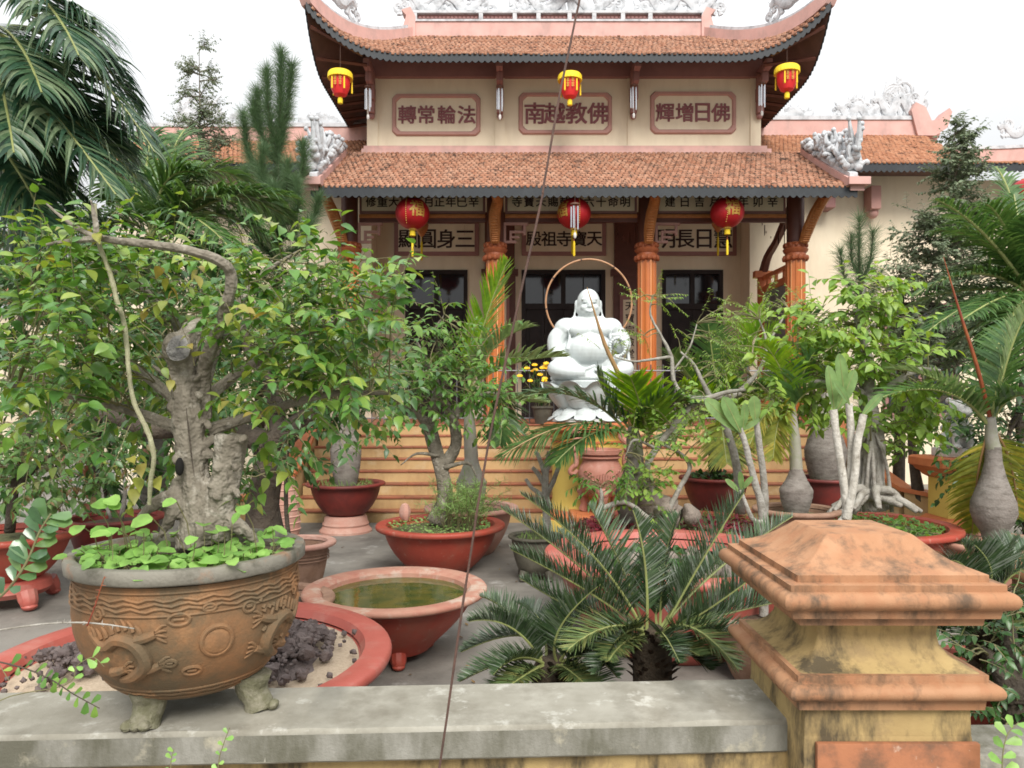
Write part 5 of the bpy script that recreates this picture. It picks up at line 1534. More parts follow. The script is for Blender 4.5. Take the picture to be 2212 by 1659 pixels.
q.ell(S(-.24, 2.53, -.40), (.10, .07, .06), 12, 8)
for i in range(4): q.tube([S(-.25 + i * .03, 2.53, -.42), S(-.20 + i * .035, 2.49, -.48)], [.022, .018], seg=7)
q.ell(S(.375, 2.92, -.36), (.075, .07, .085), 12, 8)                  # raised hand
for i in range(4): q.tube([S(.325 + i * .033, 2.95, -.39), S(.32 + i * .034, 3.02, -.42), S(.325 + i * .032, 3.04, -.37)], [.022, .02, .017], seg=7)
q.tube([S(.44, 2.90, -.36), S(.45, 2.97, -.40)], [.022, .018], seg=7)
q.tube([S(-.15, 2.50, -.1), S(-.38, 2.52, -.25), S(-.52, 2.50, -.28), S(-.42, 2.46, -.46), S(-.1, 2.44, -.52)], [.17, .17, .145, .11, .09], seg=14, sub=4)
q.tube([S(.15, 2.50, -.1), S(.38, 2.54, -.22), S(.54, 2.52, -.22), S(.45, 2.46, -.42), S(.15, 2.45, -.5)], [.17, .17, .14, .11, .09], seg=14, sub=4)
q.ell(S(.14, 2.46, -.54), (.13, .07, .06), 12, 8)
for i in range(5): q.ell(S(.05 + i * .035, 2.47 - i * .004, -.60), (.02, .028, .022), 8, 6)
for i, (w_, z_) in enumerate(((.34, 2.57), (.42, 2.51), (.48, 2.46))):
    q.tube([S(-w_ - .1, z_ + .06, -.30), S(-w_ * .7, z_ - .05, -.46), S(-.12, z_ - .08, -.56 + i * .01), S(.05, z_ - .02, -.5)], .024, seg=8, sub=4)
for i in range(4): q.tube([S(-.62 + i * .02, 2.90 - i * .05, -.05), S(-.52, 2.84 - i * .05, -.17), S(-.38 + i * .02, 2.86 - i * .04, -.16)], .024, seg=8, sub=4)
for i in range(4): q.tube([S(.60 + i * .012, 2.78 - i * .02, -.1 + i * .06), S(.62, 2.6, -.14 + i * .06), S(.64, 2.42, -.16 + i * .06)], .03, seg=8, sub=3)
q.tube([S(-.36, 3.20, -.10), S(-.31, 3.02, -.23), S(-.36, 2.80, -.30)], .022, seg=8, sub=4)
q.tube([S(.36, 3.20, -.10), S(.31, 3.02, -.25), S(.34, 2.88, -.33)], .022, seg=8, sub=4)
q.lathe([(.56, 2.32), (.60, 2.36), (.58, 2.43)], (SX, SD, 0), 40)
body = remeshed(q, .012, 6).build('figure', m_white, stt, angle=0)
for i in range(22):                                                   # prayer beads round the raised hand
    a = 2 * math.pi * i / 22
    bd = MB() if i == 0 else bd
    if i == 0:
        bd.ell((0, 0, 0), .026, 10, 7); bme_ = bd.mesh('bead'); bme_.materials.append(m_white)
    place('bead', bme_, stt, S(.40 + .115 * math.cos(a), 2.83 + .135 * math.sin(a), -.40 - .05 * math.cos(a * .5) ** 2))
pd = MB(); pd.ell(S(.39, 2.655, -.44), (.035, .03, .045), 10, 8); pd.build('bead_pendant', m_white, stt)
el = MB()
for s in (-1, 1): el.tube([S(s * .115, Hc + .012, -.165), S(s * .075, Hc + .004, -.187), S(s * .038, Hc + .012, -.183)], [.003, .006, .003], seg=6, sub=3)
el.tube([S(-.06, Hc - .128, -.195), S(0, Hc - .145, -.212), S(.06, Hc - .128, -.195)], [.003, .008, .003], seg=6, sub=3)
el.build('face_lines', M('face_shade', (.30, .33, .34), rough=.6, bump=0), stt)
def petal(r0, r1, z0, z1, half, curl, scale_z=1.0):
    n, m_ = 9, 8; pts = np.zeros((m_ + 1, n, 3))
    for j in range(m_ + 1):
        v = j / m_
        for i in range(n):
            u = 2 * i / (n - 1) - 1
            wv_ = (math.sin(math.pi * (.18 + .62 * v)) ** .6)
            top = 1 - .22 * abs(u) ** 2.4 * v
            r_ = r0 + (r1 - r0) * (v ** .9) + .07 * math.sin(math.pi * v) * (1 - u * u) + curl * max(0, v - .82) * 2
            z_ = z0 + (z1 - z0) * v * top - max(0, v - .9) * .25
            a = u * half * wv_
            rr_ = r_ - .035 * u * u
            pts[j, i] = (rr_ * math.sin(a), -rr_ * math.cos(a), z_)
    q = MB(); q.grid(pts[:, ::-1]); q.grid((pts * np.array([.965, .965, 1]) )); return q
lt = MB(); lt.lathe([(.42, 1.80), (.44, 1.9), (.5, 2.05), (.58, 2.2), (.60, 2.31), (.58, 2.33), (.0005, 2.335)], (SX, SD, 0), 48); lot = lt.build('lotus_base', m_white, stt)
pm = petal(.47, .65, 1.91, 2.34, .36, .30).mesh('petal', angle=0); pm.materials.append(m_white)
for i in range(10):
    a = 2 * math.pi * i / 10 + .12; place('petal', pm, lot, (SX, SD, 0), np.array(Matrix.Rotation(a, 3, 'Z')))
pm = petal(.40, .56, 1.93, 1.74, .36, .25).mesh('lower_petal', angle=0); pm.materials.append(m_white)
for i in range(10):
    a = 2 * math.pi * i / 10 + .43; place('lower_petal', pm, lot, (SX, SD, 0), np.array(Matrix.Rotation(a, 3, 'Z')))
lt = MB(); lt.lathe([(.60, 1.70), (.60, 1.745), (.4, 1.76), (.40, 1.80)], (SX, SD, 0), 48); lt.build('base_disc', m_white, stt)

hp = MB(); hc = P(1272, 653, 11.98); R_ = 93 / F * 11.98
hp.tube([hc + np.array([R_ * math.cos(a), .0, R_ * math.sin(a)]) for a in np.linspace(0, 2 * math.pi, 73)], .015, seg=8)
hoop = thing('rattan_hoop', hc - np.array([0, 0, R_]), 'thin brown rattan hoop standing behind the statue like a halo', 'hoop')
hp.build('ring', m_rattan, hoop)
for a in (.35, .95, 1.75, 2.55, 3.3, 3.9):
    hb = MB(); c_ = hc + np.array([R_ * math.cos(a), 0, R_ * math.sin(a)]); t_ = np.array([-math.sin(a), 0, math.cos(a)])
    hb.tube([c_ - t_ * .012, c_ + t_ * .012], .018, seg=8); hb.build('binding', m_rust, hoop)
hb = MB(); hb.tube([hc + np.array([0, 0, -R_]), (hc[0], hc[1], 1.7)], .015, seg=6); hb.build('stake', m_rattan, hoop)

# ------------------------------------------------------------------ incense urn on a plinth
UC = P(1297, 0, 10.75)
urn = thing('incense_urn', (UC[0], UC[1], .40), 'pink clay incense urn with scrolled handles before the pedestal', 'urn')
mb = MB(); mb.lathe([(.14, .62), (.22, .66), (.29, .76), (.325, .88), (.325, .98), (.30, 1.07), (.265, 1.13), (.255, 1.18), (.30, 1.20), (.30, 1.215), (.265, 1.225), (.26, 1.24), (.31, 1.255), (.315, 1.32), (.285, 1.325), (.27, 1.25)], (UC[0], UC[1], 0), 48); ub = mb.build('vessel', m_urn, urn, angle=30)
for s in (-1, 1):
    mb = MB(); mb.tube([np.array([UC[0] + s * x, UC[1], z]) for x, z in ((.33, 1.02), (.40, .95), (.44, 1.0), (.40, 1.06), (.355, 1.10), (.36, 1.22), (.42, 1.30), (.40, 1.40), (.34, 1.45), (.30, 1.50), (.33, 1.58), (.40, 1.57), (.42, 1.50))], [.03, .035, .035, .035, .04, .045, .06, .055, .045, .045, .045, .04, .03], seg=9, sub=4)
    mb.ell((UC[0] + s * .40, UC[1] - .03, 1.33), (.07, .07, .06), 10, 8); mb.build('handle', m_urn, urn)
mb = MB(); rel = []
for i in range(9):
    a = -1.57 + (i - 4) * .11; rel.append(a); rr_ = .333
    mb.tube([(UC[0] + .31 * math.cos(-1.57), UC[1] + .31 * math.sin(-1.57) - .01, .84), (UC[0] + rr_ * math.cos(a), UC[1] + rr_ * math.sin(a), .90), (UC[0] + .335 * math.cos(a * 1.0), UC[1] + .335 * math.sin(a), 1.0 - abs(i - 4) * .012)], [.010, .016, .008], seg=6, sub=3)
for s in (-1, 1):
    for k_ in range(3):
        sp = [(-1.57 + s * (.5 + .13 * k_ + .09 * (1 - j / 12) * math.cos(j * .7)), .93 + .03 * k_ + .05 * (1 - j / 12) * math.sin(j * .7)) for j in range(12)]
        mb.tube([(UC[0] + .332 * math.cos(a), UC[1] + .332 * math.sin(a), z) for a, z in sp], .010, seg=6)
mb.build('relief', m_urn, ub)
for i in range(3):
    a = -1.57 + 2 * math.pi * i / 3
    mb = MB(); d = np.array([math.cos(a), math.sin(a), 0]); c0 = np.array([UC[0], UC[1], 0])
    mb.tube([c0 + d * .22 + (0, 0, .74), c0 + d * .27 + (0, 0, .64), c0 + d * .25 + (0, 0, .52), c0 + d * .28 + (0, 0, .42)], [.09, .08, .055, .065], seg=10, sub=4); mb.ell(c0 + d * .29 + (0, 0, .70), (.08, .08, .07), 10, 8); mb.build('leg', m_urn, urn)
mb = MB(); mb.lathe([(.27, 1.27), (.0005, 1.275)], (UC[0], UC[1], 0), 24); mb.build('ash', m_sand, urn)
for i in range(14):
    x, y = UC[0] + RN.gauss(-.05, .05), UC[1] + RN.gauss(-.02, .04); h = RN.uniform(.06, .14)
    mb = MB(); mb.tube([(x, y, 1.27), (x + RN.gauss(0, .012), y, 1.30 + h)], .0035, seg=5); mb.build('incense_stick', m_rach_r, urn)
pl = thing('urn_plinth', (UC[0], UC[1], 0), 'low stone plinth under the pink urn', 'plinth')
mb = MB(); mb.box((UC[0] - .38, UC[1] - .38, 0), (UC[0] + .38, UC[1] + .38, .32), bev=.02); mb.build('block', m_pinkclay, pl)
mb = MB(); mb.box((UC[0] - .43, UC[1] - .43, .322), (UC[0] + .43, UC[1] + .43, .40), bev=.02); mb.build('top_slab', m_orange, pl)

# ------------------------------------------------------------------ lanterns
def round_lantern(c, r, label, ch_dx, ch, top):
    t = thing('red_lantern', (c[0], c[1], c[2] - r), label, 'lantern', 'round red lanterns under the porch eaves')
    mb = MB(); n = 20
    mb.lathe([(r * math.sin(a) if 0 < a < math.pi else .0005, c[2] - r * .92 * math.cos(a)) for a in np.linspace(.22, math.pi - .22, 17)], (c[0], c[1], 0), n * 3, mod=lambda a, z: 1 - .018 * abs(math.cos(a * n / 2)))
    b = mb.build('shade', m_lant, t)
    mb = MB(); mb.lathe([(r * .25, c[2] + r * .86), (r * .27, c[2] + r * .95), (.0005, c[2] + r * .96)], (c[0], c[1], 0), 16); mb.lathe([(.0005, c[2] - r * .99), (r * .2, c[2] - r * .98), (r * .24, c[2] - r * .86)], (c[0], c[1], 0), 16); mb.build('gold_ring', m_gold, b)
    if ch:
        co, fs = glyph(ch, .02)
        w = np.zeros_like(co, dtype=float); s = r * .95
        for i, p in enumerate(co):
            th = ch_dx + p[0] * s / r; zz = p[1] * s + .12 * r; rr_ = r * math.sqrt(max(.1, 1 - (zz / (r * .92)) ** 2)) + .006
            w[i] = (c[0] + rr_ * math.sin(th), c[1] - rr_ * math.cos(th), c[2] + zz)
        mb = MB(); mb.add(w, fs); mb.build('gold_character', m_gold, b, smooth=False)
    mb = MB()
    for k in range(14): 
        z_ = c[2] + r * (.75 - k * .11); mb.ell((c[0] - .25 * r * (1 if ch_dx > 0 else -1), c[1] - r * math.sqrt(max(.02, 1 - ((z_ - c[2]) / r / .92) ** 2 - .0625)) - .004, z_), (.008, .006, .012), 6, 4)
    if ch_dx: mb.build('seam', m_gold, b)
    zb = c[2] - r
    mb = MB(); mb.lathe([(.0005, zb), (.055, zb - .005), (.06, zb - .10), (.0005, zb - .105)], (c[0], c[1], 0), 12); mb.build('tassel_cap', m_tassel, t)
    mb = MB(); mb.tube([(c[0], c[1], zb - .1), (c[0], c[1], zb - .2)], .006, seg=5); mb.tube([(c[0], c[1], zb - .18), (c[0], c[1], zb - .21)], .014, seg=6); mb.build('cord', m_rach_r, t)
    mb = MB(); mb.lathe([(.012, zb - .2), (.022, zb - .24), (.024, zb - .47), (.016, zb - .5)], (c[0], c[1], 0), 8); mb.build('tassel', m_tassel, t)
    mb = MB(); mb.tube([(c[0], c[1], c[2] + r * .9), (c[0], c[1], top)], .005, seg=5); mb.build('hanging_cord', m_rust, t)
LZ = 14.35
round_lantern(P(891, 461, LZ), .335, 'round red lantern hanging under the left bay, character turned right', .42, '福', 6.25)
round_lantern(P(1240, 461, LZ), .33, 'round red lantern behind the hanging wind chime in the middle bay', -.95, '福', 6.25)
round_lantern(P(1571, 459, LZ), .325, 'round red lantern with gold character facing front in the right bay', .08, '福', 6.25)
round_lantern(P(2214, 412, 15.6), .26, 'round red lantern cut by the right picture edge under the side pavilion', 0, None, 6.9)
def small_inner(x, y, label):
    c = P(x, y, 16.3); t = thing('tasselled_lamp', (c[0], c[1], c[2] - .45), label, 'lamp', 'small lamps deep in the porch')
    mb = MB(); mb.lathe([(.04, .22), (.12, .18), (.15, .06), (.13, -.05), (.06, -.16), (.02, -.2)], c, 12); mb.build('shade', m_bracket, t)
    mb = MB(); mb.tube([c + (0, 0, -.2), c + (0, 0, -.45)], .008, seg=5); mb.lathe([(.012, -.3), (.024, -.34), (.024, -.68), (.012, -.72)], c, 8); mb.build('tassel', m_tassel, t)
    mb = MB(); mb.tube([c + (0, 0, .2), (c[0], c[1], 6.9)], .005, seg=5); mb.build('cord', m_rust, t)
small_inner(911, 492, 'small dim tasselled lamp deep in the porch behind the left red lantern')
small_inner(1236, 478, 'small dim tasselled lamp deep in the porch behind the middle red lantern')
small_inner(1551, 482, 'small dim tasselled lamp deep in the porch behind the right red lantern')
def hat_lantern(c, label, top, tilt=0.0):
    t = thing('fringed_lantern', (c[0], c[1], c[2] - .5), label, 'lantern', 'small fringed lanterns under the upper eaves')
    mb = MB(); mb.lathe([(.05, -.44), (.13, -.40), (.19, -.26), (.205, -.05), (.20, .05), (.19, .06)], c, 24); b = mb.build('shade', m_lant2, t)
    mb = MB(); mb.lathe([(.25, -.07), (.245, .03), (.225, .06), (.10, .09), (.03, .11), (.0005, .12)], c, 48, mod=lambda a, z: 1 + (.02 * math.cos(a * 24) if z < .05 else 0)); mb.build('fringed_hat', m_tassel, t)
    for a in (-2.1, -1.0, .3, 2.4):
        mb = MB(); p = np.array(c) + (.235 * math.cos(a), .235 * math.sin(a), -.1); mb.tube([p, p + (0, 0, -.24)], [.014, .018], seg=6); mb.build('side_tassel', m_tassel, t)
    for (a, z) in ((-1.85, -.12), (-1.85, -.22), (-1.35, -.12), (-1.35, -.22)):
        mb = MB()
        p = np.array(c) + (.207 * math.cos(a), .207 * math.sin(a), z)
        for k in range(3): mb.tube([p + (-.03, -.004, .03 - k * .03), p + (.03, -.004, .035 - k * .03)], .006, seg=5)
        mb.tube([p + (0, -.004, .045), p + (0, -.004, -.045)], .006, seg=5)
        mb.build('gold_mark', m_gold, b)
    mb = MB(); mb.lathe([(.05, -.57), (.055, -.49), (.04, -.45), (.0005, -.44)], c, 10); mb.build('tassel', m_tassel, t)
    mb = MB(); mb.tube([np.array(c) + (0, 0, .1), (c[0], c[1], top)], .005, seg=5); mb.build('cord', m_rust, t)
hat_lantern(P(735, 163, 15.1), 'red lantern with yellow fringe under the left upturned eave corner', 9.3)
hat_lantern(P(1231, 168, 15.35), 'red lantern with yellow fringe under the middle of the upper eaves', 9.1)
hat_lantern(P(1700, 152, 15.1), 'red lantern with yellow fringe under the right upturned eave corner', 9.5)

# ------------------------------------------------------------------ wind chimes
def chime(c, L, label, top, s=1.0):
    t = thing('wind_chime', (c[0], c[1], c[2] - L), label, 'wind chime', 'wind chimes hanging from the eaves')
    mb = MB(); mb.lathe([(.0005, .0), (.075 * s, .005), (.075 * s, .03), (.0005, .035)], c, 16); mb.build('disc', m_chimewood, t)
    for i in range(5):
        a = 2 * math.pi * i / 5 + .5; p = np.array(c) + (.06 * s * math.cos(a), .06 * s * math.sin(a), -.03)
        mb = MB(); mb.tube([p, p + (0, 0, -L * (.8 + .06 * i))], .014 * s, seg=8); mb.build('tube', m_steel, t)
    mb = MB(); mb.tube([np.array(c), np.array(c) + (0, 0, -L * 1.25)], .004, seg=4); mb.ell(np.array(c) + (0, 0, -L * 1.35), (.03, .03, .06), 8, 6); mb.build('clapper', m_whitestone, t)
    mb = MB(); mb.tube([np.array(c), (c[0], c[1], top)], .004, seg=4); mb.build('cord', m_rust, t)
chime(P(795, 190, 15.75), .46, 'steel wind chime at the left end of the upper wall', 9.1)
chime(P(1080, 190, 15.75), .46, 'steel wind chime between the left and middle calligraphy panels', 9.1)
chime(P(1369, 187, 15.75), .46, 'steel wind chime between the middle and right calligraphy panels', 9.1)
chime(P(1646, 182, 15.75), .46, 'steel wind chime at the right end of the upper wall', 9.2)
chime(P(1242, 443, 13.8), .42, 'steel wind chime with yellow tassel hanging before the middle red lantern', 5.9, 1.15)

# ------------------------------------------------------------------ guardian lion on pedestal at the right
LC = P(2065, 0, 11.3)
lp = thing('lion_pedestal', (LC[0], LC[1], 0), 'orange and yellow square pedestal under the white stone lion', 'pedestal')
def sqb(prof, mat, nm): mb = MB(); sq(mb, prof, .01, LC[0], LC[1]); mb.build(nm, mat, lp, angle=28)
sqb([(.40, 0), (.40, .12), (.36, .14), (.36, .20), (.30, .26)], m_orange, 'base'); sqb([(.275, .262), (.275, .84)], m_yellow, 'die')
sqb([(.28, .842), (.34, .88), (.36, .93), (.40, .95), (.43, 1.0), (.48, 1.03), (.48, 1.14), (.44, 1.17)], m_orange, 'cap')
ln = thing('stone_lion', (LC[0], LC[1], 1.17), 'white stone guardian lion half hidden behind leaves at the right', 'statue')
q = MB(); L_ = lambda x, y, z: np.array([LC[0] + x, LC[1] + y, 1.17 + z])
mb = MB(); mb.box(L_(-.26, -.22, .001), L_(.26, .22, .13), bev=.02); mb.build('slab', m_whitestone, ln)
q.ell(L_(.04, .05, .36), (.17, .19, .26), 14, 10); q.ell(L_(0, -.06, .48), (.15, .15, .18), 14, 10)
q.ell(L_(0, -.12, .72), (.15, .15, .15), 14, 10); q.ell(L_(0, -.25, .67), (.09, .09, .07), 12, 8)
for s in (-1, 1):
    q.tube([L_(s * .10, -.12, .5), L_(s * .11, -.18, .3), L_(s * .11, -.19, .14)], [.07, .055, .05], seg=10, sub=3); q.ell(L_(s * .11, -.23, .155), (.06, .08, .04), 10, 6)
    q.ell(L_(s * .14, .06, .24), (.10, .16, .12), 12, 8); q.ell(L_(s * .13, -.09, .82), (.04, .03, .05), 8, 6)
    for k in range(6): q.ell(L_(s * (.12 + .02 * (k % 2)), -.1 + .04 * k, .78 - .07 * k), .05, 8, 6)
for k in range(7): q.ell(L_(.12 * math.cos(k), -.02 + .05 * math.sin(k), .85 - .03 * (k % 3)), .05, 8, 6)
q.tube([L_(.05, .22, .25), L_(.05, .30, .5), L_(.05, .22, .75)], [.05, .07, .03], seg=8, sub=3)
remeshed(q, .014, 2).build('figure', m_whitestone, ln, angle=0)

# ------------------------------------------------------------------ house with tiled roof glimpsed at the far left
hs = thing('neighbour_house', P(60, 0, 24)[:2].tolist() + [0], 'small house with orange tiled roof glimpsed through leaves at far left', 'house')
hx0, hx1 = P(-160, 0, 24)[0], P(215, 0, 24)[0]
mb = MB(); mb.box((hx0, 24.4, 0), (hx1, 29, P(0, 665, 24)[2])); mb.build('wall', m_cream, hs)
def s3(x, v): return np.array([(hx0 + hx1) / 2 + x, 24.0 + 2.8 * v, P(0, 655, 24)[2] + 1.3 * v])
hw = (hx1 - hx0) / 2 + .2
mb = MB(); gg = np.array([[s3(x, v) for x in np.linspace(-hw, hw, 3)] for v in (0, 1)]); mb.grid(gg); g2 = gg.copy(); g2[..., 1] = 53.6 - g2[..., 1]; mb.grid(g2[:, ::-1]); rf = mb.build('roof', m_soffit, hs)
pos, mats, row = tile_field(s3, lambda v: hw, 10, 3.1, tw=.2); mb = MB(); mb.inst(*TILE_T, pos, mats); mb.build('roof_tile_field', m_tile_clean, rf, kind='stuff', angle=0)

# ------------------------------------------------------------------ potted plants in the court
def potted(name, label, x, d, cat='potted plant'):
    c = P(x, 0, d)
    t = thing(name, (c[0], c[1], 0), label, cat)
    return t, np.array([c[0], c[1], 0.0])

def palm_trunk(parent, c, z, r, h, neck, mat=m_bulb, top=None, shaft=.35):
    """bottle trunk and green-grey crownshaft; returns the crown point"""
    mb = MB(); pr = bulb_trunk(None, r, h, neck, .022); mb.lathe([(a, z + b) for a, b in pr], (c[0], c[1], 0), 24)
    roughen(mb, .006, 9); mb.build('trunk', mat, parent, angle=60)
    cr = np.array([c[0], c[1], z + h])
    t = np.array(top) if top is not None else cr + np.array([.02, 0, shaft])
    mb = MB(); mb.tube([cr - (0, 0, .03), (cr * .6 + t * .4), t], [neck * 1.12, neck * 1.0, neck * .42], seg=14, sub=4); mb.build('crownshaft', m_shaft, parent)
    return cr * .25 + t * .75

def grass(parent, c, R, z, n, h, mat=l_grass, r=RN, name='grass'):
    L = Leaves()
    for i in range(n):
        a = r.uniform(0, 6.283); q = R * math.sqrt(r.random())
        L.add(np.array([c[0] + q * math.cos(a), c[1] + q * math.sin(a), z]), np.array([r.gauss(0, .45), r.gauss(0, .45), 1]), rdir(r), h * r.uniform(.5, 1.3))
    return L.build(name, mat, parent, leaf_template(.10, .35, .1, 'lance'))

def carpet(parent, c, R, z, n, s, mat, r=RN, name='ground_cover', shape='round'):
    L = Leaves()
    for i in range(n):
        a = r.uniform(0, 6.283); q = R * math.sqrt(r.random())
        L.add(np.array([c[0] + q * math.cos(a), c[1] + q * math.sin(a), z + r.uniform(0, s)]), np.array([r.gauss(0, 1), r.gauss(0, 1), r.uniform(0, .6)]), np.array([r.gauss(0, .4), r.gauss(0, .4) - .2, 1]), s * r.uniform(.6, 1.3))
    return L.build(name, mat, parent, leaf_template(.7, .2, .1, shape))

OV = leaf_template(.5, .3, .14, 'ovate'); LA = leaf_template(.3, .3, .1, 'lance'); SM = leaf_template(.55, .2, .1, 'ovate')

def tree(parent, wood_mat, leaf_mat, limbs, clouds, size, tl, nl, seed, tmpl=OV, twr=.003, droop=.2, rough_=.006, singles=0):
    r = random.Random(seed)
    wd, tw_, L = MB(), MB(), Leaves()
    pts = []
    for pth, rad in limbs:
        wd.tube(pth, rad, seg=9, sub=4); pts += list(catmull(pth, 4))
    if rough_: roughen(wd, rough_, 14)
    wd.build('trunk', wood_mat, parent, angle=0)
    for (cx, cy, rx, ry, d, rd, n) in clouds:
        for _ in range(n):
            while True:
                u, v, w = r.uniform(-1, 1), r.uniform(-1, 1), r.uniform(-1, 1)
                if u * u + v * v + w * w <= 1: break
            p = P(cx + u * rx, cy + v * ry, d + w * rd)
            best = min(pts, key=lambda q: float(np.sum((q - p) ** 2)))
            if r.random() < .5: tw_.tube(bez(best, (best + p) / 2 + np.array([0, 0, .04]), p, 5), np.linspace(twr * 2, twr, 5), seg=4, cap=False)
            twig(tw_, L, p, nrm(p - best) * .7 + rdir(r, .2) * .8, tl * r.uniform(.6, 1.3), nl, size, r, droop, rad=twr)
    L.build('foliage', leaf_mat, parent, tmpl, singles=singles)
    if tw_.n: tw_.build('twigs', m_twig, parent, kind='stuff')

# -- bottle palm in dark red pedestal pot, left of the stairs
t, c = potted('potted_bottle_palm', 'bottle palm in a dark red pedestal pot standing before the left steps', 747, 11.45)
mb = MB(); mb.lathe([(.40, 0), (.40, .03), (.37, .06), (.345, .10), (.355, .13), (.33, .17), (.325, .22), (.30, .26)], c, 40); mb.build('pedestal', m_pinkclay, t, angle=30)
bowl(t, c, .55, .76, m_dred, lip=.06, base=.48, soil=m_moss, z0=.262, belly=1.2)
cr = palm_trunk(t, c, .68, .235, 1.15, .115, top=c + (.05, 0, 2.35))
grass(t, c, .45, .72, 200, .09)
for (p1, p2, m_) in (((760, 640), (845, 570), l_palm_b), ((800, 620), (880, 720), l_palm_b), ((690, 640), (640, 740), l_palm), ((740, 600), (720, 540), l_palm), ((830, 680), (920, 800), l_palm_g)):
    frond(t, m_, m_rach, cr, P(p1[0], p1[1], 11.4), P(p2[0], p2[1], 11.2), .42, 34, .035, .02, droop=.25, vee=.45)

# -- round red planter with gnarled bonsai and asparagus fern
t, c = potted('planter_with_gnarled_bonsai', 'round red planter with gnarled twisted bonsai and feathery fern', 952, 8.9)
bowl(t, c, .70, .56, m_red, lip=.075, base=.45, soil=m_moss, lip_h=.06, belly=1.1)
D1 = 8.9
tree(t, m_bark, l_mid, [([P(945, 1130, D1), P(962, 1080, D1), P(955, 1020, D1 - .05), P(935, 950, D1), P(925, 900, D1)], [.15, .10, .085, .09, .075]),
     ([P(950, 1020, D1), P(985, 960, D1), P(975, 900, D1), P(950, 850, D1)], [.085, .07, .06, .04]),
     ([P(930, 930, D1), P(900, 890, D1 - .1), P(860, 870, D1 - .1)], [.08, .04, .015]),
     ([P(930, 900, D1), P(945, 840, D1), P(920, 780, D1), P(900, 740, D1)], [.07, .05, .035, .02]),
     ([P(975, 910, D1), P(1010, 870, D1 + .1), P(1060, 850, D1 + .1), P(1100, 870, D1)], [.06, .04, .03, .012]),
     ([P(960, 1010, D1 - .1), P(1010, 1000, D1 - .15), P(1030, 1030, D1 - .15)], [.03, .02, .008]),
     ([P(950, 985, D1 - .1), P(900, 980, D1 - .2), P(865, 1005, D1 - .2)], [.025, .015, .005]),
     ([P(955, 870, D1), P(960, 800, D1), P(940, 720, D1 - .1), P(960, 680, D1 - .1)], [.04, .03, .02, .008])],
     [(900, 830, 110, 70, D1 - .1, .5, 60), (960, 760, 90, 70, D1 - .2, .4, 44), (1080, 870, 70, 40, D1 - .2, .3, 28), (1000, 830, 80, 50, D1 - .3, .3, 26), (930, 690, 50, 50, D1 - .2, .3, 9), (850, 900, 60, 50, D1 - .3, .3, 12)], .12, .45, 8, 21, twr=.005)
L, st = Leaves(), MB(); r = random.Random(5)
for i in range(75):
    a = r.uniform(0, 6.28); b = c + (.24 + .2 * math.cos(a), -.12 + .16 * math.sin(a), .52)
    h = r.uniform(.3, .75); e = b + (r.gauss(.05, .22), r.gauss(-.15, .2), h)
    pts = bez(b, (b + e) / 2 + (0, 0, .16), e + (r.gauss(0, .1), -.05, -.12), 9); st.tube(pts, np.linspace(.004, .0015, 9), seg=4, cap=False)
    for k in range(34):
        u = .25 + .75 * k / 34; j = min(int(u * 8), 7); p = pts[j] + (pts[j + 1] - pts[j]) * (u * 8 - j)
        L.add(p, rdir(r, .2), rdir(r), .075 * r.uniform(.6, 1.2))
L.build('fern', l_fern, t, leaf_template(.09, .1, .05, 'lance')); st.build('fern_stems', m_twig, t, kind='stuff')
carpet(t, c, .62, .53, 500, .035, l_fern); 
mb = MB(); mb.ell(P(875, 1108, 8.55), (.07, .06, .11), 8, 6); roughen(mb, .03, 8); mb.build('small_stone', m_pinkclay, t)

# -- bottle palm behind it in a pink bowl
t, c = potted('potted_bottle_palm', 'slim bottle palm with fan-like upright frond in a pink bowl behind the fern planter', 1018, 9.9)
bowl(t, c, .56, .62, m_pinkclay, lip=.07, base=.5, soil=m_moss, lip_h=.055)
cr = palm_trunk(t, c, .56, .20, .75, .085, mat=m_shaft, top=P(1010, 850, 9.9))
cr = P(1012, 845, 9.9)
for (p1, p2, m_, Lf, n, dr, ve) in (((1030, 720), (1095, 565), l_palm_b, .62, 42, .06, .12), ((1075, 770), (1225, 770), l_palm_g, .55, 40, .3, .5), ((1060, 720), (1150, 705), l_palm_g, .55, 36, .35, .4), ((1100, 830), (1080, 960), l_palm, .5, 36, .2, .3), ((960, 760), (900, 800), l_palm, .5, 34, .3, .4), ((1040, 860), (1180, 870), l_palm_g, .5, 34, .3, .4)):
    frond(t, m_, m_rach, cr, P(p1[0], p1[1], 9.8), P(p2[0], p2[1], 9.6), Lf, n, .04, .02, droop=dr, vee=ve, fwd=.9 if m_ is l_palm_b else .55)

# -- palm fronds in front of the pedestal (bottle palm in the rockery tray)
tray, c = potted('rockery_tray', 'large red tray with rockery, red ground plants, bottle palm and knotted bonsai', 1470, 8.3)
bowl(tray, c, 1.0, .66, m_red, lip=.06, base=.75, soil=m_moss, soil_d=.05, lip_h=.06, seg=64)
pc = P(1372, 0, 8.2); pc[2] = 0
cr = palm_trunk(tray, pc, .60, .215, .85, .085, top=P(1365, 905, 8.2))
cr = P(1345, 905, 8.15)
def fr2(p0, p1, p2, d, L, n, w, m_, dr=.15, ve=.3, rm=m_rach, f=.5, par=tray, rr=.018):
    frond(par, m_, rm, P(*p0, d[0]), P(*p1, d[1]), P(*p2, d[2]), L, n, w, rr, droop=dr, vee=ve, fwd=f)
fr2((1350, 930), (1240, 880), (1085, 985), (8.1, 7.9, 7.7), .68, 64, .032, l_palm, .38, .05, m_rach_o)
fr2((1352, 930), (1270, 830), (1130, 850), (8.15, 8.1, 8.0), .62, 58, .032, l_palm_d, .30, .15)
fr2((1405, 960), (1385, 870), (1362, 815), (8.1, 7.9, 7.6), .55, 30, .05, l_palm_b, .04, .1, m_rach, .75)
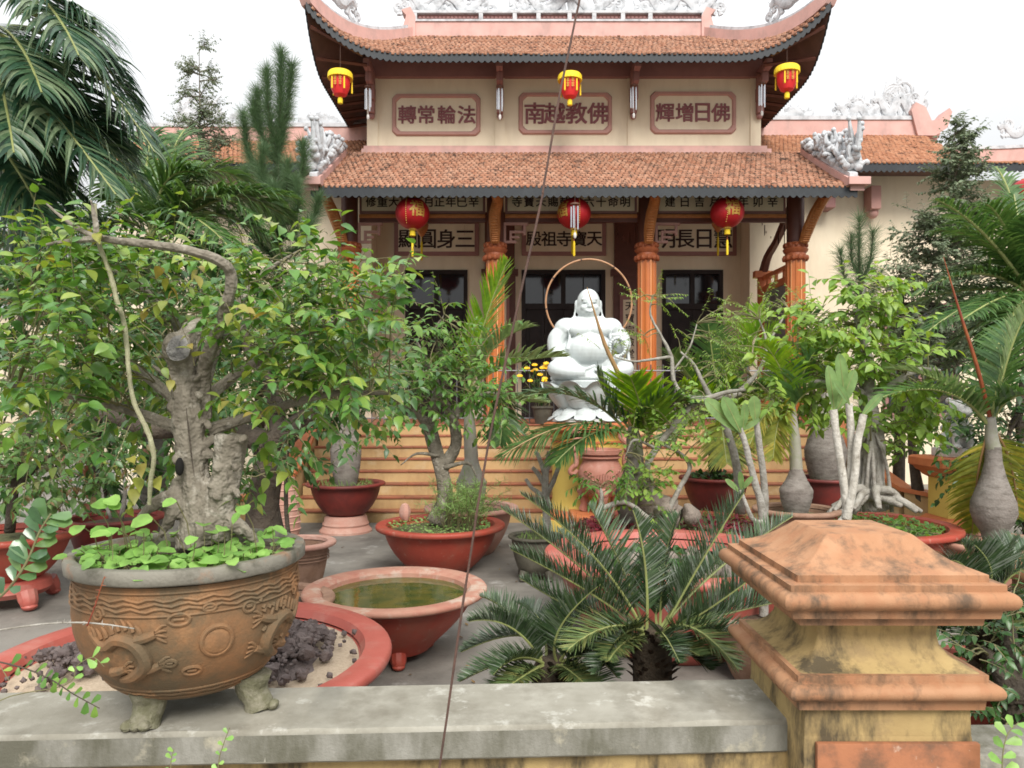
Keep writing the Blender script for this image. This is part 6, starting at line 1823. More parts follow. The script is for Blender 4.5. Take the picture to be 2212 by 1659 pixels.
fr2((1365, 935), (1440, 850), (1490, 870), (8.1, 8.0, 7.8), .6, 46, .036, l_palm, .2, .3)
fr2((1360, 940), (1290, 900), (1200, 1000), (8.0, 7.8, 7.5), .5, 46, .03, l_palm, .35, .1)
fr2((1365, 930), (1300, 860), (1290, 800), (8.2, 8.2, 8.2), .5, 40, .03, l_palm_d, .2, .2)
sp = MB(); sp.tube([P(1362, 920, 8.1), P(1340, 820, 8.05), P(1305, 740, 8.0), P(1268, 620, 7.95)], [.022, .028, .022, .003], seg=8, sub=4); sp.build('spear_leaf', m_rach_o, tray)
D2 = 7.9
tree(tray, m_bark_p, l_lime, [([P(1420, 1110, D2), P(1405, 1040, D2), P(1400, 1000, D2), P(1440, 940, D2), P(1490, 880, D2), P(1560, 850, D2), P(1630, 840, D2 + .1)], [.045, .04, .036, .036, .032, .026, .015]),
     ([P(1440, 1110, D2), P(1465, 1060, D2), P(1490, 1010, D2), P(1470, 980, D2), P(1430, 960, D2)], [.035, .028, .024, .02, .014]),
     ([P(1420, 970, D2), P(1370, 950, D2 - .1), P(1350, 990, D2 - .1)], [.02, .015, .006])],
     [(1410, 990, 70, 70, D2 - .1, .3, 34), (1460, 920, 80, 60, D2, .3, 34), (1390, 1050, 45, 50, D2 - .15, .2, 14), (1540, 870, 70, 30, D2, .2, 18), (1380, 920, 50, 40, D2, .2, 14)], .075, .3, 8, 31, tmpl=leaf_template(.6, .2, .1, 'round'), twr=.004)
D3 = 7.6
tree(tray, m_bark_p, l_mid, [([P(1290, 1120, D3), P(1300, 1080, D3), P(1296, 1055, D3)], [.03, .025, .015]), ([P(1295, 1100, D3), P(1350, 1085, D3), P(1400, 1120, D3)], [.03, .025, .03])], [(1290, 1050, 45, 25, D3, .2, 14), (1370, 1045, 40, 30, D3, .2, 12)], .10, .25, 9, 33, tmpl=LA)
r = random.Random(9)
for i in range(9):
    mb = MB(); p = P(r.uniform(1390, 1500), r.uniform(1075, 1120), r.uniform(7.9, 8.4)); mb.ell(p, (r.uniform(.08, .16), .1, r.uniform(.08, .16)), 10, 8); roughen(mb, .08, 5, i); roughen(mb, .03, 14, i); mb.build('rockery_stone', m_rock, tray, angle=0)
for cx_, cy_, n in ((1300, 1110, 260), (1560, 1110, 320)):
    p = P(cx_, cy_, 8.0); carpet(tray, (p[0], p[1]), .42, .64, n, .07, l_redpl, name='red_ground_plant', shape='ovate')
grass(tray, c, .95, .62, 900, .10)
L_ = [([P(1470, 830, 9.3), P(1520, 850, 9.3)], [.03, .02])]

# -- bare-twigged tree with feathery lime leaves, centre right
t, c = potted('potted_feathery_tree', 'thin-branched bonsai with sparse feathery leaves beside the statue', 1590, 8.9)
bowl(t, c, .42, .55, m_red, soil=m_moss)
D4 = 8.8
tree(t, m_bark_p, l_lime, [([P(1600, 1110, D4), P(1590, 1000, D4), P(1560, 900, D4), P(1530, 850, D4), P(1500, 790, D4), P(1470, 760, D4)], [.06, .05, .04, .03, .022, .012]),
     ([P(1600, 850, D4), P(1540, 860, D4), P(1480, 855, D4), P(1455, 820, D4), P(1450, 770, D4), P(1425, 720, D4), P(1405, 680, D4), P(1408, 640, D4)], [.035, .03, .028, .025, .022, .018, .012, .006]),
     ([P(1450, 770, D4), P(1400, 778, D4), P(1360, 780, D4), P(1310, 765, D4)], [.02, .016, .012, .005]),
     ([P(1455, 800, D4), P(1490, 750, D4), P(1505, 700, D4)], [.015, .012, .006]),
     ([P(1570, 870, D4), P(1640, 800, D4), P(1655, 740, D4), P(1640, 690, D4)], [.03, .025, .018, .008]), ([P(1655, 750, D4), P(1690, 690, D4), P(1705, 670, D4)], [.015, .012, .006])],
     [(1400, 650, 60, 14, D4, .15, 12), (1510, 735, 60, 14, D4, .15, 12), (1330, 755, 40, 10, D4, .12, 7), (1590, 680, 80, 22, D4, .2, 26), (1690, 660, 60, 20, D4, .2, 20), (1560, 800, 90, 40, D4, .3, 34), (1610, 760, 80, 50, D4, .2, 28), (1480, 880, 60, 20, D4, .2, 14), (1385, 725, 25, 10, D4, .1, 6), (1640, 860, 70, 40, D4, .2, 18)], .052, .3, 18, 41, tmpl=LA, twr=.004, droop=.05)

# -- dark red bowl with slender palm, centre right
def pedpot(name, label, x, d, R, H, base_h):
    t, c = potted(name, label, x, d)
    mb = MB(); mb.lathe([(R * .72, 0), (R * .72, .03), (R * .64, .07), (R * .62, base_h - .04), (R * .55, base_h)], c, 36); mb.build('pedestal', m_pinkclay, t, angle=30)
    bowl(t, c, R, H, m_dred, lip=.05, base=.48, soil=m_moss, z0=base_h + .002, belly=1.15)
    return t, c
t, c = pedpot('potted_palm', 'dark red bowl with slender palm and fanned fronds right of the urn', 1545, 10.5, .46, .95, .42)
cr = palm_trunk(t, c, .88, .10, .62, .07, mat=m_bark_d, top=P(1555, 890, 10.5)); cr = P(1556, 895, 10.5)
for p1, p2, m_ in (((1500, 880), (1440, 960), l_palm_g), ((1590, 860), (1640, 950), l_palm_g), ((1540, 780), (1530, 700), l_palm), ((1610, 760), (1650, 690), l_palm_b), ((1620, 820), (1700, 830), l_palm), ((1480, 800), (1450, 760), l_palm), ((1560, 930), (1570, 1000), l_palm_y), ((1600, 800), (1680, 700), l_palm_b), ((1620, 780), (1640, 660), l_palm_b), ((1640, 840), (1730, 870), l_palm_b), ((1500, 840), (1460, 830), l_palm_b)):
    frond(t, m_, m_rach, cr, P(p1[0], p1[1], 10.4), P(p2[0], p2[1], 10.2), .58, 42, .036, .018, droop=.2, vee=.3)
carpet(t, c, .36, .92, 160, .08, l_dark, shape='ovate')
t, c = pedpot('potted_bottle_palm', 'dark red bowl with fat dark bottle palm near the right end of the steps', 1783, 10.6, .43, .93, .40)
cr = palm_trunk(t, c, .86, .285, .95, .17, mat=m_bulb, top=P(1790, 850, 10.6)); cr = P(1790, 850, 10.6)
for p1, p2, m_ in (((1740, 780), (1690, 790), l_palm), ((1700, 760), (1640, 850), l_palm), ((1760, 720), (1740, 660), l_palm), ((1850, 780), (1910, 830), l_palm_y), ((1830, 720), (1880, 700), l_palm_b)):
    frond(t, m_, m_rach, cr, P(p1[0], p1[1], 10.5), P(p2[0], p2[1], 10.3), .5, 32, .035, .018, droop=.25, vee=.3)

# -- footed olive pot with stubby frangipani
t, c = potted('olive_footed_pot', 'small olive clay pot on feet with leafless stubby branches', 1157, 8.45)
bowl(t, c, .285, .50, m_olive, lip=.03, base=.6, soil=m_moss, z0=.09, lip_h=.03, belly=1.3); bun_feet(t, c, .19, .10, m_olive, 4, .8, .045)
wd = MB()
for pth, rad in (([P(1183, 1160, 8.4), P(1180, 1090, 8.4), P(1178, 1030, 8.4), P(1186, 975, 8.4)], [.05, .045, .04, .022]), ([P(1178, 1050, 8.4), P(1160, 1020, 8.4), P(1150, 1010, 8.4)], [.03, .026, .022]), ([P(1180, 1035, 8.4), P(1165, 990, 8.4), P(1157, 975, 8.4)], [.03, .025, .022]),
                 ([P(1180, 1070, 8.4), P(1195, 1040, 8.4), P(1210, 1000, 8.4)], [.035, .028, .022]), ([P(1178, 1020, 8.4), P(1195, 985, 8.4), P(1200, 968, 8.4)], [.03, .025, .02]), ([P(1180, 1075, 8.4), P(1150, 1055, 8.4), P(1136, 1035, 8.4)], [.028, .024, .02])): wd.tube(pth, rad, seg=8, sub=3)
roughen(wd, .006, 20); wd.build('trunk', m_bark_p, t); grass(t, c, .22, .46, 120, .08)

# -- small brown pot behind the big terracotta pot
t, c = potted('brown_clay_pot', 'small brown clay pot with incised rings right behind the terracotta pot', 648, 7.7)
bowl(t, c, .30, .58, m_brownpot, lip=.07, base=.62, soil=m_soil, soil_d=.12, belly=.8, lip_h=.05, rim_mat=m_pinkclay)
for z in (.40, .43, .46): mb = MB(); mb.lathe([(.29, z - .006), (.30, z), (.29, z + .006)], c, 36, cap0=False, cap1=False); mb.build('ring', m_brownpot, t)
# -- woven clay jar stub under the tree at the left of the steps
t, c = potted('ridged_clay_jar', 'pale ridged clay jar beside the left end of the steps', 607, 10.6)
mb = MB(); mb.lathe([(.22, 0), (.27, .2), (.26, .5), (.22, .8), (.19, .92), (.17, .9)] , c, 28, cap1=False); mb.build('jar', m_pinkclay, t)
for z in np.linspace(.1, .85, 9): mb = MB(); rr_ = float(np.interp(z, [0, .2, .5, .8, .92], [.22, .27, .26, .22, .19])); mb.lathe([(rr_, z - .015), (rr_ + .012, z), (rr_, z + .015)], c, 28, cap0=False, cap1=False); mb.build('ridge', m_pinkclay, t)

# -- pond bowl behind the cycads
pond, c = potted('pond_bowl', 'very large pink-red bowl holding dark water and stones behind the cycads', 1452, 6.3)
bowl(pond, c, 1.0, .76, m_pinkred, lip=.09, base=.6, lip_h=.075, seg=72, belly=1.1)
mb = MB(); mb.lathe([(.95, .70), (.90, .60), (.86, .5)], c, 64, cap0=False, cap1=False); mb.build('inner_wall', m_brownpot, pond)
mb = MB(); mb.lathe([(.905, .60), (.0005, .60)], c, 48); mb.build('water', m_water, pond)
r = random.Random(12)
for i in range(16):
    mb = MB(); a = r.uniform(0, 6.28); q = r.uniform(.2, .8); mb.ell((c[0] + q * math.cos(a), c[1] + q * math.sin(a), .60), (r.uniform(.08, .2), r.uniform(.08, .16), r.uniform(.04, .12)), 10, 7); roughen(mb, .05, 6, i); mb.build('stone', m_rock, pond, angle=0)
carpet(pond, c + (-.2, .2, 0), .5, .605, 90, .09, l_dark)

# -- cycads close behind the wall
def cycad(label, x, d, base_y, fr, potR, potH, seed, pmat=m_red):
    t, c = potted('potted_cycad', label, x, d)
    bowl(t, c, potR, potH, pmat, soil=m_soil, lip=.05)
    r = random.Random(seed)
    zc = P(x, base_y, d)[2]
    mb = MB(); mb.lathe([(.08, potH - .08), (.10, potH + .05), (.105, zc - .05), (.08, zc), (.05, zc + .03), (.0005, zc + .04)], c, 18); roughen(mb, .015, 12)
    L = Leaves()
    mb.build('trunk', m_cone, t)
    for i in range(110):
        a = r.uniform(0, 6.28); z = r.uniform(potH, zc + .02); L.add(np.array([c[0] + .095 * math.cos(a), c[1] + .095 * math.sin(a), z]), np.array([math.cos(a), math.sin(a), .9]), np.array([0, 0, 1.]), .07)
    L.build('leaf_bases', m_cone, t, leaf_template(.45, 0, .3, 'lance'))
    cr = np.array([c[0], c[1], zc])
    low = [((x + s_ * 60, base_y + 10 + 12 * i), (x + s_ * (95 + 30 * i), base_y + 60 + 22 * i), -.35 + .1 * i, cy if i % 2 else l_cycad_y, .15) for s_ in (-1, 1) for i in range(2)]
    low += [((x + r.uniform(-60, 60), base_y - 60), (x + r.uniform(-150, 150), base_y - r.uniform(90, 190)), r.uniform(-.3, .4), cy, .16) for i in range(1)]
    for (p1, p2, dd, m_, Lf) in list(fr) + low:
        p2 = (p2[0] + r.gauss(0, 6), p2[1] + r.gauss(0, 6)); p1 = (p1[0] + r.gauss(0, 12), p1[1] + r.gauss(0, 12)); Lf = Lf * r.uniform(.95, 1.2)
        a = P(p1[0], p1[1], d + dd * .5); b = P(p2[0], p2[1], d + dd)
        h = nrm(np.array([b[0] - cr[0], b[1] - cr[1], 0]))
        frond(t, m_, m_rach, cr + h * .05, a, b, Lf, 86, .008, .009, droop=.06, vee=r.uniform(.7, 1.15) if m_ is l_cycad else .3, fwd=r.uniform(.55, .85), start=.16, k=3, jit=.13, r=r)
    return t
cy = l_cycad
cycad('large cycad with dark stiff fronds just behind the wall, left of the pillar', 1410, 3.95, 1365,
      [((1300, 1230), (1085, 1095), .1, cy, .17), ((1310, 1190), (1130, 1065), -.1, cy, .17), ((1280, 1300), (1115, 1190), -.2, cy, .16), ((1270, 1340), (1125, 1248), .15, cy, .15), ((1345, 1200), (1270, 1100), .25, cy, .18), ((1400, 1200), (1360, 1110), -.1, cy, .17),
       ((1440, 1180), (1470, 1110), .1, cy, .18), ((1500, 1230), (1600, 1075), -.05, cy, .19), ((1520, 1240), (1705, 1120), .2, cy, .17), ((1520, 1330), (1680, 1215), -.15, cy, .17), ((1510, 1340), (1640, 1260), .25, cy, .15), ((1530, 1330), (1720, 1300), .0, cy, .15), ((1460, 1290), (1570, 1190), .3, cy, .16),
       ((1300, 1310), (1225, 1400), -.35, l_cycad_y, .18), ((1480, 1320), (1600, 1440), -.3, l_cycad_y, .18), ((1350, 1330), (1290, 1460), -.3, cy, .15), ((1520, 1350), (1640, 1400), -.2, cy, .15), ((1440, 1340), (1470, 1440), -.4, cy, .15), ((1350, 1260), (1200, 1150), .4, cy, .15)], .33, .40, 3)
cycad('small cycad with arching fronds low behind the wall', 1190, 4.05, 1430,
      [((1120, 1300), (1010, 1345), -.2, cy, .14), ((1140, 1340), (990, 1400), .1, cy, .13), ((1130, 1390), (1000, 1470), -.25, cy, .13), ((1130, 1300), (1040, 1290), .2, cy, .13), ((1190, 1330), (1120, 1300), .3, cy, .12), ((1200, 1350), (1220, 1290), .2, cy, .12), ((1230, 1330), (1300, 1300), .1, cy, .12), ((1250, 1370), (1310, 1420), -.2, cy, .13), ((1260, 1400), (1330, 1465), -.2, cy, .12), ((1120, 1400), (1060, 1470), -.35, cy, .12), ((1160, 1370), (1050, 1310), -.1, cy, .13)], .26, .34, 4, m_olive)
cycad('dark cycad in the shade right behind the pillar', 2130, 4.3, 1290,
      [((2080, 1200), (2030, 1210), -.2, cy, .15), ((2110, 1180), (2080, 1165), .1, cy, .16), ((2150, 1180), (2190, 1160), .1, cy, .16), ((2180, 1220), (2260, 1230), -.1, cy, .16), ((2100, 1250), (2050, 1290), -.3, cy, .15), ((2160, 1260), (2220, 1330), -.3, cy, .15), ((2120, 1230), (2060, 1240), .3, cy, .15), ((2170, 1200), (2240, 1180), .3, cy, .15), ((2110, 1300), (2070, 1400), -.3, cy, .15), ((2170, 1310), (2200, 1420), -.3, cy, .15)], .35, .5, 6)

# -- big red planter at the right with banyan bonsai
t, c = potted('planter_with_banyan_bonsai', 'big red planter with root-tangled bonsai and lime green leaves behind the pillar', 1868, 7.5)
bowl(t, c, .80, .80, m_red, lip=.075, base=.5, soil=m_moss, lip_h=.06)
D5 = 7.5
limbs = [([P(1885, 1100, D5), P(1880, 1040, D5), P(1885, 960, D5), P(1880, 900, D5), P(1872, 850, D5)], [.16, .13, .12, .09, .07]),
         ([P(1876, 900, D5), P(1860, 850, D5), P(1800, 830, D5 - .1), P(1720, 820, D5 - .1)], [.05, .045, .035, .015]),
         ([P(1880, 860, D5), P(1930, 830, D5), P(1980, 800, D5), P(2030, 800, D5)], [.05, .04, .03, .012]),
         ([P(1874, 860, D5), P(1880, 780, D5 + .1), P(1850, 700, D5), P(1870, 620, D5)], [.06, .04, .028, .012])]
rr = random.Random(44)
for i in range(22):
    x = 1880 + rr.gauss(0, 22); limbs.append(([P(1880 + rr.gauss(0, 8), 900 + rr.uniform(-20, 60), D5 - .06), P(x, 1000, D5 - .1 + rr.gauss(0, .05)), P(x + rr.gauss(0, 15), 1105, D5 - .12)], [.02, .016, .02]))
for i in range(16):
    a = rr.uniform(1770, 2000); limbs.append(([P(1885 + rr.gauss(0, 15), 1070, D5 - .1), P((a + 1885) / 2, 1062 + rr.uniform(-8, 25), D5 - .25), P(a, 1085 + rr.uniform(0, 30), D5 - rr.uniform(.2, .5))], [.05, .04, .022]))
tree(t, m_bark_p, l_lime, limbs, [(1790, 700, 70, 40, D5 - .1, .3, 30), (1870, 640, 80, 40, D5, .3, 38), (1950, 770, 70, 50, D5, .3, 24), (1830, 850, 80, 50, D5, .3, 22), (1900, 690, 60, 40, D5, .3, 18), (1800, 770, 80, 40, D5 - .2, .3, 22), (1960, 830, 60, 40, D5, .3, 18), (1990, 900, 60, 30, D5, .3, 12), (1860, 780, 60, 40, D5, .3, 14), (1740, 820, 40, 30, D5 - .1, .2, 10), (1760, 880, 50, 60, D5, .2, 12), (1930, 960, 50, 50, D5 - .1, .2, 12), (1870, 920, 40, 40, D5 - .2, .2, 8), (1700, 760, 60, 50, D5, .3, 16), (1680, 860, 60, 50, D5, .3, 14), (2000, 860, 70, 50, D5 + .1, .3, 16)], .135, .32, 7, 45, tmpl=leaf_template(.62, .25, .12, 'ovate'), twr=.004)
carpet(t, c, .72, .75, 600, .05, l_mid); grass(t, c, .7, .75, 300, .08)

# -- bottle palms at the right
t, c = potted('potted_bottle_palm', 'small bottle palm with pear-shaped trunk between frangipani and big planter', 1720, 7.3)
bowl(t, c, .36, .98, m_brownpot, soil=m_moss)
cr = palm_trunk(t, c, .93, .158, .46, .055, mat=m_bulb, top=P(1712, 870, 7.3)); cr = P(1712, 885, 7.3)
for p1, p2, m_ in (((1660, 850), (1620, 960), l_palm_y), ((1700, 800), (1650, 740), l_palm_b), ((1740, 830), (1790, 840), l_palm), ((1680, 860), (1670, 990), l_palm_y), ((1730, 800), (1760, 760), l_palm)):
    frond(t, m_, m_rach, cr, P(p1[0], p1[1], 7.2), P(p2[0], p2[1], 7.1), .34, 30, .026, .012, droop=.3, vee=.3)
t, c = potted('potted_bottle_palm', 'tall bottle palm with pale swollen trunk and red spear in a pinkish bowl at right', 2146, 7.0)
bowl(t, c, .50, .72, m_rimworn, lip=.06, base=.55, soil=m_moss, lip_h=.05)
mb = MB(); mb.lathe([(.08, .69), (.11, .80), (.165, .88), (.197, .98), (.19, 1.08), (.15, 1.19), (.105, 1.32), (.075, 1.45), (.065, 1.6)], c, 28); roughen(mb, .005, 9); mb.build('trunk', m_bulb, t)
mb = MB(); mb.tube([c + (0, 0, 1.58), P(2142, 950, 7.0), P(2140, 900, 7.0)], [.068, .06, .04], seg=12, sub=4); mb.build('crownshaft', m_shaft, t)
cr = P(2140, 925, 7.0)
sp = MB(); sp.tube([P(2138, 900, 6.98), P(2110, 790, 6.95), P(2075, 680, 6.93), P(2038, 555, 6.9)], [.02, .017, .012, .003], seg=8, sub=4); sp.build('red_spear', m_rach_r, t)
for p1, p2, d2, m_, Lf in (((2060, 800), (1900, 860), 6.7, l_palm, .40), ((2030, 780), (1900, 800), 7.2, l_palm_g, .36), ((2170, 830), (2250, 860), 6.6, l_palm, .42), ((2160, 780), (2200, 690), 7.2, l_palm, .40), ((2180, 720), (2230, 660), 6.8, l_palm_g, .40), ((2110, 980), (2100, 1150), 7.4, l_palm_y, .34), ((2190, 960), (2200, 1120), 7.4, l_palm_y, .42), ((2140, 980), (2130, 1150), 7.6, l_palm_y, .40)):
    frond(t, m_, m_rach if m_ is not l_palm_y else m_rach_o, cr, P(p1[0], p1[1], 7.0), P(p2[0], p2[1], d2), Lf, 36, .032, .016, droop=.25, vee=.35)
t, c = potted('orange_clay_bowl', 'orange clay bowl cut off by the right picture edge', 2262, 4.6)
bowl(t, c, .19, 1.02, m_pillar, soil=m_soil, base=.6, lip_h=.08)

# -- frangipani trees with pale stems
PL = leaf_template(.33, .10, .10, 'oblong')
def frangipani(label, x, d, stems, leaves, mat, potH=.5):
    t, c = potted('potted_frangipani', label, x, d)
    bowl(t, c, .34, potH, m_brownpot, soil=m_soil)
    for pth, rad in stems:
        wd = MB(); wd.tube([P(a, b, d + e) for a, b, e in pth], [q * .68 for q in rad], seg=12, sub=5); roughen(wd, .004, 18); wd.build('stem', mat, t)
    tb = MB(); tb.add(*PL); me = tb.mesh('leaf', angle=0); me.materials.append(l_plum)
    rb_ = MB(); rb_.tube([(0, y_, -.10 * y_ * y_ + .002) for y_ in np.linspace(0, .97, 7)], np.linspace(.014, .004, 7), seg=5); rme = rb_.mesh('midrib'); rme.materials.append(m_rach)
    for (x0, y0, x1, y1, e, n, w) in leaves:
        a, b = P(x0, y0, d + e), P(x1, y1, d + e - .05)
        L_ = np.linalg.norm(b - a)
        m_ = frames([b - a], [np.array(n, float)], [L_])[0] * np.array([w, 1, 1])
        lf_ = place('leaf', me, t, a, m_); mr_ = bpy.data.objects.new('midrib', rme); COL.objects.link(mr_); mr_.parent = lf_
frangipani('frangipani with three thick white ringed stems rising behind the pillar cap', 1815, 4.7,
    [([(1812, 1300, 0), (1815, 1150, 0), (1830, 1110, 0), (1822, 1040, 0), (1808, 950, 0), (1800, 885, 0)], [.05, .05, .045, .038, .034, .034]), ([(1828, 1110, 0), (1838, 1000, .03), (1838, 930, .03), (1834, 872, .03)], [.04, .036, .034, .032]), ([(1828, 1120, -.02), (1845, 1040, -.03), (1852, 960, -.03), (1866, 895, -.03)], [.042, .036, .034, .032])],
    [(1802, 890, 1795, 790, 0, (.2, -1, .3), .9), (1824, 855, 1815, 765, 0, (-.2, -1, .2), .85), (1806, 890, 1850, 800, .05, (.1, -1, .4), .9), (1860, 900, 1905, 850, 0, (0, -1, .8), .9), (1836, 875, 1806, 822, -.05, (0, -1, .5), .9)], m_bark_w)
frangipani('frangipani with big upright oval leaves behind the cycad', 1645, 5.4,
    [([(1650, 1330, 0), (1648, 1120, 0), (1630, 1040, 0), (1610, 960, 0), (1598, 925, 0)], [.05, .045, .038, .032, .03]), ([(1650, 1140, .02), (1652, 1060, .03), (1640, 960, .03), (1632, 900, .03)], [.042, .038, .033, .03]), ([(1650, 1130, -.05), (1625, 1120, -.1), (1600, 1060, -.1)], [.03, .024, .018])],
    [(1597, 935, 1528, 862, 0, (.1, -1, .15), 1.0), (1600, 935, 1566, 858, -.02, (.1, -1, .1), 1.15), (1604, 930, 1612, 872, 0, (.2, -1, .3), 1.0), (1632, 915, 1630, 856, 0, (0, -1, .1), 1.35), (1604, 930, 1640, 905, .02, (0, -1, .5), .9), (1600, 1065, 1570, 1035, 0, (0, -1, .6), .9), (1602, 1062, 1600, 1020, 0, (0, -1, .5), .9), (1600, 1060, 1625, 1030, 0, (0, -1, .6), .9)], m_bark_p)

# -- red bowls and shrubs at the left
t, c = potted('clawfoot_red_bowl', 'red bowl on scrolled feet with coppery shrub at the left picture edge', 15, 7.4)
bowl(t, c, .58, .72, m_red, lip=.075, base=.55, soil=m_moss, z0=.28, lip_h=.06)
mb = MB(); mb.lathe([(.36, .12), (.40, .17), (.38, .24), (.30, .28)], c, 36); mb.build('stand_ring', m_pinkred, t)
bun_feet(t, c, .38, .15, m_pinkred, 4, -.55, .085)
D6 = 7.3
tree(t, m_bark_d, l_copper, [([P(20, 1150, D6), P(30, 1060, D6), P(50, 980, D6), P(70, 920, D6)], [.05, .045, .03, .015]), ([P(30, 1060, D6), P(90, 1000, D6), P(140, 960, D6)], [.03, .02, .008])], [(60, 1000, 130, 80, D6, .4, 66), (20, 920, 110, 60, D6, .4, 34), (130, 1060, 60, 40, D6 - .2, .3, 20), (220, 960, 90, 50, D6 + .4, .3, 26)], .115, .35, 9, 61)
t, c = potted('red_bowl', 'dark red bowl with dry twigs left behind the terracotta pot', 248, 8.8)
bowl(t, c, .50, .66, m_dred, lip=.06, base=.5, soil=m_soil)
tree(t, m_bark_p, l_bonsai_y, [([P(262, 1120, 8.7), P(270, 1050, 8.7), P(255, 990, 8.7)], [.03, .02, .01]), ([P(240, 1120, 8.7), P(220, 1060, 8.7), P(235, 1000, 8.7)], [.02, .014, .006])], [(240, 1030, 50, 40, 8.7, .3, 10)], .12, .3, 6, 63)

# -- dark-trunked tree behind the terracotta pot
t, c = potted('dark_bonsai_tree', 'dark-barked bonsai tree behind the terracotta pot, branches spreading both ways', 575, 5.6)
bowl(t, c, .45, .55, m_brownpot, soil=m_soil)
D7 = 5.6
tree(t, m_bark_d, l_dark, [([P(575, 1180, D7), P(568, 1090, D7), P(585, 1000, D7), P(600, 940, D7)], [.16, .12, .11, .10]), ([P(590, 960, D7), P(640, 920, D7 - .1), P(700, 880, D7 - .1), P(770, 860, D7 - .1)], [.10, .085, .06, .02]),
     ([P(590, 960, D7), P(450, 920, D7 + .1), P(330, 930, D7), P(240, 900, D7), P(180, 905, D7)], [.09, .08, .07, .05, .02]), ([P(600, 950, D7), P(590, 850, D7 + .1), P(540, 760, D7), P(520, 690, D7)], [.08, .06, .04, .02]), ([P(625, 1180, D7 - .2), P(618, 1080, D7 - .2), P(620, 960, D7 - .2)], [.018, .016, .014])],
     [(700, 870, 120, 50, D7 - .1, .5, 34), (640, 800, 190, 70, D7, .5, 56), (300, 850, 250, 90, D7 + .1, .5, 80), (560, 1000, 40, 40, D7 - .3, .2, 8), (800, 820, 80, 70, D7 - .1, .4, 26), (650, 960, 50, 40, D7 - .2, .3, 8), (480, 700, 200, 90, D7 + .4, .5, 60), (150, 760, 160, 120, D7 + .5, .5, 60)], .10, .42, 9, 71, twr=.004)

# -- yellow chrysanthemums on the porch
t, c = potted('yellow_flower_pot', 'pot of yellow chrysanthemums on the porch left of the statue', 1172, 14.1)
c = c + (0, 0, FL); t.location = tuple(c); ORIGIN[t.name] = c
bowl(t, c, .19, .32 , m_dred, soil=m_soil, lip=.03) if False else None
mb = MB(); mb.lathe([(.14, FL + .002), (.19, FL + .3), (.21, FL + .3), (.21, FL + .34), (.17, FL + .34), (.16, FL + .28)], (c[0], c[1], 0), 24); mb.build('pot', m_olive, t)
r = random.Random(2); L, st, fl = Leaves(), MB(), Leaves()
for i in range(15):
    p = c + (r.gauss(0, .06), r.gauss(0, .06), .3); e = c + (r.gauss(-.02, .17), r.gauss(-.05, .1), r.uniform(.75, 1.15)); st.tube(bez(p, (p + e) / 2 + (0, 0, .1), e, 5), .006, seg=4, cap=False)
    for k in range(12): u = r.uniform(.2, .95); L.add(p + (e - p) * u, rdir(r), np.array([0, 0, 1.]), .10)
    for k in range(13): a = 2 * math.pi * k / 13; fl.add(e, np.array([math.cos(a), math.sin(a) * .6 - .3, .35 + math.sin(a) * .4]), np.array([0, -.7, .6]), .06)
L.build('foliage', l_dark, t, OV); fl.build('flower_heads', l_yflow, t, leaf_template(.4, .1, .05, 'round')); st.build('stems', m_twig, t, kind='stuff')

# ------------------------------------------------------------------ trees behind
def palm(label, c, base, fr, d, name='palm_tree', tr=.16, lm=l_palm_d, L=.75, w=.05, dr=.55, n=46, rm=m_rach, ve=.2):
    t = thing(name, (base[0], base[1], 0), label, 'palm')
    c = np.array(c); mb = MB(); mb.tube([np.array([base[0], base[1], 0]), (np.array([base[0], base[1], 0]) + c) / 2 + (.05, 0, 0), c - (0, 0, .2)], [tr * 1.2, tr, tr * .8], seg=12, sub=4); mb.build('trunk', m_bulb, t)
    for f in fr:
        p1, p2, dd = f[0], f[1], f[2]
        p0 = P(*f[3], d) if len(f) > 3 else c
        frond(t, lm, rm, p0, P(p1[0], p1[1], d + dd * .5), P(p2[0], p2[1], d + dd), L, n, w, .03, droop=dr, vee=ve, jit=.14, k=5)
    return t
palm('big palm with long drooping fronds filling the upper left corner', P(-60, 60, 8.0), P(-60, 0, 8.0),
     [((150, 40), (335, 330), 0, (20, 60)), ((190, 60), (300, 240), .6, (40, 20)), ((60, 160), (250, 420), -.5), ((40, 200), (150, 470), .3), ((120, 190), (330, 420), .4, (10, 190)), ((30, 20), (90, 200), -.8), ((60, -60), (215, 60), .0, (-20, -20)), ((-20, 180), (60, 460), 0), ((100, -40), (170, 120), -.6, (0, -40)), ((0, 280), (120, 520), -.3, (-60, 260)), ((80, 280), (230, 510), .5, (-30, 240)), ((-10, 60), (30, 330), -.9), ((140, 240), (260, 330), .9, (20, 230)), ((20, 330), (60, 520), .4, (-40, 330)), ((70, 90), (200, 330), .8, (-30, 60)), ((40, 120), (110, 380), 1.0, (-40, 100)), ((-10, 230), (90, 400), .9, (-60, 200)), ((110, 120), (290, 350), 1.2, (10, 110))], 8.0, L=.9, w=.042, dr=.65, n=62)
palm('palm with arching fronds left of the pines', P(330, 520, 10.5), P(330, 0, 10.5),
     [((330, 330), (450, 380), 0), ((430, 350), (560, 480), -.3), ((380, 400), (500, 540), -.8), ((290, 330), (230, 430), .3), ((480, 380), (650, 430), .3), ((300, 400), (330, 280), .6), ((520, 400), (640, 480), .5, (420, 420)), ((420, 300), (540, 400), .8), ((260, 420), (180, 560), -.4), ((360, 320), (400, 280), .9), ((420, 450), (480, 620), -.6), ((540, 460), (600, 560), .2, (440, 460)), ((300, 480), (310, 640), -.7)], 10.5, L=.8, w=.042, dr=.55, lm=l_palm, n=58)
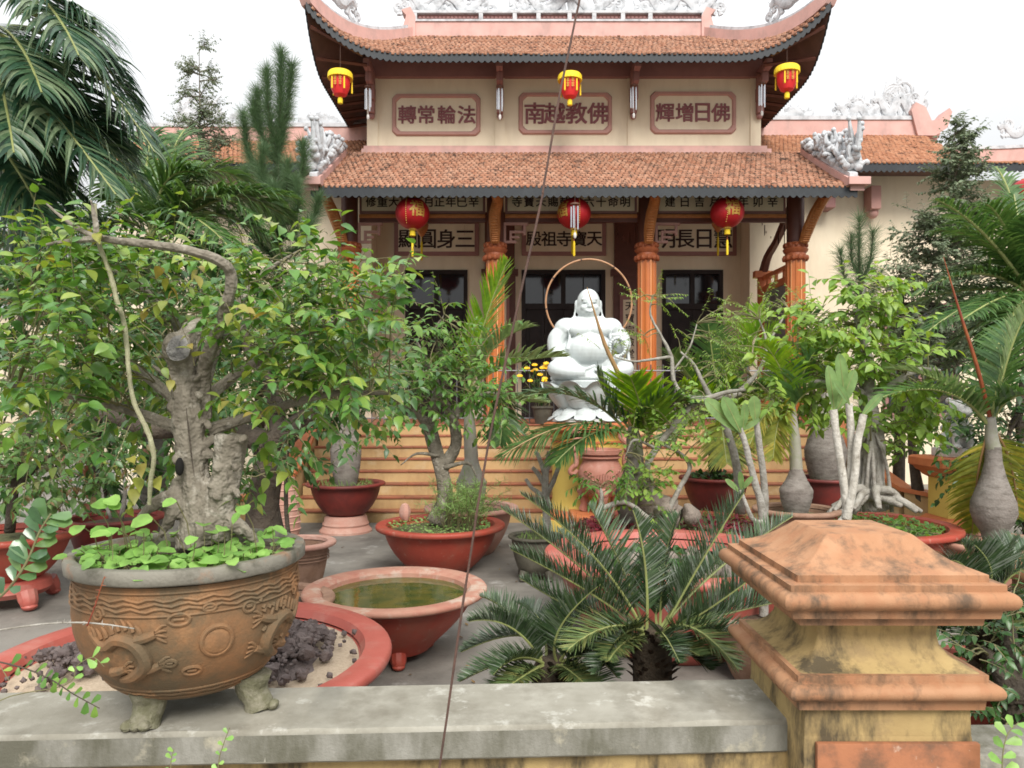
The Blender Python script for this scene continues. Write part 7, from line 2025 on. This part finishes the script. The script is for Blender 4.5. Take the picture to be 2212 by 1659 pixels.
palm('bright green palm leaning in at the right edge', P(2230, 640, 9.6), P(2270, 0, 9.6),
     [((2110, 540), (1975, 640), 0), ((2140, 480), (2010, 500), .3), ((2160, 430), (2120, 440), -.3), ((2120, 620), (2000, 720), -.4), ((2200, 480), (2190, 420), .2), ((2240, 520), (2290, 480), 0), ((2160, 560), (2040, 590), .6), ((2170, 690), (2120, 800), -.3), ((2130, 500), (2050, 470), .8), ((2230, 560), (2215, 470), -.6), ((2120, 470), (2020, 430), -.6), ((2100, 600), (1960, 660), .6), ((2180, 620), (2080, 690), -.8), ((2150, 660), (2040, 760), .3), ((2190, 400), (2150, 360), .5), ((2200, 640), (2150, 760), -1.0)], 9.6, L=.5, w=.03, dr=.45, lm=l_palm, n=62)

def needles(parent, shoots, d, ln, dens, mat, seed, rad=.02, bark=m_bark_d, nw=.05):
    """pine: needle-clad shoots given as picture polylines"""
    r = random.Random(seed); L, wd = Leaves(), MB()
    for pth, w in shoots:
        pts = catmull([P(a, b, d + e) for a, b, e in pth], 6)
        wd.tube(pts, np.linspace(rad * w, rad * .35, len(pts)), seg=6)
        seg = np.linalg.norm(np.diff(pts, axis=0), axis=1)
        n = int(seg.sum() * dens)
        cum = np.concatenate([[0], np.cumsum(seg)])
        for _ in range(n):
            a = r.uniform(.05, 1) * cum[-1]; j = min(int(np.searchsorted(cum, a)) - 1, len(seg) - 1); j = max(j, 0)
            p = pts[j] + (pts[j + 1] - pts[j]) * (a - cum[j]) / max(seg[j], 1e-6)
            T = nrm(pts[j + 1] - pts[j]); L.add(p, rdir(r) * .8 + T * .75, rdir(r), ln * r.uniform(.7, 1.2))
    wd.build('trunk', bark, parent); L.build('needles', mat, parent, (np.array([(-.5, 0, 0), (.5, 0, 0), (.3, .6, 0), (0, 1, 0), (-.3, .6, 0)]) * np.array([nw, 1, 1]), np.array([(0, 1, 2), (0, 2, 4), (4, 2, 3)])))
t = thing('pine_tree', P(600, 0, 13.2)[:2].tolist() + [0], 'young pine with upright needle shoots before the left wing roof', 'tree')
needles(t, [([(590, 1000, 0), (595, 700, 0), (600, 450, 0), (602, 330, 0), (606, 200, 0), (607, 110, 0)], 3), ([(600, 330, 0), (620, 240, .1), (630, 140, .1)], 1.5), ([(598, 340, 0), (580, 240, -.1), (576, 150, -.1)], 1.5), ([(598, 360, 0), (565, 290, 0), (556, 195, 0)], 1.5), ([(600, 420, 0), (540, 340, .2), (525, 245, .2)], 1.5), ([(600, 420, 0), (650, 380, 0), (655, 310, 0)], 1.5), ([(600, 470, 0), (620, 400, -.3), (622, 350, -.3)], 1.5),
            ([(600, 480, 0), (545, 430, -.2), (530, 370, -.2)], 1.2), ([(600, 500, 0), (640, 450, -.4), (640, 390, -.4)], 1.5), ([(600, 520, 0), (670, 480, 0), (690, 425, 0)], 1.2), ([(600, 540, 0), (600, 470, -.5), (590, 400, -.5)], 1.2), ([(600, 560, 0), (650, 530, -.4), (670, 480, -.4)], 1.2), ([(600, 560, 0), (560, 520, -.4), (545, 450, -.4)], 1.2), ([(560, 290, 0), (548, 250, 0), (550, 220, 0)], 1), ([(580, 420, -.3), (565, 370, -.3), (568, 320, -.3)], 1)], 13.2, .25, 1700, l_pine, 5, nw=.024)
t = thing('small_pine', P(1850, 0, 12.9)[:2].tolist() + [0], 'slim young pine before the right wing wall', 'tree')
needles(t, [([(1862, 1000, 0), (1860, 700, 0), (1856, 560, 0), (1856, 470, 0)], 2.5), ([(1858, 620, 0), (1880, 560, 0), (1886, 500, 0)], 1.2), ([(1858, 640, 0), (1825, 600, 0), (1815, 540, 0)], 1.2), ([(1858, 660, 0), (1880, 640, 0), (1900, 590, 0)], 1.2), ([(1858, 600, 0), (1840, 560, .1), (1838, 510, .1)], 1.2)], 12.9, .24, 900, l_pine, 6, nw=.022)
def conifer(label, x, d, top, bot, spread, n, seed, name='conifer_tree', size=.07, gap=.5, dens=7):
    t = thing(name, P(x, 0, d)[:2].tolist() + [0], label, 'tree'); r = random.Random(seed)
    wd, tw_, L = MB(), MB(), Leaves()
    b = P(x, 0, d); b[2] = 0; e = P(x, top, d); wd.tube([b, (b + e) / 2 + (.04, 0, 0), e], [.07, .04, .006], seg=8, sub=5)
    for i in range(n):
        u = r.random() ** gap; y = top + (bot - top) * u; p = P(x, y, d)
        ln = spread * (u * .9 + .12) * r.uniform(.55, 1.1); a = r.uniform(0, 6.28); dv = np.array([math.cos(a), math.sin(a), r.uniform(-.05, .5)])
        q = p + nrm(dv) * ln; wd.tube(bez(p, (p + q) / 2 + (0, 0, .05 * ln), q, 5), np.linspace(.018, .005, 5), seg=4, cap=False)
        for k in range(dens):
            s_ = r.uniform(.25, 1); twig(tw_, L, p + (q - p) * s_, dv * .6 + rdir(r, .3) * .9, .28 * r.uniform(.6, 1.3), 11, size, r, .05, rad=.003, seg=3)
    wd.build('trunk', m_bark, t); L.build('crown', l_conif, t, SM); tw_.build('twigs', m_bark, t, kind='stuff')
conifer('pointed grey-green conifer behind the palm fronds, left of the pine', 430, 15.4, 95, 480, 1.25, 120, 3, dens=11, size=.065)
conifer('loose dark conifer before the right wing roof', 2062, 13.2, 270, 800, 1.75, 170, 4, gap=.62, dens=14, size=.09)
# dense shrubs closing the left and right background
def shrub(label, x, d, clouds, size, mat, seed, tl=.5, nl=9, name='leafy_shrub', tmpl=OV):
    t = thing(name, P(x, 0, d)[:2].tolist() + [0], label, 'shrub'); b = P(x, 0, d); b[2] = 0
    cx, cy = clouds[0][0], clouds[0][1]
    tree(t, m_bark_d, mat, [([b, (b + P(cx, cy + 60, d)) / 2, P(cx, cy, d)], [.12, .09, .03])] + [([P(cx, cy + 40, d), P((cx + q[0]) / 2, (cy + q[1]) / 2, (d + q[4]) / 2), P(q[0], q[1], q[4])], [.06, .04, .012]) for q in clouds[1:]], clouds, size, tl, nl, seed, tmpl=tmpl, twr=.004)
shrub('dark broadleaf shrub behind the bonsai at left', 220, 9.6, [(200, 720, 230, 170, 9.6, .9, 120), (60, 620, 130, 120, 9.8, .7, 60), (420, 700, 180, 160, 9.8, .8, 90), (20, 520, 130, 90, 9.9, .6, 70), (150, 520, 120, 70, 10.2, .5, 40), (300, 900, 260, 100, 9.4, .7, 90), (120, 1010, 200, 90, 9.6, .6, 80), (420, 1030, 130, 80, 10.0, .5, 40)], .17, l_dark, 81, tl=.65)
shrub('deep green shrub before the left wing wall', 560, 12.6, [(560, 640, 150, 150, 12.6, .9, 90), (450, 560, 140, 110, 12.8, .8, 60), (640, 800, 120, 120, 12.4, .6, 60), (480, 860, 160, 120, 12.4, .6, 60)], .19, l_dark, 82, tl=.7)
shrub('dark bushy shrub at the far right behind the tall bottle palm', 2230, 10.8, [(2200, 860, 110, 130, 10.8, .8, 90), (2170, 980, 120, 110, 10.6, .7, 80), (2230, 720, 70, 80, 11, .6, 40), (2210, 1080, 60, 60, 10.4, .5, 30)], .15, l_dark, 83, tl=.6)
shrub('leafy shrub around the stone lion', 2000, 11.9, [(1960, 890, 60, 80, 12.6, .4, 40), (1950, 820, 70, 60, 12.6, .5, 40), (2130, 820, 60, 60, 12.8, .4, 30)], .15, l_mid, 84, tl=.5)
shrub('grey-green shrub before the right wing wall, left of the loose conifer', 1940, 13.6, [(1950, 620, 90, 90, 13.6, .6, 60), (1990, 740, 110, 90, 13.6, .6, 60), (2080, 700, 80, 90, 13.8, .5, 50)], .10, l_conif, 88, tl=.5, nl=13)
shrub('low dark shrub behind the pillar at the lower right', 2200, 3.75, [(2190, 1480, 80, 120, 3.8, .3, 60), (2120, 1400, 60, 60, 3.9, .25, 26), (2180, 1330, 60, 60, 3.9, .25, 20)], .06, l_dark, 85, tl=.2)
shrub('tall dark trees behind the left wing', 60, 20.0, [(40, 560, 200, 130, 20, 1.5, 120), (260, 520, 160, 90, 20, 1.2, 70), (0, 400, 120, 120, 20, 1.2, 60)], .3, l_dark, 86, tl=1.0, name='background_tree')

# ------------------------------------------------------------------ sprigs close to the camera
def sprig(label, pts, d, rad, leaves, mat, sm=m_twig, size=.03, tmpl=None, seed=1, thorns=0, name='sprig'):
    r = random.Random(seed)
    Q = catmull([P(a, b, d + e) for a, b, e in pts], 6)
    t = thing(name, Q[0], label, 'plant'); wd = MB(); wd.tube(Q, np.linspace(rad, rad * .45, len(Q)), seg=7)
    for i in range(thorns):
        p = Q[r.randrange(len(Q) // 2, len(Q) - 1)]; wd.tube([p, p + rdir(r) * .012], [.0016, .0004], seg=4)
    wd.build('stem', sm, t)
    lo_ = .25 if len(pts) < 5 else (len(pts) - 4.2) / (len(pts) - 1)
    if leaves:
        tb = MB(); tm = tmpl or leaf_template(.6, .15, .12, 'paddle'); tb.add(*tm); me = tb.mesh('leaf', angle=0); me.materials.append(mat)
        for i in range(leaves):
            u = (i + .5) / leaves; j = int((lo_ + (1 - lo_) * u) * (len(Q) - 1)); j = min(j, len(Q) - 2)
            T = nrm(Q[j + 1] - Q[j]); s_ = nrm(np.cross(T, (0, -1, .2))) * (1 if i % 2 else -1)
            m_ = frames([T * .5 + s_ + np.array([0, -.2 + r.gauss(0, .2), .2])], [np.array([r.gauss(0, .4), -.7, .7])], [size * r.uniform(.7, 1.2)])[0]
            place('leaf', me, t, Q[j], m_)
    return t
sprig('glossy dark-leaved sprig reaching in from the left edge', [(-170, 2255, 0), (-150, 1800, 0), (-90, 1400, 0), (20, 1270, 0), (60, 1210, 0), (85, 1150, 0), (110, 1110, 0)], 2.3, .006, 20, ML('glossy_leaf', [(.05, .12, .05), (.08, .16, .06), (.13, .22, .07)], .2, .22, .7), size=.065, seed=3)
sprig('thin dry thorny twig crossing before the terracotta pot', [(-200, 2380, 0), (-190, 1800, 0), (-140, 1420, 0), (-60, 1375, 0), (60, 1352, 0), (150, 1345, 0), (220, 1348, 0), (290, 1358, 0)], 2.15, .0042, 0, None, m_bark_p, thorns=18, seed=4, name='dry_twig')
sprig('short upright reddish twig before the terracotta pot', [(188, 1351, 0.01), (190, 1348, 0), (205, 1310, 0), (216, 1275, 0), (226, 1245, 0)], 2.14, .0026, 0, None, m_rach_r, thorns=8, seed=5, name='dry_twig')
sprig('leafy thorn branch at the lower left corner', [(-230, 2380, 0), (-210, 1800, 0), (-150, 1460, 0), (-60, 1425, 0), (40, 1440, 0), (110, 1468, 0), (160, 1500, 0), (215, 1530, 0)], 2.15, .0032, 20, l_mid, m_bark_d, size=.03, thorns=8, seed=6)
sprig('small bright leafy shoot near the lower left edge', [(-120, 2380, 0), (-110, 1700, 0), (-60, 1440, 0), (-20, 1415, 0), (20, 1470, 0)], 2.15, .0025, 7, l_lime, size=.028, seed=12)
sprig('green shoot with round leaves rising beside the pot foot', [(-170, 2350, 0), (-160, 1800, 0), (-40, 1540, 0), (140, 1480, 0), (165, 1440, 0), (200, 1420, 0), (225, 1440, 0)], 2.2, .0022, 9, l_weed, size=.032, seed=7)
sprig('taller of two bright green shoots before the wall', [(462, 2352, 0), (466, 1760, 0), (472, 1650, 0), (482, 1610, 0), (496, 1572, 0)], 2.2, .0022, 9, l_weed, size=.022, seed=8)
sprig('shorter of two bright green shoots before the wall', [(374, 2352, 0), (372, 1760, 0), (369, 1660, 0), (371, 1635, 0), (376, 1618, 0)], 2.2, .002, 7, l_weed, size=.02, seed=9)
sprig('bright green weed at the lower right corner by the pillar', [(2168, 2176, 0), (2170, 1760, 0), (2165, 1650, 0), (2175, 1590, 0), (2200, 1560, 0)], 2.5, .003, 12, l_weed, size=.05, seed=10)

# ------------------------------------------------------------------ mossy ledge right of the pillar
kb = thing('garden_ledge', (2.6, 3.0, 0), 'mossy concrete ledge of the planting bed right of the pillar', 'ledge')
mb = MB(); mb.box((1.70, 2.86, .58), (4.4, 3.14, .68), bev=.012); roughen(mb, .006, 8); mb.build('coping', m_capfront, kb)
mb = MB(); mb.box((1.70, 2.9, 0), (4.4, 3.1, .577)); mb.build('ledge_body', m_pillar_y, kb)

# ------------------------------------------------------------------ dry leaves lying about
fl_, r = Leaves(), random.Random(17)
for i in range(90):
    x, d = r.uniform(120, 1300), r.uniform(4.6, 11.5)
    q = P(x, 0, d); fl_.add(np.array([q[0], q[1], .006]), np.array([r.gauss(0, 1), r.gauss(0, 1), .12]), np.array([0, 0, 1.0]), r.uniform(.03, .07))
fl_.build('fallen_leaves', ML('dry_leaf', [(.20, .12, .05), (.28, .19, .07), (.13, .075, .04)], .1, .7, .2), None, leaf_template(.5, -.2, .2, 'ovate')) if False else None
mbf = MB(); mbf.inst(*leaf_template(.5, -.2, .2, 'ovate'), np.array(fl_.p), frames(fl_.d, fl_.n, fl_.s))
mbf.build('fallen_leaves', ML('dry_leaf', [(.20, .12, .05), (.28, .19, .07), (.13, .075, .04)], .1, .7, .2), kind='stuff', label='dry brown leaves scattered over the grey court')
